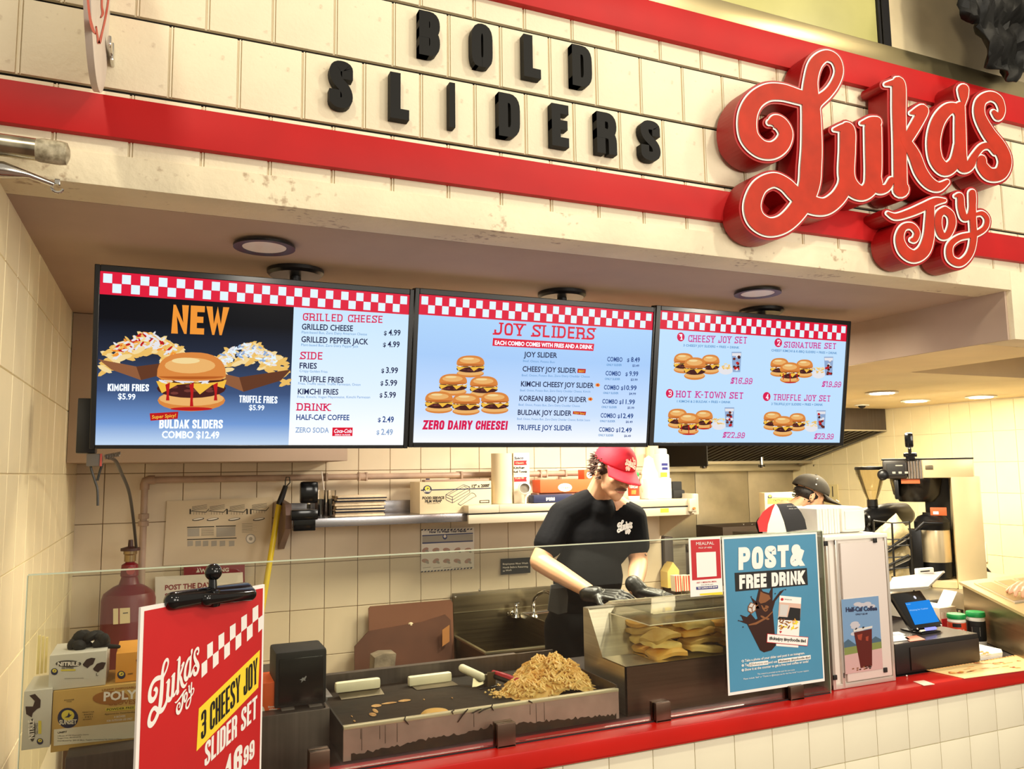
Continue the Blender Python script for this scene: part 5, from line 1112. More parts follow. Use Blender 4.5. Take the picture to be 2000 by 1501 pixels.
# broom pole
a = at(562, 938, Y=4.36); b = at(545, 985, Y=4.36); c = at(510, 1200, Y=4.30); d = c+(c-b)*1.3
g = thing('broom_pole', 'yellow pole with a black grip hanging against the back wall', 'broom', tuple(b))
m = mb(mat('pole_yellow', (214, 186, 20), .35)); m.tube([b, c, d], .0145, 14); m.build('pole', g); m = mb(BLACK); m.tube([a+(b-a)*.22, b], [.013, .0165], 14); m.tube([a+(b-a)*.3, a+V((-.012, 0, 0)), a+V((-.008, 0, .018)), a+V((.008, 0, .018)), a+V((.012, 0, -.01)), a+(b-a)*.3], .003, 8); m.build('grip', g)
# shelves
sy0, sy1 = 4.2, 4.494
g = thing('wall_shelf', 'stainless steel wall shelf on the left holding towels and the film box', 'shelf', (1.1, 4.35, 1.35))
sa = at(600, 1012, Y=sy0); sz = sa.z; sx0 = at(570, 1030, Y=sy0).x; sx1 = 1.9
szt = 1.418
m = mb(mat('shelf_steel', (186, 184, 188), .24, .9, var=.04, vs=1.5)); m.box((sx0, sy0, szt-.046), (sx1, sy0+.003, szt), .001); m.box((sx0, sy0, szt-.003), (sx1, sy1, szt), .001); m.box((sx0, sy1-.004, szt), (sx1, sy1, szt+.07), .001); m.build('shelf_board', g)
m = mb(mat('bracket_mauve', (128, 106, 98), .5, .5)); m.prism([(sy0+.02, szt-.05), (sy0, szt+.02), (sy0+.03, szt+.075), (sy1, szt+.09), (sy1, szt-.17), (sy1-.03, szt-.17)], lambda a, b: V((sx0-.03, a, b)), lambda a, b: V((sx0, a, b))); m.ell((sx0-.031, sy1-.03, szt-.14), (.002, .006, .006), None, 8, 6); m.build('bracket', g)
hx0 = at(915, 1005, Y=4.15).x; hx1 = at(1348, 985, Y=4.15).x; zt2 = at(1100, 981, Y=4.15).z; zb2 = at(1100, 1015, Y=4.15).z
HSM = mat('housing_white', (206, 194, 170), .35, .3)
g = thing('heated_shelf', 'long off-white shelf housing behind the man with a sloping bracket at its right end', 'shelf', ((hx0+hx1)/2, 4.3, zb2))
zm = (zt2*.5+zb2*.5)+.002
m = mb(HSM); m.box((hx0, 4.15, zb2), (hx1, 4.17, zm-.004), .002); hxm = at(962, 981, Y=4.24).x+.004; m.box((hx0, 4.15, zm+.004), (hxm, 4.236, zt2), .004); m.box((hxm, 4.15, zm+.004), (hx1, 4.494, zt2), .004); m.box((hxm, 4.17, zb2+.004), (hx1, 4.49, zb2+.01)); m.build('housing', g)
m = mb(INK); m.box((hx0, 4.155, zm-.004), (hx1, 4.172, zm+.004)); m.build('slot', g)
m = mb(HSM); e0 = at(1365, 970, Y=4.15)
m.prism([(4.13, zt2+.03), (4.13, zb2+.01), (4.47, zb2-.15), (4.494, zb2-.15), (4.494, zt2+.03)], lambda a, b: V((hx1, a, b)), lambda a, b: V((hx1+.012, a, b))); m.box((hx1-.02, 4.125, zb2+.02), (hx1+.03, 4.15, zt2-.0), .006); m.box((hx1+.012, 4.13, zb2+.0), (hx1+.05, 4.49, zt2+.03), .006); m.build('end_bracket', g)
m = mb(pY); m.box((hx1-.22, 4.1492, zb2+.02), (hx1-.16, 4.1498, zb2+.045)); tag(m.build('yellow_tag', g), 'small yellow sticker'); m = mb(mat('knob_orange', (222, 110, 50), .4)); m.lathe([(0, 0), (.008, 0), (.008, -.01), (0, -.01)], (hx1+.005, 4.122, zb2+.04), (0, 1, 0), 14); m.build('indicator', g)
# items on the left shelf
def clipholder(px_head, px_clamp, Y, lab, tilt=0, mb=mb, at=at, thing=thing):
    a = at(*px_head[0], Y=Y); b = at(*px_head[1], Y=Y); c = at(*px_clamp[0], Y=Y); d = at(*px_clamp[1], Y=Y)
    g = thing('clip_holder', lab, 'clip', ((c.x+d.x)/2, Y, d.z), 'black ball-joint clips')
    m = mb(MATS['gloss_black']); m.box((a.x, Y-.018, b.z), (b.x, Y+.016, a.z), .0145); m.build('head', g)
    cx = (a.x+b.x)/2; m = mb(CHROME); m.ell((cx, Y, (b.z+c.z)/2+.006), (.009, .009, .012)); m.build('ball_joint', g)
    m = mb(MATS['gloss_black']); m.box((c.x, Y-.02, c.z-(c.z-d.z)*.55), (d.x, Y+.02, c.z-(c.z-d.z)*.12), .006); m.box((c.x+.012, Y-.016, d.z), (d.x-.012, Y+.016, c.z-(c.z-d.z)*.3), .005); m.tube([(cx, Y, c.z-.01), (cx, Y, b.z-.004)], .010, 12); m.build('clamp', g); return g
clipholder(((586, 940), (621, 982)), ((568, 990), (620, 1035)), 4.165, 'black ball-joint clip gripping the left end of the steel shelf')
for k, (x0, x1, lab) in enumerate(((614, 636, 'left one of two clear cups filled with dark drink straws on the shelf'), (638, 656, 'right one of two clear cups filled with dark drink straws on the shelf'))):
    a = at(x0, 957, Y=4.32); b = at(x1, 1010, Y=4.32); cx = (a.x+b.x)/2; r = (b.x-a.x)/2
    g = thing('straw_cup', lab, 'cup', (cx, 4.32, szt), 'clear cups of dark straws')
    m = mb(clear('cup_plastic', (252, 249, 244), .08, .05)); m.lathe([(r*.8, .002), (r, a.z-szt), (r*.98, a.z-szt), (r*.78, .004)], (cx, 4.32, szt), (0, 0, 1), 24); m.build('cup', g)
    m = mb(mat('straws_navy', (18, 24, 44), .5)); m.lathe([(0, .005), (r*.76, .005), (r*.9, (a.z-szt)*.66), (0, (a.z-szt)*.68)], (cx, 4.32, szt), (0, 0, 1), 20); m.build('contents', g)
a = at(628, 920, Y=4.36); b = at(636, 985, Y=4.34); m = mb(mat('straw_white', (236, 228, 220), .5)); m.tube([a, b], .0035, 8); one(m, 'straw', 'single white straw leaning out of the dark cups on the shelf', 'straw')
TW = mat('towel_cream', (226, 206, 176), .9, var=.08, vs=30, bump=.3, bs=80); TN = mat('towel_navy', (20, 24, 44), .9)
a = at(655, 968, Y=4.22); b = at(756, 1010, Y=4.22); H_ = (a.z-szt)/4; rnd = random.Random(4)
for k in range(4):
    x0 = a.x+rnd.uniform(-.004, .01); x1 = b.x+rnd.uniform(-.012, .004); z = szt+k*H_+.001
    g = thing('folded_towel', ['bottom', 'second', 'third', 'top'][k]+' folded cream and navy striped towel in the stack on the shelf', 'towel', ((x0+x1)/2, 4.3, z), 'folded striped towels on the steel shelf')
    h = H_-.002
    m = mb(TW); m.box((x0, 4.22, z), (x1, 4.40, z+h*.48), h*.2); m.box((x0+.004, 4.222, z+h*.5), (x1-.006, 4.40, z+h*.98), h*.2); m.build('towel', g)
    m = mb(TN); zz = z+h*(.36 if k % 2 else .80); m.box((x0+.002, 4.217, zz), (x1-.002, 4.25, zz+h*.22), h*.08); m.build('stripe', g)
FB = mat('film_box', (220, 202, 166), .65, var=.05, vs=6)
g, R6, pl = face(4.24, (820, 941), (960, 1003), .19, FB, 'film_wrap_box', 'cream carton reading FOOD SERVICE FILM WRAP on the shelf', 'box', None, None, szt+.001)
p = Pl2(pl, z7); m = MB(); poly(m, p, INKN, [(1208, 397), (1722, 383), (1722, 390), (1208, 405)], .0002); badge(m, p, 1256, 396, 32, True); text(m, p, '12" x 2000\'', (1582, 382), (1712, 376), 22, INK, .0006, 'h')
text(m, p, 'FOOD SERVICE', (1220, 467), (1380, 464), 19, INK, .0004, 'h'); text(m, p, 'FILM WRAP', (1240, 492), (1362, 488), 20, INK, .0004, 'h'); text(m, p, 'Genuine Safety Wrap', (1255, 502), (1345, 499), 7, INK, .0004)
def lnp(pts, w_=3):
    for (x0, y0), (x1, y1) in zip(pts, pts[1:]):
        L_ = math.hypot(x1-x0, y1-y0) or 1; nx = -(y1-y0)/L_*w_/2; ny = (x1-x0)/L_*w_/2; poly(m, p, INKN, [(x0+nx, y0+ny), (x1+nx, y1+ny), (x1-nx, y1-ny), (x0-nx, y0-ny)], .0004)
lnp([(1392, 432), (1520, 360), (1566, 376), (1440, 450), (1392, 432), (1392, 470), (1440, 494), (1440, 450)]); lnp([(1440, 494), (1566, 420), (1566, 376)]); lnp([(1415, 432), (1525, 372), (1545, 380)]); lnp([(1392, 450), (1440, 472), (1566, 398)]); lnp([(1480, 500), (1580, 420), (1600, 425), (1615, 445), (1590, 455), (1500, 512), (1480, 500)])
poly(m, p, INK, [(1638, 475), (1710, 472), (1710, 494), (1638, 496)], .0003); poly(m, p, FB, [(1645, 480), (1703, 478), (1703, 488), (1645, 490)], .0004); m.build('print', g, flip=False)
m = mb(mat('film_lid', (168, 140, 122), .6)); m.box((R6[0]+.03, 4.245, R6[3]+.0005), (R6[1]-.01, 4.30, R6[3]+.012), .002); m.use(INKN).box((R6[0]+.04, 4.25, R6[3]+.012), (R6[0]+.06, 4.26, R6[3]+.018), .001); m.build('lid_flap', g)
# items on the housing
hz = zt2+.001
a = at(963, 885, Y=4.25); b = at(1002, 980, Y=4.25); r = (b.x-a.x)/2; cx = (a.x+b.x)/2
m = mb(mat('roll_white', (224, 208, 172), .85)); m.lathe([(0, 0), (r, 0), (r, a.z-hz), (r*.3, a.z-hz), (r*.3, a.z-hz-.02), (0, a.z-hz-.02)], (cx, 4.27, hz), (0, 0, 1), 36); one(m, 'paper_roll', 'plain cream paper towel roll standing beside the kitchen towel pack', 'paper roll')
g, R7, pl = face(4.24, (1003, 884), (1035, 980), .12, mat('pack_white', (228, 218, 200), .6), 'towel_pack', 'tall white pack reading Kitchen Roll Towels beside the paper roll', 'pack', None, None, hz)
p = Pl2(pl, (950, 870, 8.696)); m = MB(); text(m, p, 'Sysco', (475, 232), (632, 225), 42, INKN, .0004, 'h'); poly(m, p, pR, [(470, 255), (690, 250), (675, 285), (690, 325), (470, 330)], .0003); text(m, p, 'Classic', (495, 308), (635, 302), 28, FB, .0005, 'B')
text(m, p, 'Kitchen', (462, 395), (650, 388), 40, INK, .0004, 'h'); text(m, p, 'Roll Towels', (462, 462), (692, 455), 38, INK, .0004, 'h'); text(m, p, 'Essuie-tout de cuisine en rouleau', (470, 492), (710, 486), 12, INK, .0004); poly(m, p, pR, [(470, 535), (688, 530), (675, 560), (688, 605), (470, 612)], .0003); text(m, p, '2 ply 85', (490, 565), (640, 558), 22, FB, .0005, 'B'); m.build('print', g, flip=False)
g = thing('white_fan', 'small round white desk fan in front of the kitchen towel pack', 'fan', tuple(at(1025, 958, Y=4.2)))
a = at(1023, 953, Y=4.2); r = .034
m = mb(WHITE); m.lathe([(r*.5, .02), (r, .012), (r*1.1, 0), (r, -.014), (r*.82, -.016), (r*.82, -.006)], (a.x, 4.19, a.z), (.35, 1, 0), 30); m.tube([(a.x+.01, 4.2, a.z-.02), (a.x+.012, 4.21, hz)], .008, 10); m.build('housing', g); m = mb(mat('fan_grey', (140, 132, 118), .5)); m.lathe([(0, -.008), (r*.8, -.006)], (a.x, 4.19, a.z), (.35, 1, 0), 24); m.build('grille', g)
BO = mat('carton_orange', (232, 98, 48), .5)
def carton(tl, br, Y, d, lab, z0, disc=None, words=None, tilt=0):
    g, R_, pl = face(Y, tl, br, d, BO, 'orange_carton', lab, 'box', 'orange cartons on the shelf behind the man', None, z0)
    p = Pl2(pl, (950, 870, 8.696)); m = MB()
    if disc: poly(m, p, pW, ellp(*disc), .0003); text(m, p, words, (disc[0]-disc[2]*.6, disc[1]+disc[3]*.25), (disc[0]+disc[2]*.6, disc[1]+disc[3]*.2), disc[3]*.5, BO, .0005, 'B')
    m.build('print', g, flip=False); return g, R_
hb = at(1100, 976, Y=4.28).z
g, R8 = carton((1055, 937), (1175, 962), 4.25, .11, 'long flat orange carton with a white oval label behind the man\'s shoulder', at(1100, 961, Y=4.25).z, (1335, 708, 120, 70), 'Origan')
m = mb(mat('cloth_mauve', (140, 104, 90), .8)); m.box((R8[0]-.015, 4.26, hz), (R8[1], 4.36, R8[2]-.001), .01); one(m, 'folded_cloth', 'dull brown folded cloth under the orange carton', 'cloth')
g, R9 = carton((1141, 917), (1165, 936), 4.27, .08, 'small orange carton with a white ring, near the man\'s ear', at(1100, 936, Y=4.27).z, (1752, 492, 50, 62), 'o')
a = at(1038, 982, Y=4.19); b = at(1115, 964, Y=4.19); m = mb(INKN); m.box((a.x, 4.16, hz), (b.x, 4.235, b.z), .008); g = thing('black_pouch', 'dark pouch with white letters on the shelf by the man\'s shoulder', 'pouch', (a.x, 4.19, hz)); m.build('pouch', g); m = MB(); pl = Pl((0, 4.159, 0), (1, 0, 0), (0, 0, 1), (950, 870, 8.696)); text(m, pl, 'FIRI', (1015, 935), (1160, 930), 55, pW, .0004, 'k'); m.build('print', g, flip=False)
a = at(1240, 927, Y=4.22); zz = hz; c = V((a.x+.005, 4.24, 0)); r = .032; hh = at(1240, 934, Y=4.24).z-hz
def shaker(c, z, r, h, lab, lm, txt=None, side=False):
    g = thing('cheese_shaker', lab, 'shaker', (c[0], c[1], z), 'green-lidded shakers')
    m = mb(WHITE); m.lathe([(0, 0), (r*.95, 0), (r, .006), (r, h*.12), (r*.92, h*.14)], (c[0], c[1], z), (0, 0, 1), 28); m.build('jar_base', g); m = mb(WHITE); m.lathe([(r*.92, h*.72), (r*.98, h*.76), (r*.9, h*.86), (0, h*.86)], (c[0], c[1], z), (0, 0, 1), 28); m.build('jar_shoulder', g)
    m = mb(lm); m.lathe([(r*.96, h*.13), (r*.99, h*.2), (r*.99, h*.68), (r*.95, h*.73)], (c[0], c[1], z), (0, 0, 1), 28); lo = m.build('label', g)
    m = mb(mat('lid_green', (22, 146, 72), .4)); m.lathe([(r*.98, h*.85), (r*1.02, h*.87), (r*1.02, h*.97), (r*.95, h), (0, h)], (c[0], c[1], z), (0, 0, 1), 28); m.build('lid', g)
    m = MB(); vd = (CAM-V((c[0], c[1], CAM.z))).normalized(); ux = V((-vd.y, vd.x, 0)); 
    def cp(a, b, d=.0008): ang = a/r; n_ = vd*cos(ang)+ux*sin(ang); return V((c[0], c[1], z+b))+n_*(r+d)
    m.use(INK)
    for k in range(6): a0 = -.45*r+.9*r*k/6; a1 = a0+.9*r/6; m.add([cp(a0, h*.60), cp(a1, h*.60), cp(a1, h*.72), cp(a0, h*.72)], [(0, 1, 2, 3)])
    if txt:
        for c_, x, qs in layout(txt, r*1.5, h*.12, .3):
            m.use(pW)
            for q in qs: m.add([cp(a-r*.75, h*.42+b, .0016) for a, b in q], [tuple(range(len(q)))], False)
        m.use(mat('pasta_print', (226, 150, 70), .5))
        for k in range(5): m.add([cp(-.4*r+.16*r*k, h*.2), cp(-.3*r+.16*r*k, h*.2), cp(-.22*r+.16*r*k, h*.34), cp(-.34*r+.16*r*k, h*.36)], [(0, 1, 2, 3)])
    else:
        m.use(MATS['print_grey'])
        for k in range(8): m.add([cp(-.5*r, h*(.3+k*.035)), cp(.4*r, h*(.3+k*.035)), cp(.4*r, h*(.31+k*.035)), cp(-.5*r, h*(.31+k*.035))], [(0, 1, 2, 3)])
    m.build('print', g, flip=False); return g
PR_ = mat('parm_red', (206, 62, 30), .45)
shaker((a.x+.0, 4.24), hz, .036, .165, 'red-labelled shaker with a green lid on the shelf behind the man\'s face', PR_, 'PARMESAN')
# bag, jug and spray bottle near the post
g = thing('plastic_bag', 'big cloudy white plastic bag standing on the shelf right of the red cap', 'bag', tuple(at(1280, 975, Y=4.3)))
a = at(1252, 880, Y=4.3); b = at(1312, 975, Y=4.3); BAGM = mat('bag_white', (236, 226, 190), .35, bump=.4, bs=16)
m = mb(BAGM); n_ = 14; rnd = random.Random(6); prof = [(0, 0), (.05, .0), (.062, .05), (.058, .10), (.05, .15), (.034, .20), (.028, .24), (.0, .26)]
vs = []; fs = []
for i, (r, h) in enumerate(prof):
    for k in range(22): an = 2*pi*k/22; q = 1+.12*sin(an*5+i)+rnd.uniform(-.05, .05); vs.append((a.x+.055+r*1.1*q*cos(an), 4.3+r*q*sin(an)*.8, hz+h*1.04))
for i in range(len(prof)-1):
    for k in range(22): fs.append((i*22+k, i*22+(k+1) % 22, (i+1)*22+(k+1) % 22, (i+1)*22+k))
m.add(vs, fs); m.build('bag', g)
g = thing('jug', 'white plastic jug with blue and yellow label at the right end of the shelf', 'jug', tuple(at(1295, 930, Y=4.3)))
a = at(1284, 877, Y=4.36); b = at(1302, 938, Y=4.36); m = mb(WHITE); zj0 = b.z-.01; m.box((a.x, 4.33, zj0-.04), (b.x+.008, 4.42, a.z-.03), .012); m.box((a.x+.006, 4.34, a.z-.05), (b.x+.0, 4.41, a.z+.006), .012); m.build('bottle', g)
pl = Pl((0, 4.329, 0), (1, 0, 0), (0, 0, 1)); m = MB(); nv = MATS['print_navy']
poly(m, pl, nv, [(1292, 904), (1304, 904), (1304, 909), (1292, 909)], .0005); poly(m, pl, nv, [(1293, 912), (1304, 912), (1304, 917), (1293, 917)], .0005); poly(m, pl, pY, [(1290, 922), (1303, 922), (1303, 931), (1290, 931)], .0005); m.build('label', g, flip=False)
m = mb(WHITE); a = at(1262, 934, Y=4.24); b = at(1309, 974, Y=4.24); m.box((a.x, 4.22, hz), (b.x, 4.31, a.z), .006); one(m, 'white_tub', 'square white tub at the right end of the shelf', 'tub')
a = at(1313, 940, Y=4.24); b = at(1337, 972, Y=4.24); m = mb(MBLACK); m.box((a.x, 4.23, hz), (b.x, 4.32, (a.z+b.z)/2+.0), .012); m.box((a.x+.002, 4.24, hz), (b.x-.016, 4.30, a.z), .006); one(m, 'tape_dispenser', 'black tape dispenser at the end of the shelf beside the steel wall', 'dispenser')
m = mb(mat('cream_pipe', (216, 186, 140), .5)); a = at(1268, 880, Y=4.4); b = at(1268, 925, Y=4.4); m.tube([(a.x, 4.42, 2.0), (a.x, 4.42, b.z), (a.x+.02, 4.42, b.z-.02)], .014, 12); m.lathe([(.014, 0), (.024, .005), (.024, .02), (.014, .025)], (a.x, 4.42, b.z), (0, 0, 1), 14); one(m, 'wall_pipe', 'cream vertical pipe on the wall right of the red cap', 'pipe')
# ------------------------------------------------------------------ extraction hood in the deep kitchen
g = thing('extraction_hood', 'big steel extraction hood with dark slatted filters above the rear wall', 'hood', (5, 6, 1.7))
ho = lambda x, y: at(x, y, X=XR)
hA = ho(1733, 840); hB = V((0, YR, at(1548, 912, X=XR).z)); hyf = hA.y; hzf = hA.z; hx = 4.1
m = mb(DSTEEL); m.box((hx, hyf, hzf), (XR-.01, hyf+.02, hzf+.22), .004); m.build('front_lip', g)
m = mb(STEEL); m.box((hx, hyf-.004, hzf-.008), (XR-.01, hyf+.022, hzf+.004)); m.tube([(XR-.02, hyf, hzf), (XR-.02, YR-.01, hB.z)], .012, 8); m.box((hx, YR-.12, hB.z-.03), (XR-.01, YR-.09, hB.z+.06), .004); m.box((hx, YR-.30, hB.z+.04), (XR-.01, YR-.27, hB.z+.07), .003); m.build('gutter', g)
m = mb(mat('filter_dark', (52, 44, 40), .4, .8)); ns = 26
for k in range(ns):
    x = hx+.03+(XR-hx-.05)*k/ns; w_ = (XR-hx-.05)/ns*.62
    m.add([(x, hyf+.03, hzf+.0), (x+w_, hyf+.03, hzf+.0), (x+w_, YR-.1, hB.z+.05), (x, YR-.1, hB.z+.05), (x, hyf+.03, hzf+.03), (x+w_, hyf+.03, hzf+.03), (x+w_, YR-.1, hB.z+.08), (x, YR-.1, hB.z+.08)], [(0, 1, 2, 3), (7, 6, 5, 4), (0, 4, 5, 1), (1, 5, 6, 2), (2, 6, 7, 3), (3, 7, 4, 0)], False)
fl = m.build('filter_slats', g)
m = mb(mat('hood_inside', (26, 22, 20), .7)); m.add([(hx, hyf+.02, hzf+.04), (XR-.01, hyf+.02, hzf+.04), (XR-.01, YR-.08, hB.z+.10), (hx, YR-.08, hB.z+.10)], [(0, 1, 2, 3)], False); m.box((hx-.01, hyf, hB.z+.02), (hx, YR, hzf+.2)); m.build('hood_inside', g)
for k in range(3):
    x = at((1355, 1467, 1572)[k], 895, Y=6.5).x; m = mb(CHROME); m.tube([(x, 6.35, hB.z+.02), (x, 6.35, hB.z+.14)], .022, 10); m.lathe([(.03, 0), (.035, .01), (.03, .03)], (x, 6.35, hB.z-.0), (0, 0, 1), 12); m.build('nozzle', g)
# steel post and range behind
a = at(1286, 1046, Y=4.52); b = at(1309, 1170, Y=4.52)
struct(mb(DSTEEL).box((3.02, 4.47, 0), (3.085, 4.64, 1.20), .003), 'trim_4')
g = thing('range', 'low steel cooking range in front of the rear wall', 'range', (5.3, 6.2, 0))
m = mb(DSTEEL); m.box((4.2, 5.9, 0), (XR-.12, YR-.02, .93), .004); m.build('body', g); m = mb(mat('range_top', (70, 60, 50), .5, .6)); m.box((4.2, 5.88, .93), (XR-.12, YR-.02, .97), .004); m.build('top', g)
a = at(1378, 1026, Y=6.2); b = at(1495, 1034, Y=6.2); m = mb(mat('lid_brown', (62, 48, 40), .6)); m.box((a.x, 5.95, .975), (b.x, 6.35, a.z), .006); for_ = m.build('griddle_lid', g)
for x in (1452, 1468):
    q = at(x, 1027, Y=6.1); m = mb(CHROME); m.tube([(q.x, 6.1, a.z), (q.x, 6.1, q.z+.02)], .012, 10); m.build('knob', g)
# prep shelf behind the man: small paper boxes
g = thing('rear_table', 'steel table behind the prep station carrying small paper boxes', 'table', (3.7, 4.6, 0))
zt_ = at(1350, 1150, Y=4.3).z
m = mb(STEEL); m.box((3.12, 4.1, zt_-.04), (3.36, 4.75, zt_), .003); m.build('top', g)
for x in (3.15, 3.33):
    for y in (4.13, 4.72): m = mb(STEEL); m.tube([(x, y, 0), (x, y, zt_-.04)], .018, 10); m.build('leg', g)
m = mb(STEEL); m.box((3.12, 4.72, zt_), (3.36, 4.74, zt_+.26), .002); m.box((3.12, 4.68, zt_+.24), (3.36, 4.74, zt_+.265), .004); m.build('splashback', g)
YB_ = mat('carton_yellow', (236, 206, 120), .6); a = at(1303, 1098, Y=4.4); b = at(1327, 1132, Y=4.4)
m = mb(YB_); x0, x1 = a.x, b.x; h = a.z-zt_
m.prism([(x0, zt_+.001), (x1, zt_+.001), (x1, zt_+h*.68), ((x0+x1)/2, zt_+h), (x0, zt_+h*.62)], lambda p, q: V((p, 4.4, q)), lambda p, q: V((p, 4.48, q))); one(m, 'paper_carton', 'tall yellow paper carton with a gabled top on the rear table', 'carton')
FC = mat('fry_white', (240, 226, 200), .6); FR = mat('fry_red', (206, 84, 64), .6)
for k, x in enumerate((1318, 1334, 1345)):
    a = at(x, 1124, Y=4.25); b = at(x+14, 1139, Y=4.25); g2 = thing('fry_cup', ('left', 'middle', 'right')[k]+' red and white striped fry cup on the rear table, beside the yellow carton', 'cup', (a.x, 4.27, zt_), 'striped fry cups')
    m = mb(FC); m.prism([(a.x+.004, zt_+.001), (b.x-.004, zt_+.001), (b.x, a.z), (a.x, a.z)], lambda p, q: V((p, 4.25, q)), lambda p, q: V((p, 4.30, q))); m.build('cup', g2)
    m = mb(FR)
    for j in range(3): w_ = (b.x-a.x)/6; m.add([(a.x+.004+w_*2*j, 4.2492, zt_+.001), (a.x+.004+w_*(2*j+.9), 4.2492, zt_+.001), (a.x+.002+w_*(2*j+1), 4.2492, a.z), (a.x+.0+w_*2*j, 4.2492, a.z)], [(0, 1, 2, 3)], False)
    m.build('stripes', g2)
# ------------------------------------------------------------------ white display case with the coffee poster
CY = 2.12
a = at(1600, 1047, Y=CY); b = at(1740, 1330, Y=CY); cx0, cx1, cz1 = 2.085, 2.372, 1.40
CASE = mat('case_white', (226, 216, 206), .5, var=.03, vs=4)
g = thing('display_case', 'white boxy case on the ledge with black corner clips, right of the glass', 'case', ((cx0+cx1)/2, 2.25, ZC))
m = mb(CASE); m.box((cx0, CY+.006, ZC+.001), (cx1, CY+.30, cz1), .004); m.build('body', g)
m = mb(WHITE); m.box((cx0-.004, CY-.002, cz1-.006), (cx1+.004, CY+.31, cz1+.008), .003); m.build('top', g)
m = mb(mat('case_frame', (206, 198, 188), .3, .5)); cxm = 2.142
for x in (cx0, cxm-.016, cx1-.012): m.box((x, CY-.002, ZC+.001), (x+.012, CY+.008, cz1-.006), .002)
m.box((cx0, CY-.001, ZC+.001), (cx1, CY+.008, ZC+.018), .002); m.build('frame', g)
m = mb(mat('case_panel', (214, 202, 194), .4)); m.box((cxm+.006, CY-.0035, ZC+.022), (cx1-.018, CY+.004, cz1-.016), .001); m.build('front_panel', g)
pp = Pl2(Pl((0, CY-.0045, 0), (1, 0, 0), (0, 0, 1)), (1390, 1020, 4.169))
for (x, y) in ((927, 171), (1328, 145), (1003, 1260), (1413, 1199)):
    u_, v_ = pp.uv(x, y); m = mb(INK); m.box((u_-.008, CY-.008, v_-.008), (u_+.008, CY-.003, v_+.008), .0015); m.build('corner_clip', g)
m = MB()
for (x, y) in ((1000, 150), (1080, 1235)):
    u_, v_ = pp.uv(x, y); m.use(INK).box((u_-.0012, CY-.0045, v_-.012), (u_+.0012, CY-.003, v_+.004))
m.build('seam_mark', g)
g = thing('coffee_poster', 'small Half-Caf Coffee poster with an iced coffee cup, on the white case', 'poster', tuple(pp.P(*pp.uv(1200, 900), 0)))
q = [pp.uv(*p) for p in ((1055, 622), (1360, 600), (1388, 1195), (1085, 1225))]; x0 = (q[0][0]+q[3][0])/2; x1 = (q[1][0]+q[2][0])/2; z1 = (q[0][1]+q[1][1])/2; z0 = (q[2][1]+q[3][1])/2; H = z1-z0; W = x1-x0
m = mb(pW); m.box((x0, CY-.0055, z0), (x1, CY-.0042, z1)); m.build('sheet', g)
m = MB(); F2 = lambda mt, pts, d: poly(m, pp, mt, [(x0+W*a, z0+H*b) for a, b in pts], d, False)
F2(mat('p_sky', (112, 146, 184), .5), [(0, 0.3), (1, .3), (1, 1), (0, 1)], .0012); CLD = mat('p_cloud', (186, 182, 190), .5)
rnd = random.Random(3)
for k in range(12): cx_, cy_2 = rnd.uniform(.12, .88), rnd.choice((rnd.uniform(.86, .93), rnd.uniform(.44, .66))); F2(CLD, [(cx_+.11*cos(t), cy_2+.028*sin(t)) for t in [2*pi*j/12 for j in range(12)]], .0014+k*1e-5)
F2(mat('p_hill', (66, 92, 112), .5), [(0, .34), (.0, .42), (.12, .46), (.3, .38), (.7, .40), (.85, .45), (1, .40), (1, .34)], .0017); F2(mat('p_field', (122, 132, 70), .5), [(0, .24), (1, .27), (1, .37), (0, .35)], .0018); F2(mat('p_table', (196, 158, 156), .5), [(0, 0), (1, 0), (1, .28), (0, .25)], .0019)
F2(mat('p_coffee', (86, 20, 14), .4), [(.28, .54), (.76, .56), (.71, .06), (.40, .05)], .0022); F2(mat('p_coffee2', (150, 60, 40), .4), [(.36, .50), (.50, .51), (.46, .42), (.38, .44)], .0024); F2(mat('p_coffee2', (150, 60, 40), .4), [(.58, .46), (.66, .47), (.64, .40), (.58, .41)], .0024)
F2(pIce, [(.26, .58), (.78, .60), (.77, .57), (.27, .55)], .0024); F2(INK, [(.30, .575), (.34, .575), (.38, .595), (.34, .60)], .0026); F2(INK, [(.5, .58), (.54, .58), (.57, .60), (.52, .605)], .0026)
for k in range(16): cx_ = rnd.uniform(.15, .72); cy_2 = rnd.uniform(.03, .065); F2(pC if k % 2 else pC2, [(cx_+.03*cos(t), cy_2+.009*sin(t)) for t in [2*pi*j/7 for j in range(7)]], .0026+k*1e-5)
text(m, pp, 'Half-Caf Coffee', (1090, 725), (1343, 712), 36, INKN, .0028, 'h'); text(m, pp, 'ONLY $2.49', (1168, 752), (1265, 746), 13, INKN, .0028, 'B'); m.build('print', g, flip=False)
# clamshell boxes on the case: nested on their side
CSH = mat('foam_white', (244, 240, 226), .6)
x0, x1 = 2.145, 2.375; bz0 = cz1+.009; Yc = 2.20
a = at(1575, 990, Y=Yc); hh = at(1600, 993, Y=Yc).z-bz0
n_ = 9
for k in range(n_):
    last = k == n_-1; xk = 2.135+k*.0135; m = mb(CSH)
    if last: m.box((xk, Yc-.004, bz0), (xk+.118, Yc+.20, bz0+hh*1.03), .018); m.box((xk+.014, Yc-.0065, bz0+.012), (xk+.104, Yc-.002, bz0+hh-.012), .0015)
    else: m.box((xk, Yc+.004+.001*(k % 2), bz0), (xk+.0125, Yc+.20, bz0+hh*(1-.02*(k % 2))), .004)
    one(m, 'foam_box', ('rightmost foam lunch box with its square base facing out, on the white case' if last else 'thin edge of a white foam lunch box nested in the row on the white case'), 'box', 'nested foam boxes on the white case')
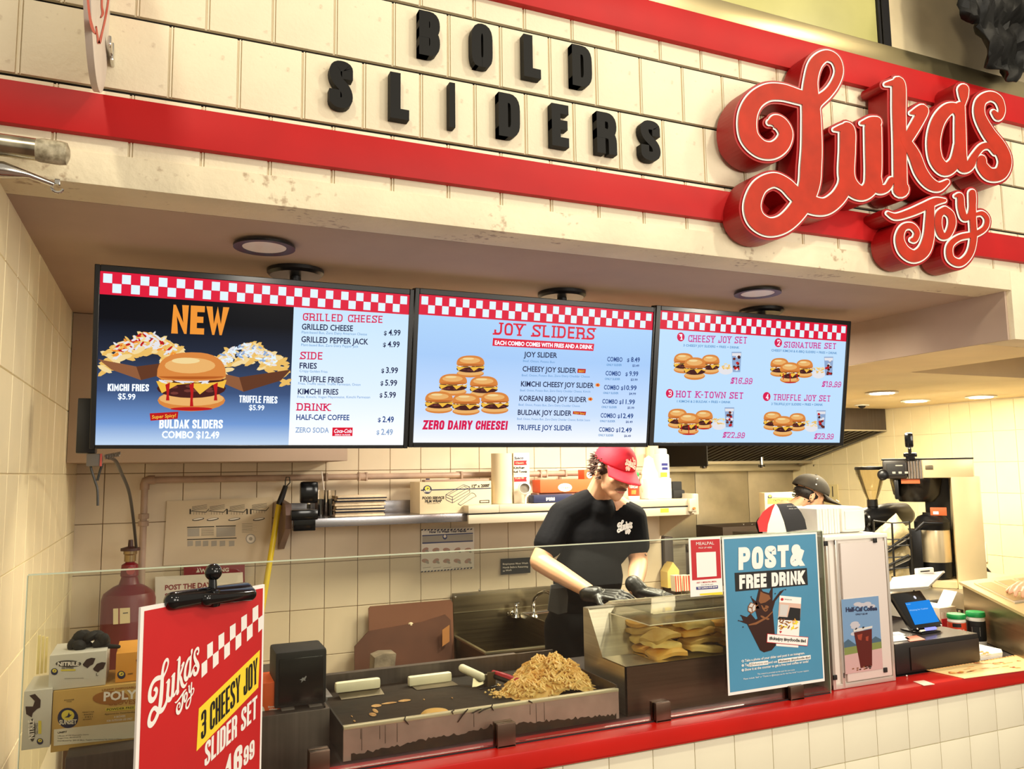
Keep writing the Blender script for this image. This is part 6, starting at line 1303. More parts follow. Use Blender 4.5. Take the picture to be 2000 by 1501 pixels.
# tri-colour card tent on the case/glass top
g = thing('card_tent', 'domed card stand with red, white and black faces beside the foam boxes', 'card stand', (1.95, 2.2, bz0))
Yt = 2.20
pr = mat('tent_red', (222, 50, 50), .4); pw = mat('tent_white', (240, 230, 206), .5)
def curve_panel(pl_, pr_, mt, nm, dy, th=.003):
    n = len(pl_); A = [at(*p, Y=Yt+dy*i/(n-1)) for i, p in enumerate(pl_)]; B = [at(*p, Y=Yt+dy*i/(n-1)) for i, p in enumerate(pr_)]
    vs = A+B+[v+V((0, th, 0)) for v in A+B]; fs = []
    for i in range(n-1): fs += [(i, i+1, n+i+1, n+i), (2*n+i, 3*n+i, 3*n+i+1, 2*n+i+1)]
    ring = list(range(n))+[n+i for i in range(n-1, -1, -1)]
    for p, q in zip(ring, ring[1:]+ring[:1]): fs.append((p, q, 2*n+q, 2*n+p))
    return mb(mt).add(vs, fs).build(nm, g)
curve_panel([(1484, 1038), (1480, 1018), (1490, 1000), (1502, 990), (1512, 984)], [(1498, 1038), (1500, 1022), (1505, 1008), (1509, 995), (1514, 984)], pr, 'red_face', .10)
curve_panel([(1498, 1040), (1500, 1024), (1505, 1008), (1509, 995), (1514, 984)], [(1536, 1038), (1531, 1018), (1526, 1005), (1521, 992), (1516, 984)], pw, 'white_face', .10)
curve_panel([(1536, 1038), (1531, 1018), (1526, 1005), (1521, 992), (1516, 984)], [(1576, 1033), (1572, 1014), (1565, 1000), (1557, 990), (1546, 982)], MBLACK, 'black_face', .10)
pl = Pl((0, Yt+.03, 0), (1, 0, 0), (0, 0, 1)); pq = Pl2(pl, (1440, 930, 7.692)); m = MB()
text(m, pq, 'SCAN TO ORDER', (650, 448), (880, 440), 12, PAPER, .032, 'B'); text(m, pq, 'PICK UP HERE', (680, 485), (880, 478), 10, PAPER, .032, 'B'); m.build('print', g, flip=False)
m = mb(WHITE); m.box((1.80, 2.19, bz0-.012), (cx0+.02, 2.33, bz0-.001), .002); struct_ = m.build('base_strip', g)
# napkin carton and wall sheet behind
g, R_, pl = face(4.9, (1493, 962), (1562, 1040), .06, mat('napkin_carton', (222, 204, 160), .6), 'napkin_carton', 'cream carton reading FASTNAP JUNIOR behind the black cap', 'box')
p = Pl2(pl, (1440, 930, 7.692)); m = MB(); poly(m, p, YL, [(455, 330), (830, 325), (850, 400), (455, 415)], .0003); text(m, p, 'FASTNAP JUNIOR', (545, 378), (850, 368), 30, INKN, .0006, 'h'); badge(m, p, 490, 305, 34, False); poly(m, p, INKN, [(530, 315), (830, 320), (830, 325), (530, 321)], .0004); m.build('print', g, flip=False)
m = mb(DSTEEL); m.box((R_[0]-.0, 4.89, 0), (R_[1]+.3, 5.3, R_[2]-.001), .004); one(m, 'rear_cabinet', 'steel cabinet under the napkin carton in the back kitchen', 'cabinet')
# ------------------------------------------------------------------ coffee corner (stands on a side counter)
sc_z = .90
g = thing('side_counter', 'side counter carrying the coffee machines along the right of the kitchen', 'counter', (4.3, 3.7, 0))
m = mb(STEEL); m.box((3.60, 3.25, sc_z-.04), (5.3, 4.05, sc_z), .004); m.build('top', g); m = mb(WHITE); m.box((3.64, 3.28, 0), (5.25, 4.02, sc_z-.04)); m.build('cabinet', g)
FU = V((cos(.84), -sin(.84), 0)); FW = V((sin(.84), cos(.84), 0)); FO = V((4.4, 3.45, 0))
FM2 = M.Translation(FO) @ M((FU, FW, V((0, 0, 1)))).transposed().to_4x4() @ M.Translation((0, -3.5, 0))
def aL(x, y, Y):
    d = ray(x, y); p = CAM+d*((FO+FW*(Y-3.5)-CAM).dot(FW)/d.dot(FW)); return V(((p-FO).dot(FU), Y, p.z))
def ml(m_): return mb(m_, FM2)
def thingL(n_, l_, c_, loc, gr=None): return thing(n_, l_, c_, tuple(FM2 @ V(loc)), gr)
# brewer
bx0, bx1 = aL(1723, 897, Y=3.5).x, aL(1900, 895, Y=3.5).x; bt = aL(1820, 896, Y=3.5).z
CRM = mat('brewer_steel', (236, 216, 170), .3, .35, var=.05, vs=3); 
z1 = lambda y: aL(1800, y, Y=3.5).z
g = thingL('coffee_brewer', 'tall steel coffee brewer with black control panel over a thermal server', 'coffee machine', ((bx0+bx1)/2, 3.7, sc_z))
hx = aL(1790, 920, Y=3.5).x; legx = aL(1862, 1000, Y=3.5).x
m = ml(CRM); m.box((hx, 3.5, z1(933)), (bx1, 4.0, bt), .006); m.box((legx, 3.5, sc_z), (bx1+.03, 4.0, z1(930)), .006); m.box((aL(1805, 915, Y=3.5).x, 3.52, sc_z), (legx, 4.0, sc_z+.05), .01); m.build('body', g)
m = ml(BLACK); m.box((bx0-.005, 3.495, bt-.003), (bx1+.004, 4.0, bt+.006), .002); m.build('lid', g)
m = ml(mat('panel_dark', (40, 34, 28), .4)); m.box((bx0, 3.48, z1(934)), (aL(1772, 915, Y=3.5).x, 4.0, bt-.003), .014); m.build('control_head', g)
m = ml(INK); xx0, xx1 = aL(1732, 915, Y=3.47).x, aL(1767, 915, Y=3.47).x; m.box((xx0, 3.474, z1(928)), (xx1, 3.482, z1(904)), .003); m.build('control_panel', g)
m = ml(MATS['print_grey'])
for k in range(3): x = xx0+.03+k*.035; m.box((x, 3.472, z1(924)), (x+.018, 3.4745, z1(920)))
m.box((xx0+.05, 3.472, z1(909)), (xx0+.09, 3.4745, z1(907))); m.build('buttons', g)
m = ml(CHROME); q0 = aL(1772, 915, Y=3.5).x
for k in range(5): m.tube([(q0+.008+k*.0165, 3.497, z1(934)), (q0+.008+k*.0165, 3.497, bt-.004)], .0085, 12)
m.build('fluted_trim', g)
m = ml(mat('badge_grey', (120, 110, 90), .4, .7)); q1 = aL(1807, 912, Y=3.49); m.box((q1.x, 3.494, q1.z-.014), (q1.x+.042, 3.50, q1.z+.012), .002); m.build('badge', g)
m = ml(mat('niche_black', (22, 20, 17), .4)); m.box((aL(1803, 915, Y=3.7).x, 3.72, sc_z+.05), (legx, 3.76, z1(934))); m.build('niche', g)
m = ml(mat('brew_black', (34, 30, 25), .25)); bc = aL(1783, 950, Y=3.62); m.lathe([(.02, z1(985)+.01), (.10, z1(981)), (.135, z1(966)), (.15, z1(938)), (.15, z1(935))], (bc.x+.02, 3.68, 0), (0, 0, 1), 28); m.build('brew_basket', g)
m = ml(BLACK); q2 = aL(1751, 955, Y=3.5).x; m.box((q2-.012, 3.50, z1(975)), (q2+.014, 3.60, z1(936)), .010); m.build('basket_handle', g); m = ml(BLACK); m.ell((aL(1724, 925, Y=3.48).x, 3.47, z1(926)), (.032, .02, .035)); m.build('side_knob', g)
m = ml(mat('sticker_orange', (196, 96, 50), .5)); q3 = aL(1779, 940, Y=3.52); m.box((q3.x-.055, 3.505, q3.z-.012), (q3.x+.05, 3.52, q3.z+.018)); m.build('warning_label', g)
# thermal server (airpot)
g = thingL('thermal_server', 'black and steel thermal coffee server standing inside the brewer', 'coffee urn', (aL(1827, 1000, Y=3.6).x, 3.6, sc_z+.05))
c = aL(1822, 1050, Y=3.6); sr = (aL(1862, 1050, Y=3.6).x-aL(1778, 1050, Y=3.6).x)/2*.82; zb = sc_z+.051; Z = lambda y: aL(1822, y, Y=3.6).z
m = ml(mat('server_steel', (240, 222, 184), .22, .6)); m.lathe([(sr*.985, Z(1095)), (sr, Z(1090)), (sr, Z(1035)), (sr*.985, Z(1032))], (c.x, 3.6, 0), (0, 0, 1), 40); m.build('steel_wall', g)
m = ml(BLACK); m.lathe([(sr*.8, zb), (sr*.95, zb+.01), (sr*.99, Z(1095)), (0, Z(1095))], (c.x, 3.6, 0), (0, 0, 1), 36); m.build('base', g); m = ml(BLACK); m.lathe([(sr*.985, Z(1034)), (sr*1.03, Z(1030)), (sr*1.03, Z(1018)), (sr*.8, Z(1008)), (sr*.5, Z(1004)), (sr*.5, Z(1000)), (0, Z(1000))], (c.x, 3.6, 0), (0, 0, 1), 36); m.build('lid', g)
m = ml(BLACK); a = aL(1787, 1035, Y=3.5); m.box((a.x-.05, 3.46, zb+.02), (a.x+.035, 3.54, a.z+.01), .014); m.tube([(a.x, 3.47, a.z), (a.x+.05, 3.46, a.z+.05), (a.x+.15, 3.5, a.z+.045)], .012, 10); m.build('handle', g)
m = ml(mat('sticker_orange', (196, 96, 50), .5)); a = aL(1833, 1000, Y=3.55); m.box((a.x-.045, 3.545, a.z-.02), (a.x+.045, 3.556, a.z+.03), .003); m.use(pW).box((a.x-.03, 3.543, a.z-.012), (a.x+.0, 3.546, a.z+.006)); m.build('tag', g)
# grinder
g = thingL('coffee_grinder', 'black coffee grinder with a clear funnel hopper beside the brewer', 'coffee grinder', (aL(1704, 1000, Y=3.75).x, 3.75, sc_z))
Yg = 3.75; Zg = lambda y: aL(1704, y, Y=Yg).z; c = aL(1702, 950, Y=Yg)
r0 = (aL(1735, 915, Y=Yg).x-aL(1669, 915, Y=Yg).x)/2*.92
m = ml(clear('hopper', (252, 244, 224), .08, .06)); m.lathe([(r0, Zg(917)), (r0*.97, Zg(925)), (r0*.55, Zg(960)), (r0*.33, Zg(975))], (c.x, Yg, 0), (0, 0, 1), 36); m.build('hopper', g)
m = ml(BLACK); m.lathe([(r0*1.03, Zg(917)), (r0*1.05, Zg(914)), (r0*1.0, Zg(911)), (0, Zg(910))], (c.x, Yg, 0), (0, 0, 1), 36); m.build('hopper_lid', g)
m = ml(BLACK); m.lathe([(r0*.34, Zg(976)), (r0*.36, Zg(975)), (r0*.36, Zg(988)), (r0*.3, Zg(990)), (r0*.3, Zg(1000))], (c.x, Yg, 0), (0, 0, 1), 24)
m.tube([aL(1677, 1014, Y=3.70), aL(1692, 1011, Y=3.74), aL(1715, 1008, Y=3.78), aL(1735, 1005, Y=3.85), aL(1765, 1004, Y=3.95), aL(1776, 1008, Y=3.98)], [.06, .07, .075, .078, .078, .05], 20); m.box((c.x-.05, 3.72, sc_z), (c.x+.20, 3.95, Zg(1035)), .012); m.box((c.x-.02, 3.74, Zg(1040)), (c.x+.08, 3.88, Zg(1012)), .01); m.build('body', g)
m = ml(mat('knob_black', (14, 14, 14), .3)); k0 = aL(1683, 1015, Y=3.66); m.lathe([(0, -.04), (.034, -.04), (.042, -.02), (.042, .02), (.05, .03)], k0, (.7, .6, 0), 16); m.build('adjust_knob', g); m = ml(BLACK); m.tube([aL(1690, 1025, Y=3.7), aL(1697, 1045, Y=3.7)], [.022, .03], 12); m.build('dosing_spout', g)
# wire rack with bags
g = thingL('wire_rack', 'black wire rack holding pale bags of coffee, left of the server', 'rack', (aL(1745, 1060, Y=3.3).x, 3.3, sc_z))
wr = mat('wire_black', (18, 17, 16), .4); W3 = lambda x, y, Y=3.28: aL(x, y, Y=Y); m = ml(wr)
zfl = W3(1745, 1125).z
for x in (1742,): m.tube([W3(x, 1021), W3(x+5, 1125)], .006, 8)
for ys in ((1016, 1021, 1019), (1051, 1053, 1052), (1066, 1066, 1064), (1088, 1088, 1086), (1112, 1110, 1108)): m.tube([W3(1706, ys[0]), W3(1743, ys[1]), W3(1776, ys[2])], .0042, 8)
m.tube([W3(1722, 1110), W3(1776, 1083)], .006, 8); m.tube([W3(1722, 1080), W3(1776, 1042)], .006, 8)
for x in (1706, 1776): m.tube([W3(x, 1018, 3.5), W3(x+4, 1125, 3.5)], .005, 8); m.tube([W3(x, 1018), W3(x, 1018, 3.5)], .004, 8); m.tube([W3(x, 1018), (W3(x, 1018).x, 3.28, sc_z)], .005, 8)
m.tube([(W3(1743, 1125).x, 3.28, zfl), (W3(1743, 1125).x, 3.28, 0.905)], .006, 8); m.build('wire_frame', g)
m = ml(STEEL)
for (p_, q_) in (((1718, 1084), (1775, 1050)), ((1722, 1116), (1776, 1092))):
    a = W3(*p_); b = W3(*q_); m.add([a, b, b+V((.02, .18, .0)), a+V((.02, .18, 0))]+[v+V((0, 0, -.004)) for v in (a, b, b+V((.02, .18, .0)), a+V((.02, .18, 0)))], [(0, 1, 2, 3), (7, 6, 5, 4), (0, 4, 5, 1), (1, 5, 6, 2), (2, 6, 7, 3), (3, 7, 4, 0)], False)
m.build('tray', g)
BG = mat('coffee_bag', (226, 208, 158), .35, bump=.5, bs=22, var=.1, vs=12)
def bag(p0, p1, p2, p3, lab, Y=3.33, th=.05):
    nx, ny = 14, 10; rnd = random.Random(p0[0]); A, B, C_, D = [aL(*p, Y=Y) for p in (p0, p1, p2, p3)]; vs = []; fs = []
    for s_ in (-1, 1):
        for i in range(nx+1):
            for j in range(ny+1):
                u = i/nx; v = j/ny; q = (A*(1-u)+B*u)*(1-v)+(D*(1-u)+C_*u)*v; e = (1-(2*u-1)**4)*(1-(2*v-1)**4)
                vs.append(q+V((0, s_*th*(e+.02)+.006*sin(u*9+v*7)*e+rnd.uniform(-.004, .004)*e, rnd.uniform(-.003, .003))))
    N_ = (nx+1)*(ny+1); id_ = lambda i, j: i*(ny+1)+j
    for i in range(nx):
        for j in range(ny): fs += [(id_(i, j), id_(i+1, j), id_(i+1, j+1), id_(i, j+1)), (N_+id_(i, j), N_+id_(i, j+1), N_+id_(i+1, j+1), N_+id_(i+1, j))]
    ring = [id_(i, 0) for i in range(nx+1)]+[id_(nx, j) for j in range(1, ny+1)]+[id_(i, ny) for i in range(nx-1, -1, -1)]+[id_(0, j) for j in range(ny-1, 0, -1)]
    for a, b in zip(ring, ring[1:]+ring[:1]): fs.append((a, b, N_+b, N_+a))
    one(ml(BG).add(vs, fs), 'coffee_bag', lab, 'bag', 'coffee bags in the wire rack')
bag((1700, 1046), (1750, 1002), (1778, 1040), (1722, 1082), 'upper pale bag lying in the black wire rack', 3.38)
bag((1720, 1086), (1772, 1062), (1782, 1082), (1722, 1112), 'lower pale bag lying in the black wire rack', 3.38)
bag((1722, 1118), (1775, 1106), (1778, 1128), (1724, 1140), 'flat wrapped stack of papers under the wire rack', 3.38, .02)
# second black clip on the brewer
q = clipholder(((1766, 845), (1785, 874)), ((1764, 882), (1792, 900)), 3.46, 'black ball-joint clip standing on top of the coffee brewer', 0, ml, aL, thingL)
# ------------------------------------------------------------------ point of sale
g = thing('cash_drawer', 'low black cash drawer on the counter under the payment screen', 'cash drawer', (2.65, 2.35, ZC))
m = mb(mat('drawer_black', (22, 19, 17), .4)); m.box((2.43, 2.165, ZC+.001), (2.865, 2.50, 1.006), .004); m.build('body', g)
m = mb(mat('drawer_front', (40, 29, 23), .35)); m.box((2.50, 2.160, ZC+.01), (2.862, 2.167, .992), .003); m.build('drawer', g); m = mb(mat('drawer_top', (66, 60, 58), .22)); m.box((2.431, 2.167, 1.004), (2.864, 2.50, 1.0085)); m.build('top_plate', g)
ZD = 1.009
# customer screen: tilted tablet
C0 = at(1786, 1229, Y=2.24); Cr = at(1842, 1220, Y=2.26); Ct = at(1757, 1158, Y=2.33)
u = (Cr-C0); W_ = u.length; u.normalize(); v = (Ct-C0); v = (v-u*v.dot(u)); H_ = v.length; v.normalize()
g = thing('payment_terminal', 'small black customer payment terminal with a lit blue screen', 'terminal', tuple(C0))
sp = Pl(C0, u, v); m = MB(); 
Mt = M((u, v, sp.n)).transposed().to_4x4(); Mt.translation = C0
m = mb(MATS['gloss_black'], Mt); m.box((-.004, 0, -.022), (W_+.004, H_+.004, 0), .008); m.build('housing', g)
spz = Pl2(sp, (1700, 1080, 5.773)); m = MB()
bq = [spz.uv(*p) for p in ((500, 808), (775, 770), (660, 524), (388, 560))]
poly(m, sp, emi('screen_blue', (22, 140, 236), 1.0), bq, .0012, False); wT = emi('screen_text', (190, 225, 255), 1.0)
text(m, spz, 'Waiting for Cashier', (440, 655), (650, 628), 18, wT, .0018, 'b', tl=(434, 638)); text(m, spz, '9:41', (405, 586), (450, 580), 10, wT, .0018, 'b'); m.build('display', g, flip=False)
m = mb(emi('lens_glow', (240, 240, 250), 1.0)); cq = spz.uv(500, 498)
m.add([sp.P(cq[0]+.007*cos(t), cq[1]+.007*sin(t), .0014) for t in [2*pi*k/16 for k in range(16)]], [tuple(range(16))], False); m.build('camera_dot', g)
m = mb(emi('slot_glow', (150, 150, 255), 1.6)); poly(m, spz, m.cur or MATS['slot_glow'], [(605, 842), (730, 826), (750, 846), (735, 862), (620, 876)], .0014); m.build('card_slot', g, flip=False)
for k, (x, y) in enumerate(((528, 852), (796, 808))): m = mb(WHITE); b_ = spz.uv(x, y); m.lathe([(.0032, 0), (.0032, .002), (0, .0025)], sp.P(b_[0], b_[1], .0), sp.n, 12); m.build('screw', g)
m = mb(BLACK); bm0 = C0+u*W_*.5+V((0, .035, 0)); m.box((bm0.x-.05, 2.24, ZD+.0005), (bm0.x+.05, 2.34, ZD+.006), .002); m.tube([(bm0.x, 2.31, ZD+.005), (C0+u*W_*.5+v*H_*.5-sp.n*.02)], .014, 10); m.build('stand', g)
# cashier tablet on white stand, seen from behind
A1 = at(1731, 1166, Y=2.50); A2 = at(1845, 1117, Y=2.62); A3 = at(1742, 1128, Y=2.62); 
q4 = [at(1728, 1156, Y=2.44), at(1812, 1150, Y=2.52), at(1843, 1119, Y=2.70), at(1743, 1132, Y=2.62)]
g = thing('cashier_tablet', 'large white cashier tablet on a stand, tilted away, with a small square mark', 'tablet', (A1.x+.08, 2.5, ZD))
m = mb(mat('tablet_back', (176, 168, 158), .4)); nn = (q4[1]-q4[0]).cross(q4[3]-q4[0]).normalized(); nn = nn if nn.z < 0 else -nn
m.add(q4+[p-nn*.012 for p in q4], [(0, 1, 2, 3), (7, 6, 5, 4), (0, 4, 5, 1), (1, 5, 6, 2), (2, 6, 7, 3), (3, 7, 4, 0)], False); m.build('tablet', g)
m = mb(WHITE); p2 = [q4[0].lerp(q4[3], .0), q4[1], q4[2], q4[3]]; m.tube([q4[3]-nn*.006, q4[2]-nn*.006], .005, 8); m.build('edge', g)
cq = (q4[0]+q4[1]+q4[2]+q4[3])/4+nn*.0015; ua = (q4[2]-q4[3]).normalized(); va = nn.cross(ua); m = mb(INKN)
for (a0, b0, a1, b1) in ((-.018, -.016, .018, -.012), (-.018, .012, .018, .016), (-.018, -.016, -.014, .016), (.014, -.016, .018, .016), (-.006, -.004, .006, .004)): m.add([cq+ua*a0+va*b0, cq+ua*a1+va*b0, cq+ua*a1+va*b1, cq+ua*a0+va*b1], [(0, 1, 2, 3)], False)
m.build('square_mark', g, flip=False)
m = mb(mat('stand_white', (206, 196, 178), .5)); s0 = at(1732, 1190, Y=2.5); vs = [at(1731, 1162, Y=2.46), at(1772, 1158, Y=2.50), at(1800, 1190, Y=2.56), at(1762, 1205, Y=2.50), at(1732, 1200, Y=2.46)]
m.prism([(p.x, p.z) for p in vs], lambda a, b: V((a, 2.50, b)), lambda a, b: V((a, 2.60, b))); m.box((vs[0].x, 2.46, ZC-.002), (vs[0].x+.2, 2.62, vs[4].z+.0), .004) if False else None; m.build('stand', g)
m = mb(mat('drawer_brown', (52, 38, 34), .5)); a = at(1732, 1188, Y=2.56); b = at(1775, 1212, Y=2.56); m.box((2.44, 2.505, ZC), (b.x+.02, 2.75, a.z), .003); m.build('base', g)
m = mb(WHITE); a = at(1789, 1110, Y=2.68); b = at(1821, 1118, Y=2.68); m.box((a.x, 2.67, b.z-.004), (b.x, 2.69, a.z), .004); m.use(INK).box((a.x+.015, 2.668, (a.z+b.z)/2-.003), (b.x-.03, 2.671, (a.z+b.z)/2+.002)); one(m, 'card_reader', 'small white card reader on top of the cashier tablet', 'card reader')
# receipts on the drawer
for k, (ps, mt, lab) in enumerate((([(1735, 1240), (1762, 1238), (1778, 1248), (1738, 1253)], PAPER, 'white receipt slips on the left of the cash drawer'), ([(1766, 1244), (1790, 1240), (1808, 1248), (1778, 1252)], mat('card_pink', (216, 130, 104), .5), 'pinkish card lying beside the receipts on the cash drawer'), ([(1732, 1235), (1755, 1233), (1768, 1238), (1735, 1241)], PAPER, 'small white slip behind the receipts on the cash drawer'))):
    q = [at(*p, Z=ZD+.002) for p in ps]; m = mb(mt); m.prism([(p.x, max(p.y, 2.17)) for p in q], lambda a, b: V((a, b, ZD+.0006)), lambda a, b: V((a, b, ZD+.0022))); one(m, 'receipt', lab, 'paper')
# napkin bin
g = thing('napkin_bin', 'ribbed pale bin full of napkins behind the cash drawer', 'bin', tuple(at(1860, 1200, Y=2.62)))
a = at(1835, 1187, Y=2.6); b = at(1875, 1235, Y=2.6); NB = mat('bin_grey', (206, 190, 168), .5); m = mb(NB); m.box((a.x, 2.60, ZC-.003), (b.x-.01, 2.74, a.z), .006)
for k in range(6): m.box((a.x+.006+k*.022, 2.594, ZC), (a.x+.018+k*.022, 2.602, a.z-.02), .003)
m.build('bin', g); m = mb(BLACK); m.box((b.x-.01, 2.60, ZC-.003), (b.x+.035, 2.74, b.z+.10), .004); m.build('divider', g)
m = mb(PAPER); c0 = at(1862, 1152, Y=2.66); vs = [at(1842, 1188, Y=2.66), at(1876, 1190, Y=2.66), at(1879, 1162, Y=2.66), at(1858, 1153, Y=2.66)]; m.prism([(p.x, p.z) for p in vs], lambda p, q: V((p, 2.63, q)), lambda p, q: V((p, 2.70, q))); m.build('napkins', g)
m = mb(pR); a = at(1838, 1208, Y=2.57); b = at(1856, 1229, Y=2.57); m.box((a.x, 2.565, b.z), (b.x, 2.568, a.z)); g3 = one(m, 'red_card', 'small red card leaning on the napkin bin behind the terminal', 'card')
# shakers on the counter
c = at(1897, 1260, Z=ZC); zc_ = ZC-.003; h1 = .125
shaker((c.x-.01, 2.43), zc_, .036, h1, 'orange-labelled shaker with a green lid, left of the pair by the cold unit', PR_, 'PARMESAN')
shaker((c.x+.055, 2.39), zc_, .036, .135, 'black-labelled shaker with a green lid, right of the pair by the cold unit', MBLACK)
# steel cold prep unit
g = thing('cold_prep_unit', 'sloping steel cold prep unit with recessed pans at the right edge', 'prep unit', (3.6, 2.5, ZC))
UST = mat('unit_steel', (150, 132, 96), .3, .85, var=.08, vs=3, brushed='h')
FB_ = V((3.10, 2.20, 0)); BB_ = V((3.33, 2.60, 0)); BB_ = FB_+(BB_-FB_)*1.25; nd = (BB_-FB_).normalized(); pn = V((nd.y, -nd.x, 0))
def onf(x, y): d = ray(x, y); return CAM+d*((FB_-CAM).dot(pn)/d.dot(pn))
b0 = onf(1880, 1141); f0 = onf(2005, 1204); rt = V((.85, .05, 0))
vs = [V((b0.x, b0.y, ZC)), V((f0.x, f0.y, ZC)), V((f0.x, f0.y, ZC))+rt, V((b0.x, b0.y, ZC))+rt, b0, f0, f0+rt, b0+rt]
m = mb(UST); m.add(vs, [(0, 1, 2, 3), (0, 4, 5, 1), (1, 5, 6, 2), (2, 6, 7, 3), (3, 7, 4, 0), (4, 7, 6, 5)], False); m.build('body', g)
m = mb(mat('unit_top', (226, 204, 150), .3, .6)); P_ = [V(vs[k]) for k in (4, 5, 6, 7)]; up = V((0, 0, 1))
L3 = lambda s_, t_, h_: (P_[0]*(1-s_)+P_[3]*s_)*(1-t_)+(P_[1]*(1-s_)+P_[2]*s_)*t_+up*h_
def slab(s0, t0, s1, t1, h0, h1, mt): m.use(mt).add([L3(s0, t0, h0), L3(s1, t0, h0), L3(s1, t1, h0), L3(s0, t1, h0), L3(s0, t0, h1), L3(s1, t0, h1), L3(s1, t1, h1), L3(s0, t1, h1)], [(3, 2, 1, 0), (4, 5, 6, 7), (0, 1, 5, 4), (1, 2, 6, 5), (2, 3, 7, 6), (3, 0, 4, 7)], False)
UT = MATS['unit_top']; slab(-.02, -.02, 1, 1.02, .001, .012, UT); m.build('lid', g)
for k in range(3):
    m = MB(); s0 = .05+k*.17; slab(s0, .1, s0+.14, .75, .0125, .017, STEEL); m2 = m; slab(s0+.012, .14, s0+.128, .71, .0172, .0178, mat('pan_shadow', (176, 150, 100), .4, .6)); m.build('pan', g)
# menus and slips on the ledge
g = thing('menu_sheet', 'large laminated orange and cream menu sheet lying on the red ledge at right', 'menu', tuple(at(1920, 1300, Z=ZC)))
pm = Pl((0, 0, ZC+.004), (1, 0, 0), (0, 1, 0), (1550, 1250, 4.444))
MEN = mat('menu_cream', (250, 214, 150), .4); MOR = mat('menu_orange', (226, 140, 60), .4, c2=(240, 190, 120), vs=40)
q = [pm.uv(*p) for p in ((1165, 255), (1480, 325), (2150, 235), (2050, 110))]
m = mb(MEN); m.prism(q, lambda a, b: V((a, b, ZC+.001)), lambda a, b: V((a, b, ZC+.003))); m.build('sheet', g)
m = MB(); rnd = random.Random(12); pmz = Pl2(Pl((0, 0, ZC+.0036), (1, 0, 0), (0, 1, 0)), pm.z)
for (x, y, rx, ry) in ((1430, 278, 100, 16), (1780, 196, 70, 10), (1920, 235, 60, 9), (1970, 176, 40, 6), (1640, 196, 90, 5)):
    for k in range(10): poly(m, pmz, (MOR, pG, mat('menu_red', (186, 70, 40), .4))[k % 3], ellp(x+rnd.uniform(-.7, .7)*rx, y+rnd.uniform(-.6, .6)*ry, rx*.22, ry*.3, n=7), .0003+k*1e-5)
for k in range(14): x = rnd.uniform(1350, 1900); y = 250-(x-1350)*.09+rnd.uniform(-20, 40); poly(m, pmz, MOR, [(x, y), (x+60, y-8), (x+60, y-5), (x, y+3)], .0003)
m.build('print', g, flip=False)
m = mb(mat('scallop', (236, 180, 110), .5))
for k in range(34): a = V(q[0]).lerp(V(q[3]), k/34); m.lathe([(0, 0), (.006, 0), (.006, .0012), (0, .0012)], (a.x, a.y, ZC+.003), (0, 0, 1), 8)
m.build('scalloped_edge', g)
q = [pm.uv(*p) for p in ((1556, 90), (1610, 168), (1812, 140), (1800, 112), (1575, 60))]
m = mb(PAPER); 
for k in range(4): m.prism([(a+.001*k, b) for a, b in q], lambda a, b: V((a, b, ZC+.001+.005*k)), lambda a, b: V((a, b, ZC+.005+.005*k)))
g = thing('flyer_stack', 'stack of orange-printed flyers behind the big menu sheet', 'flyers', tuple(at(1935, 1275, Z=ZC))); m.build('paper', g)
m = MB(); pf = Pl((0, 0, ZC+.0215), (1, 0, 0), (0, 1, 0), pm.z)
for k in range(9): poly(m, pf, MOR if k % 2 else pG, ellp(1620+rnd.uniform(-40, 90), 100+rnd.uniform(-14, 22), 16, 4, n=7), .0003+k*1e-5)
m.build('print', g, flip=False)
q = [pm.uv(*p) for p in ((1038, 350), (1130, 386), (1225, 374), (1130, 340))]; m = mb(mat('slip_pink', (240, 200, 180), .5)); m.prism(q, lambda a, b: V((a, b, ZC+.001)), lambda a, b: V((a, b, ZC+.0022))); one(m, 'price_slip', 'small pale sticker slip on the red ledge near the cash drawer', 'paper')
m = mb(PAPER); c = at(1722, 1325, Z=ZC); m.ell((c.x, c.y-.01, ZC+.005), (.012, .006, .005), None, 8, 5); c = at(1750, 1320, Z=ZC); m.ell((c.x+.03, c.y-.02, ZC+.003), (.004, .003, .003), None, 6, 4); one(m, 'paper_scraps', 'tiny crumpled white paper scraps on the ledge below the white case', 'paper')
# sheets and small fittings on the right wall
m = mb(mat('sheet_yellow', (230, 214, 160), .6)); a = at(1600, 945, X=XR-.02); b = at(1638, 990, X=XR-.02); m.box((XR-.02, min(a.y, b.y), b.z), (XR-.015, max(a.y, b.y), a.z)); m.use(BKK).box((XR-.022, (a.y*.3+b.y*.7), b.z+.1), (XR-.02, (a.y*.25+b.y*.75), a.z-.02)); one(m, 'wall_sheet', 'pale instruction sheet hanging on the right wall behind the black cap', 'notice')
m = mb(WHITE); a = at(1923, 1060, X=XR-.01); b = at(1926, 1097, X=XR-.01); m.box((XR-.02, a.y-.012, b.z), (XR, a.y+.012, a.z), .003); one(m, 'wall_strip', 'short white upright strip on the right wall beside the brewer', 'strip')
m = mb(BLACK); m.tube([at(1925, 1108, X=XR-.02), at(1938, 1122, X=XR-.02), at(1949, 1138, X=XR-.03)], .010, 8); one(m, 'wall_cable', 'short black cable on the right wall above the cold unit', 'cable')
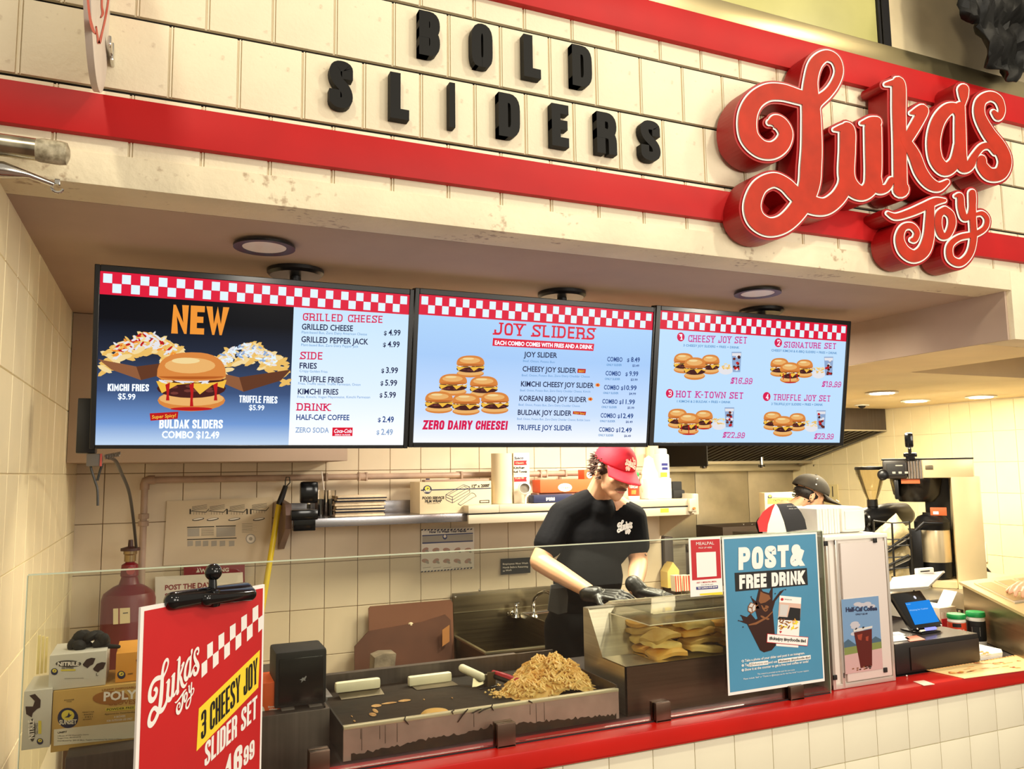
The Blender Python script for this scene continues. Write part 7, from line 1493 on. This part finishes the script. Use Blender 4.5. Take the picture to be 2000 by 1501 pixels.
# sink on the back wall
SNK = mat('sink_steel', (124, 112, 88), .32, .95, var=.1, vs=3, brushed='h')
g = thing('hand_sink', 'steel hand sink with a high splashback on the back wall', 'sink', (1.85, 4.3, .6))
kx0 = at(886, 1160, Y=4.46).x; kx1 = at(1080, 1150, Y=4.46).x; kz1 = at(980, 1152, Y=4.46).z
fl = at(930, 1277, Y=3.98); zr = fl.z; kx0 -= 0
m = mb(SNK); m.box((kx0, 4.46, zr-.25), (kx1+.25, 4.492, kz1), .003); m.build('splashback', g)
xs0 = kx0+.01; xs1 = at(1056, 1262, Y=4.0).x+.05
m = mb(SNK); m.box((xs0, 3.98, zr-.20), (xs1, 4.0, zr), .003); m.box((xs0, 4.0, zr-.2), (xs0+.01, 4.46, zr+.0)); m.box((xs1-.01, 4.0, zr-.2), (xs1, 4.46, zr+.12), .002); m.box((xs0, 3.98, zr-.2), (xs1, 4.46, zr-.19)); m.build('basin', g)
m = mb(mat('sink_rim', (176, 168, 140), .3, .9)); m.box((xs0-.005, 3.968, zr-.006), (xs1+.005, 3.992, zr+.006), .003); m.box((xs0-.012, 3.97, zr-.006), (xs0+.006, 4.46, zr+.006), .003); m.box((kx0, 4.455, kz1-.11), (kx1+.25, 4.462, kz1-.105)); m.build('rim', g)
for x in (890, 937): q = at(x, 1152 if x > 900 else 1166, Y=4.45); m = mb(CHROME); m.ell((q.x, 4.456, q.z), (.007, .006, .007), None, 10, 6); m.build('screw', g)
g = thing('faucet', 'chrome wall faucet with a curved spout above the sink', 'faucet', tuple(at(1030, 1190, Y=4.4)))
F_ = lambda x, y, Y=4.38: at(x, y, Y=Y); m = mb(CHROME)
m.tube([F_(990, 1198), F_(1010, 1198), F_(1042, 1196), F_(1075, 1192)], .012, 12); 
for x in (1008, 1042): q = F_(x, 1200); m.lathe([(.03, -.012), (.024, .0), (.014, .02), (.012, .05), (.018, .055), (.012, .065)], (q.x, 4.38, q.z), (0, 0, 1), 16); m.tube([(q.x, 4.38, q.z), (q.x, 4.455, q.z)], .014, 10)
m.build('body', g); m = mb(CHROME); m.tube(smooth_path([list(F_(1043, 1190)), list(F_(1043, 1172)), list(F_(1052, 1160, 4.3)), list(F_(1066, 1155, 4.2)), list(F_(1078, 1160, 4.15))], 6), .010, 12); m.build('spout', g)
m = mb(CHROME); q = F_(1008, 1178); m.tube([(q.x-.012, 4.37, q.z), (q.x+.012, 4.36, q.z+.004)], .006, 8); m.ell((F_(997, 1195).x, 4.36, F_(997, 1195).z), (.018, .018, .018)); m.build('handle', g)
# brown boards leaning on the wall
BRN = mat('board_brown', (92, 58, 44), .6, var=.12, vs=6)
def board(pts, Y0, Y1, mt, nm, lab):
    zmin = 0.02; P0 = [at(*p, Y=Y0) for p in pts]; z1_ = max(p.z for p in P0); m = mb(mt)
    f = lambda a, b, t: V((a, Y0+(Y1-Y0)*(z1_-b)/max(z1_-zmin, .1)+t, b))
    m.prism([(p.x, p.z) for p in P0], lambda a, b: f(a, b, 0), lambda a, b: f(a, b, .012)); return one(m, nm, lab, 'board')
board([(720, 1188), (724, 1184), (880, 1171), (884, 1176), (888, 1450), (722, 1460)], 4.44, 4.40, mat('board_brown2', (124, 82, 62), .55), 'brown_board', 'tall reddish brown board leaning on the wall left of the sink')
board([(692, 1262), (720, 1232), (760, 1225), (822, 1215), (870, 1200), (880, 1210), (886, 1452), (690, 1462)], 4.40, 4.34, BRN, 'cardboard_flap', 'darker brown cardboard leaning in front of the tall board')
m = mb(mat('tan_flap', (170, 116, 66), .6)); P0 = [at(*p, Y=4.36) for p in ((864, 1230), (878, 1220), (878, 1252), (864, 1262))]; m.prism([(p.x, p.z) for p in P0], lambda a, b: V((a, 4.36, b)), lambda a, b: V((a, 4.365, b))); one(m, 'paper_flap', 'small tan flap beside the sink', 'flap')
m = mb(mat('knob_cream', (206, 190, 160), .5)); q = at(802, 1219, Y=4.41); m.ell((q.x, 4.41, q.z), (.016, .014, .013)); one(m, 'round_knob', 'small cream round knob on the tall brown board', 'knob')
g = thing('paper_bag', 'grey-brown crumpled paper bag standing low before the brown boards', 'bag', tuple(at(750, 1330, Y=4.0)))
P0 = [at(*p, Y=4.05) for p in ((732, 1284), (748, 1277), (774, 1276), (768, 1330), (762, 1420), (722, 1420), (730, 1325))]; m = mb(mat('bag_grey', (128, 116, 100), .7, var=.25, vs=14, bump=.6, bs=20)); m.prism([(p.x, p.z) for p in P0], lambda a, b: V((a, 4.05, b)), lambda a, b: V((a, 4.15, b))); m.build('bag', g)
# ------------------------------------------------------------------ people
SKIN = mat('skin', (216, 164, 128), .5, var=.05, vs=9); TEE = mat('black_tee', (7, 7, 9), .9, spec=.2, bump=.1, bs=60)
GLOVE = mat('black_glove', (20, 19, 17), .38, bump=.2, bs=50); TROU = mat('black_trousers', (7, 8, 10), .9, spec=.2); HAIR = mat('brown_hair', (70, 44, 32), .75)
def solid(m, name, parent, voxel, it=4, angle=180):
    "join the overlapping volumes of m into one continuous smooth surface"
    o = m.build('tmp'); r = o.modifiers.new('r', 'REMESH'); r.mode = 'VOXEL'; r.voxel_size = voxel
    s_ = o.modifiers.new('s', 'SMOOTH'); s_.factor = .5; s_.iterations = it
    dg = bpy.context.evaluated_depsgraph_get(); me = bpy.data.meshes.new_from_object(o.evaluated_get(dg)); bpy.data.objects.remove(o)
    me.shade_smooth(); me.name = name; off = ORG[parent]; me.transform(M.Translation(-off)); me.materials.clear(); me.materials.append(m.ms[0])
    q = bpy.data.objects.new(name, me); COL.objects.link(q); q.parent = parent; ORG[q] = off; return q
def chain(m, pts, rs):
    for a, b, ra, rb in zip(pts, pts[1:], rs, rs[1:]): m.cap(a, b, ra, rb, 16)
def basis(f, up=(0, 0, 1)):
    f = V(f).normalized(); r = f.cross(V(up)).normalized(); u = r.cross(f); return M((r, f, u)).transposed()   # columns: right, forward, up
def hand(m, wrist, fwd, back, side, curl, scale=1.0, spread=.12):
    "wrist point, direction of the fingers, direction of the back of the hand, side +1 if the thumb lies towards fwd x back"
    f = V(fwd).normalized(); bk = V(back); bk = (bk-f*bk.dot(f)).normalized(); s_ = f.cross(bk)*side; k = scale
    pm = wrist+f*.05*k
    for t in (-.03, -.01, .01, .028): m.cap(wrist+s_*t*.6*k+f*.005*k, wrist+s_*t*k+f*.085*k, .015*k, .0125*k, 10)
    for i, (t, L_) in enumerate(((.030, .072), (.011, .080), (-.009, .075), (-.028, .058))):
        p = wrist+s_*t*k+f*.085*k; d = (f+s_*(t*spread*14)).normalized(); c = curl[i] if isinstance(curl, (list, tuple)) else curl; r = .0095*k
        for seg, fr in enumerate((.45, .32, .23)):
            a = c*(.6+.5*seg); ax = d.cross(bk).normalized()
            d = (M.Rotation(-a, 3, ax) @ d).normalized(); q = p+d*L_*fr*k; m.cap(p, q, r, r*.9, 10); p = q; r *= .9
    p = wrist+s_*.024*k+f*.02*k; d = (f*.6+s_*.75-bk*.25).normalized()
    for L_, r in ((.038, .0135), (.03, .0115), (.024, .010)): q = p+d*L_*k; m.cap(p, q, r*k, r*.88*k, 10); p = q; d = (d+f*.35-bk*.2-s_*.2).normalized()
def head(m, C, B, k=1.0):
    T = lambda x, y, z: C+B @ V((x*k, y*k, z*k))
    m.ell(T(0, -.012, .032), (.076*k, .094*k, .084*k), B, 28, 18); m.ell(T(0, .030, -.028), (.060*k, .060*k, .082*k), B, 24, 16); m.ell(T(0, .052, -.078), (.040*k, .040*k, .034*k), B, 20, 12)
    m.cap(T(-.030, .030, -.062), T(0, .068, -.092), .030*k, .024*k); m.cap(T(.030, .030, -.062), T(0, .068, -.092), .030*k, .024*k)
    m.cap(T(0, .084, .012), T(0, .106, -.026), .008*k, .0125*k); m.ell(T(.010, .098, -.030), (.008*k, .010*k, .007*k), B, 10, 8); m.ell(T(-.010, .098, -.030), (.008*k, .010*k, .007*k), B, 10, 8)
    m.cap(T(-.040, .070, .020), T(.040, .070, .020), .012*k, .012*k); m.ell(T(.036, .064, -.022), (.020*k, .020*k, .018*k), B, 12, 8); m.ell(T(-.036, .064, -.022), (.020*k, .020*k, .018*k), B, 12, 8)
    for sx in (-1, 1):
        m.ell(T(sx*.033, .074, .002), (.015*k, .012*k, .010*k), B, 14, 10); m.ell(T(sx*.078, -.010, -.012), (.008*k, .020*k, .030*k), B, 12, 10)
    m.cap(T(-.016, .086, -.060), T(.016, .086, -.060), .0075*k, .0075*k); m.cap(T(-.014, .084, -.070), T(.014, .084, -.070), .008*k, .008*k)
def face_bits(g, C, B, k, stache=True):
    T = lambda x, y, z: C+B @ V((x*k, y*k, z*k))
    dk = mat('lash_dark', (48, 30, 26), .7)
    for sx in (-1, 1):
        m = mb(dk); m.tube([T(sx*.020, .0855, -.003), T(sx*.033, .0885, -.007), T(sx*.046, .081, -.003)], [.0014*k, .002*k, .0012*k], 6); m.build('eyelashes', g)
        m = mb(mat('eyebrow', (84, 56, 40), .8)); m.tube([T(sx*.016, .088, .018), T(sx*.034, .088, .024), T(sx*.052, .076, .018)], [.0035*k, .004*k, .002*k], 6); m.build('eyebrow', g)
    m = mb(mat('lips', (190, 110, 96), .45)); m.tube([T(-.022, .086, -.064), T(-.008, .0955, -.0625), T(0, .095, -.064), T(.008, .0955, -.0625), T(.022, .086, -.064)], [.002*k, .004*k, .004*k, .004*k, .002*k], 8); m.build('lips', g)
    if stache:
        m = mb(mat('moustache', (96, 62, 42), .8)); m.tube([T(-.030, .081, -.058), T(-.016, .0945, -.049), T(0, .1005, -.046), T(.016, .0945, -.049), T(.030, .081, -.058)], [.003*k, .006*k, .0055*k, .006*k, .003*k], 10); m.build('moustache', g)
def capdome(g, C, B, k, mt, mlogo=None, tall=1.0, brim_len=.075, drop=.35):
    T = lambda x, y, z: C+B @ V((x*k, y*k, z*k))
    prof = []; n = 32; vs = []; fs = []
    for i in range(13):
        t = pi/2*i/12
        for j in range(n):
            a = 2*pi*j/n; fr = max(0, sin(a)); bul = 1+.05*fr*sin(t*2)
            vs.append(T(.086*cos(t)*cos(a)*bul, -.010+.104*cos(t)*sin(a)*bul, .030+.090*tall*sin(t)*(1+.06*fr)))
    for i in range(12):
        for j in range(n): fs.append((i*n+j, i*n+(j+1) % n, (i+1)*n+(j+1) % n, (i+1)*n+j))
    o = mb(mt).add(vs, fs).build('crown', g); sl = o.modifiers.new('s', 'SOLIDIFY'); sl.thickness = .003
    vs = []; fs = []; nn = 16
    for i in range(6):
        for j in range(nn+1):
            a = radians(28+124*j/nn); e = i/5; x = .086*cos(a)*(1+.02*e); y = -.010+.104*sin(a)+brim_len*e*(sin(a)**1.3); z = .032-drop*brim_len*e-.35*abs(x)**1.5*e*1.8
            vs.append(T(x, y, z))
    for i in range(5):
        for j in range(nn): fs.append((i*(nn+1)+j, i*(nn+1)+j+1, (i+1)*(nn+1)+j+1, (i+1)*(nn+1)+j))
    o = mb(mt).add(vs, fs).build('brim', g); sl = o.modifiers.new('s', 'SOLIDIFY'); sl.thickness = .003
    m = mb(mt); m.ell(T(0, -.01, .03+.092*tall), (.006*k, .006*k, .004*k)); m.build('button', g)
    if mlogo:
        m = MB()
        def fn(a, b, d):
            u_ = (a-960)*.060/1500; v_ = .066-(b-700)*.060/1500; t = math.asin(min(max((v_-.030)/(.09*tall), 0), .98)); an = pi/2-u_/.092
            return T(.0885*cos(t)*cos(an)*1.05, -.010+.107*cos(t)*sin(an)*1.055+.001, .030+.0925*tall*sin(t)*1.06)
        logo(m, fn, mlogo, 6, 0, None, 4); m.build('cap_logo', g, flip=False)
def tufts(g, C, B, k, mt, seed, n, rng, name='hair', L=(.025, .05)):
    rnd = random.Random(seed); m = mb(mt); T = lambda x, y, z: C+B @ V((x*k, y*k, z*k))
    for _ in range(n):
        a = radians(rnd.uniform(*rng)); z = rnd.uniform(-.05, .045); c = cos(z/.11)
        p = V((.079*cos(a)*c, -.012+.096*sin(a)*c, z)); nrm = V((cos(a), sin(a), .0)); d = (nrm*rnd.uniform(.5, 1)+V((rnd.uniform(-.5, .5), -.4, rnd.uniform(-.9, .5)))).normalized(); l = rnd.uniform(*L)
        q = p+d*l*.55; r_ = q+(d+V((0, -.3, -.6))).normalized()*l*.5
        m.tube([T(*p), T(*q), T(*r_)], [.0045*k, .003*k, .0006], 5)
    m.ell(T(0, -.022, .012), (.080*k, .090*k, .060*k), B, 20, 12); return m.build(name, g)

# ---- the man at the griddle
def P3(x, y, Y): return at(x, y, Y=Y)
g = thing('person', "man in a black T-shirt, red cap and black gloves working behind the glass", 'person', (1.85, 3.2, 0))
HC = P3(1199, 917, 3.02); nb = P3(1170, 966, 3.15); 
tocam = (CAM-HC); tocam.z = 0; tocam.normalize(); rt = V((-tocam.y, tocam.x, 0)); rt = rt if rt.x > 0 else -rt
fdir = tocam*.80+rt*.60+V((0, 0, -.46)); B = basis(fdir, (0, 0, 1)); B = M.Rotation(radians(-6), 3, fdir.normalized()) @ B
S1 = P3(1099, 1006, 3.20); S2 = P3(1236, 1010, 3.16); E1 = P3(1054, 1096, 3.17); W1 = P3(1160, 1160, 2.90); E2 = P3(1247, 1098, 3.12); W2 = P3(1240, 1150, 2.92)
chest = P3(1162, 1050, 3.20); belly = P3(1148, 1125, 3.18); hip = P3(1140, 1205, 3.22); TB = basis(tocam*.9+rt*.35)
m = mb(SKIN); head(m, HC, B); m.cap(nb, HC+B @ V((0, -.03, -.04)), .060, .052)
m.ell(chest, (.165, .10, .15), TB); m.ell(belly, (.145, .095, .15), TB); m.ell(hip, (.16, .11, .12), TB)
chain(m, [nb+(S1-nb)*.4, S1, E1, E1.lerp(W1, .35), W1], [.055, .055, .043, .041, .027]); chain(m, [nb+(S2-nb)*.4, S2, E2, E2.lerp(W2, .4), W2], [.055, .055, .042, .040, .027])
for sx in (-1, 1):
    h0 = hip+TB @ V((sx*.085, 0, -.04)); kn = V((h0.x+tocam.x*.02, h0.y+tocam.y*.02, .50)); an = V((h0.x, h0.y+.02, .10)); chain(m, [h0, kn, an], [.082, .055, .038])
solid(m, 'body', g, .0042, 3)
face_bits(g, HC, B, 1.0)
tufts(g, HC, B, 1.0, HAIR, 5, 260, (160, 380), 'hair', (.014, .034))
redc = mat('cap_red', (204, 20, 44), .75, bump=.05, bs=90); capdome(g, HC, B, 1.0, redc, mat('logo_cream', (240, 214, 190), .6), 1.05, .078, .32)
# T-shirt
m = mb(TEE); m.ell(chest+V((0, 0, .0)), (.180, .118, .158), TB); m.ell(belly, (.162, .112, .16), TB); m.ell(hip+V((0, 0, .06)), (.162, .116, .10), TB)
chain(m, [nb+(S1-nb)*.32+V((0, 0, -.004)), S1+V((0, 0, -.002)), S1.lerp(E1, .62)], [.060, .066, .066]); chain(m, [nb+(S2-nb)*.55+V((0, 0, -.010)), S2+V((0, 0, -.002)), S2.lerp(E2, .60)], [.060, .064, .062])
m.cap(chest+V((0, 0, .06)), nb+V((0, 0, -.062)), .11, .074)
sh = solid(m, 't_shirt', g, .006, 4)
m = mb(TROU); m.ell(hip+V((0, 0, -.02)), (.172, .125, .13), TB)
for sx in (-1, 1):
    h0 = hip+TB @ V((sx*.085, 0, -.04)); kn = V((h0.x+tocam.x*.02, h0.y+tocam.y*.02, .50)); an = V((h0.x, h0.y+.02, .10)); chain(m, [h0, kn, an], [.098, .072, .055])
solid(m, 'trousers', g, .009, 3)
for sx in (-1, 1):
    h0 = hip+TB @ V((sx*.085, 0, 0)); m = mb(BLACK); fx = TB @ V((0, 1, 0)); m.cap(V((h0.x, h0.y+.02, .05))-fx*.03, V((h0.x, h0.y+.02, .04))+fx*.15, .048, .038, 14); m.build('shoe', g)
# gloved hands
f1 = (P3(1232, 1166, 2.76)-W1).normalized(); f2 = (P3(1300, 1163, 2.84)-W2).normalized()
m = mb(GLOVE); m.cap(W1-f1*.03, W1+f1*.015, .034, .034, 16); hand(m, W1+f1*.01, f1, V((-.1, -.35, .9)), 1, (.12, .2, .3, .38), 1.15); solid(m, 'right_glove', g, .0032, 3)
m = mb(GLOVE); m.cap(W2+V((0, .01, .02)), W2+f2*.02, .036, .036, 16); hand(m, W2+f2*.012, f2, V((.1, -.2, .95)), -1, (.2, .3, .36, .4), 1.15); solid(m, 'left_glove', g, .0032, 3)
# apron cloth hanging at the waist
def cloth(px, Y, mt, nm, th=.006):
    pts = [at(*p, Y=Y) for p in px]; return mb(mt).prism([(p.x, p.z) for p in pts], lambda a, b: V((a, Y, b)), lambda a, b: V((a, Y+th, b))).build(nm, g, bevel=.002)
cloth([(1076, 1142), (1105, 1135), (1110, 1165), (1108, 1196), (1090, 1200), (1070, 1192)], 3.05, mat('waist_cloth', (54, 52, 50), .8), 'waist_cloth')
# logo on the chest and tattoos, laid on the surfaces
from mathutils.bvhtree import BVHTree
def skin_bvh(o): me = o.data; off = ORG[o]; return BVHTree.FromPolygons([v.co+off for v in me.vertices], [p.vertices[:] for p in me.polygons])
bt_ = skin_bvh(sh); m = MB()
def onto(bv, x, y, lift): 
    d = ray(x, y).normalized(); h = bv.ray_cast(CAM, d); return (h[0]-d*lift) if h[0] else None
lg = affine(((230, 950), (1775, 700), (730, 115)), ((1206, 1034), (1235, 1027), (1217, 1015)))
def lf(a, b, d): x, y = lg(a, b); p = onto(bt_, x, y, .003+d); return p if p else at(x, y, Y=3.05)
logo(m, lf, mat('shirt_print', (236, 232, 226), .6), 22, 0, None, 4); m.build('chest_logo', g, flip=False)
body = [c for c in g.children if c.name.startswith('body')][0]; bb_ = skin_bvh(body); m = MB(); INKT = mat('tattoo', (56, 48, 50), .6)
def tat(pts, lift=.0015):
    n = len(pts); c = (sum(p[0] for p in pts)/n, sum(p[1] for p in pts)/n); q = [onto(bb_, x, y, lift) for x, y in pts]
    if all(q): m.use(INKT).add(q, [tuple(range(n))], False)
tat([(1055, 1040), (1062, 1038), (1070, 1044), (1066, 1046)]); tat([(1057, 1046), (1066, 1047), (1078, 1052), (1074, 1055), (1062, 1051)]); tat([(1049, 1055), (1056, 1050), (1058, 1054), (1051, 1059)]); tat([(1064, 1041), (1073, 1046), (1076, 1050), (1068, 1047)])
tat([(1068, 1074), (1073, 1073), (1075, 1077), (1069, 1078)]); tat([(1259, 1068), (1266, 1074), (1264, 1076), (1258, 1071)]); tat([(1260, 1080), (1264, 1083), (1262, 1086), (1259, 1083)])
m.build('tattoo', g, flip=False)

# ---- second worker bending down, only the dark cap shows
g = thing('person', 'person in a faded black baseball cap bending down behind the white foam boxes', 'person', (4.0, 4.1, 0))
HC = P3(1582, 968, 4.30); B = basis(V((.84, -.36, -.40))); 
m = mb(SKIN); head(m, HC, B); nb = HC+V((-.13, .10, -.13)); m.cap(nb, HC+B @ V((0, -.03, -.04)), .06, .052)
hip = V((nb.x-.06, nb.y+.10, .90)); mid = nb.lerp(hip, .5)
chain(m, [nb, mid, hip], [.10, .12, .13]); S1 = nb+V((.02, -.18, -.08)); S2 = nb+V((-.02, .18, -.08)); chain(m, [S1, S1+V((.05, -.02, -.27)), S1+V((.22, .02, -.34))], [.055, .042, .028]); chain(m, [S2, S2+V((.05, .02, -.27)), S2+V((.22, -.02, -.34))], [.055, .042, .028])
m.cap(nb, S1, .07, .055); m.cap(nb, S2, .07, .055)
for sy in (-.09, .09): chain(m, [hip+V((0, sy, 0)), V((hip.x+.03, hip.y+sy, .5)), V((hip.x, hip.y+sy, .09))], [.085, .056, .04])
solid(m, 'body', g, .006, 3)
for S_ in (S1, S2):
    w0 = S_+V((.22, .02 if S_ is S1 else -.02, -.34)); m = mb(SKIN); hand(m, w0, V((.9, 0, -.3)), V((.3, 0, .9)), 1 if S_ is S2 else -1, .3); solid(m, 'hand', g, .004, 2)
m = mb(TEE); chain(m, [nb+V((.0, .0, -.09)), mid, hip], [.10, .14, .15]); m.cap(nb+V((-.02, 0, -.06)), S1, .07, .075); m.cap(nb+V((-.02, 0, -.06)), S2, .07, .075); m.cap(S1, S1+V((.03, -.01, -.15)), .07, .06); m.cap(S2, S2+V((.03, .01, -.15)), .07, .06); solid(m, 't_shirt', g, .009, 3)
m = mb(TROU); m.ell(hip, (.15, .16, .14))
for sy in (-.09, .09): chain(m, [hip+V((0, sy, 0)), V((hip.x+.03, hip.y+sy, .5)), V((hip.x, hip.y+sy, .09))], [.10, .075, .055]); m.cap(V((hip.x, hip.y+sy, .05)), V((hip.x+.14, hip.y+sy, .04)), .05, .04)
solid(m, 'trousers', g, .010, 3)
face_bits(g, HC, B, 1.0, False); tufts(g, HC, B, 1.0, mat('dark_hair', (24, 18, 16), .6), 9, 90, (160, 380), 'hair', (.01, .02))
capdome(g, HC, B, 1.24, mat('cap_faded', (52, 46, 38), .85, var=.3, vs=12), None, 1.0, .085, .12)
T = lambda x, y, z: HC+B @ V((x*1.24, y*1.24, z*1.24))
m = mb(pW)
for s_ in ((.080, .03, .085), (.070, .03, .105)): pass
m.ell(T(.083, -.02, .062), (.005, .005, .005), None, 8, 6); m.build('eyelet', g); m = mb(pW); m.ell(T(.066, -.02, .095), (.005, .005, .005), None, 8, 6); m.build('eyelet', g)
m = mb(pW); m.tube([T(.045, .125, .030), T(.040, .145, .028)], .003, 6); m.build('brim_mark', g)

# ---- hand of a person at the right edge, over the cold unit
g = thing('person', 'bare fingers of a person cut off by the right edge, above the cold unit', 'person', (4.6, 2.85, 0))
tpn = (f0-b0).cross(rt).normalized(); d_ = ray(1987, 1176); tip = CAM+d_*((b0-CAM).dot(tpn)/d_.dot(tpn))+V((0, 0, .03)); m = mb(SKIN); wd = V((.97, .16, .02)).normalized(); w0 = tip+wd*.175+V((0, 0, .03))
sh_ = w0+V((.60, .10, .26)); el = w0+V((.27, .03, .02)); nb = sh_+V((.15, .20, .07)); hd = nb+V((-.03, -.02, .19)); hp = V((nb.x+.06, nb.y+.06, .98))
hand(m, w0, -wd, V((0, 0, 1)), 1, (.25, .3, .35, .4), 1.05)
chain(m, [sh_, el, w0-wd*.01], [.056, .044, .027]); Bh = basis(V((-.8, -.5, -.2))); head(m, hd, Bh); m.cap(nb, hd+Bh @ V((0, -.03, -.04)), .06, .052)
s2 = nb+V((.12, .12, -.06)); chain(m, [nb, nb.lerp(hp, .4), hp], [.09, .15, .14]); chain(m, [s2, s2+V((.03, -.05, -.28)), s2+V((-.1, -.1, -.48))], [.055, .043, .028]); m.cap(nb, sh_, .07, .056); m.cap(nb, s2, .07, .055)
for sx in (-.08, .08): chain(m, [hp+V((sx, sx, 0)), V((hp.x+sx, hp.y+sx, .5)), V((hp.x+sx, hp.y+sx, .08))], [.085, .056, .045])
solid(m, 'body', g, .0045, 3)
m = mb(TEE); chain(m, [nb+V((0, 0, -.06)), nb.lerp(hp, .4), hp], [.10, .17, .16]); m.cap(nb+V((0, 0, -.015)), sh_, .08, .075); m.cap(nb+V((0, 0, -.015)), s2, .08, .075); m.cap(sh_, sh_.lerp(el, .5), .075, .06); solid(m, 't_shirt', g, .009, 3)
m = mb(TROU)
for sx in (-.08, .08): chain(m, [hp+V((sx, sx, 0)), V((hp.x+sx, hp.y+sx, .5)), V((hp.x+sx, hp.y+sx, .08))], [.12, .075, .06])
m.ell(hp, (.17, .15, .14)); solid(m, 'trousers', g, .010, 3)
tufts(g, hd, Bh, 1.0, MATS['dark_hair'], 3, 120, (160, 380), 'hair', (.012, .025)); capdome(g, hd, Bh, 1.04, MBLACK, None, 1.0, .075, .3); face_bits(g, hd, Bh, 1.0, False)
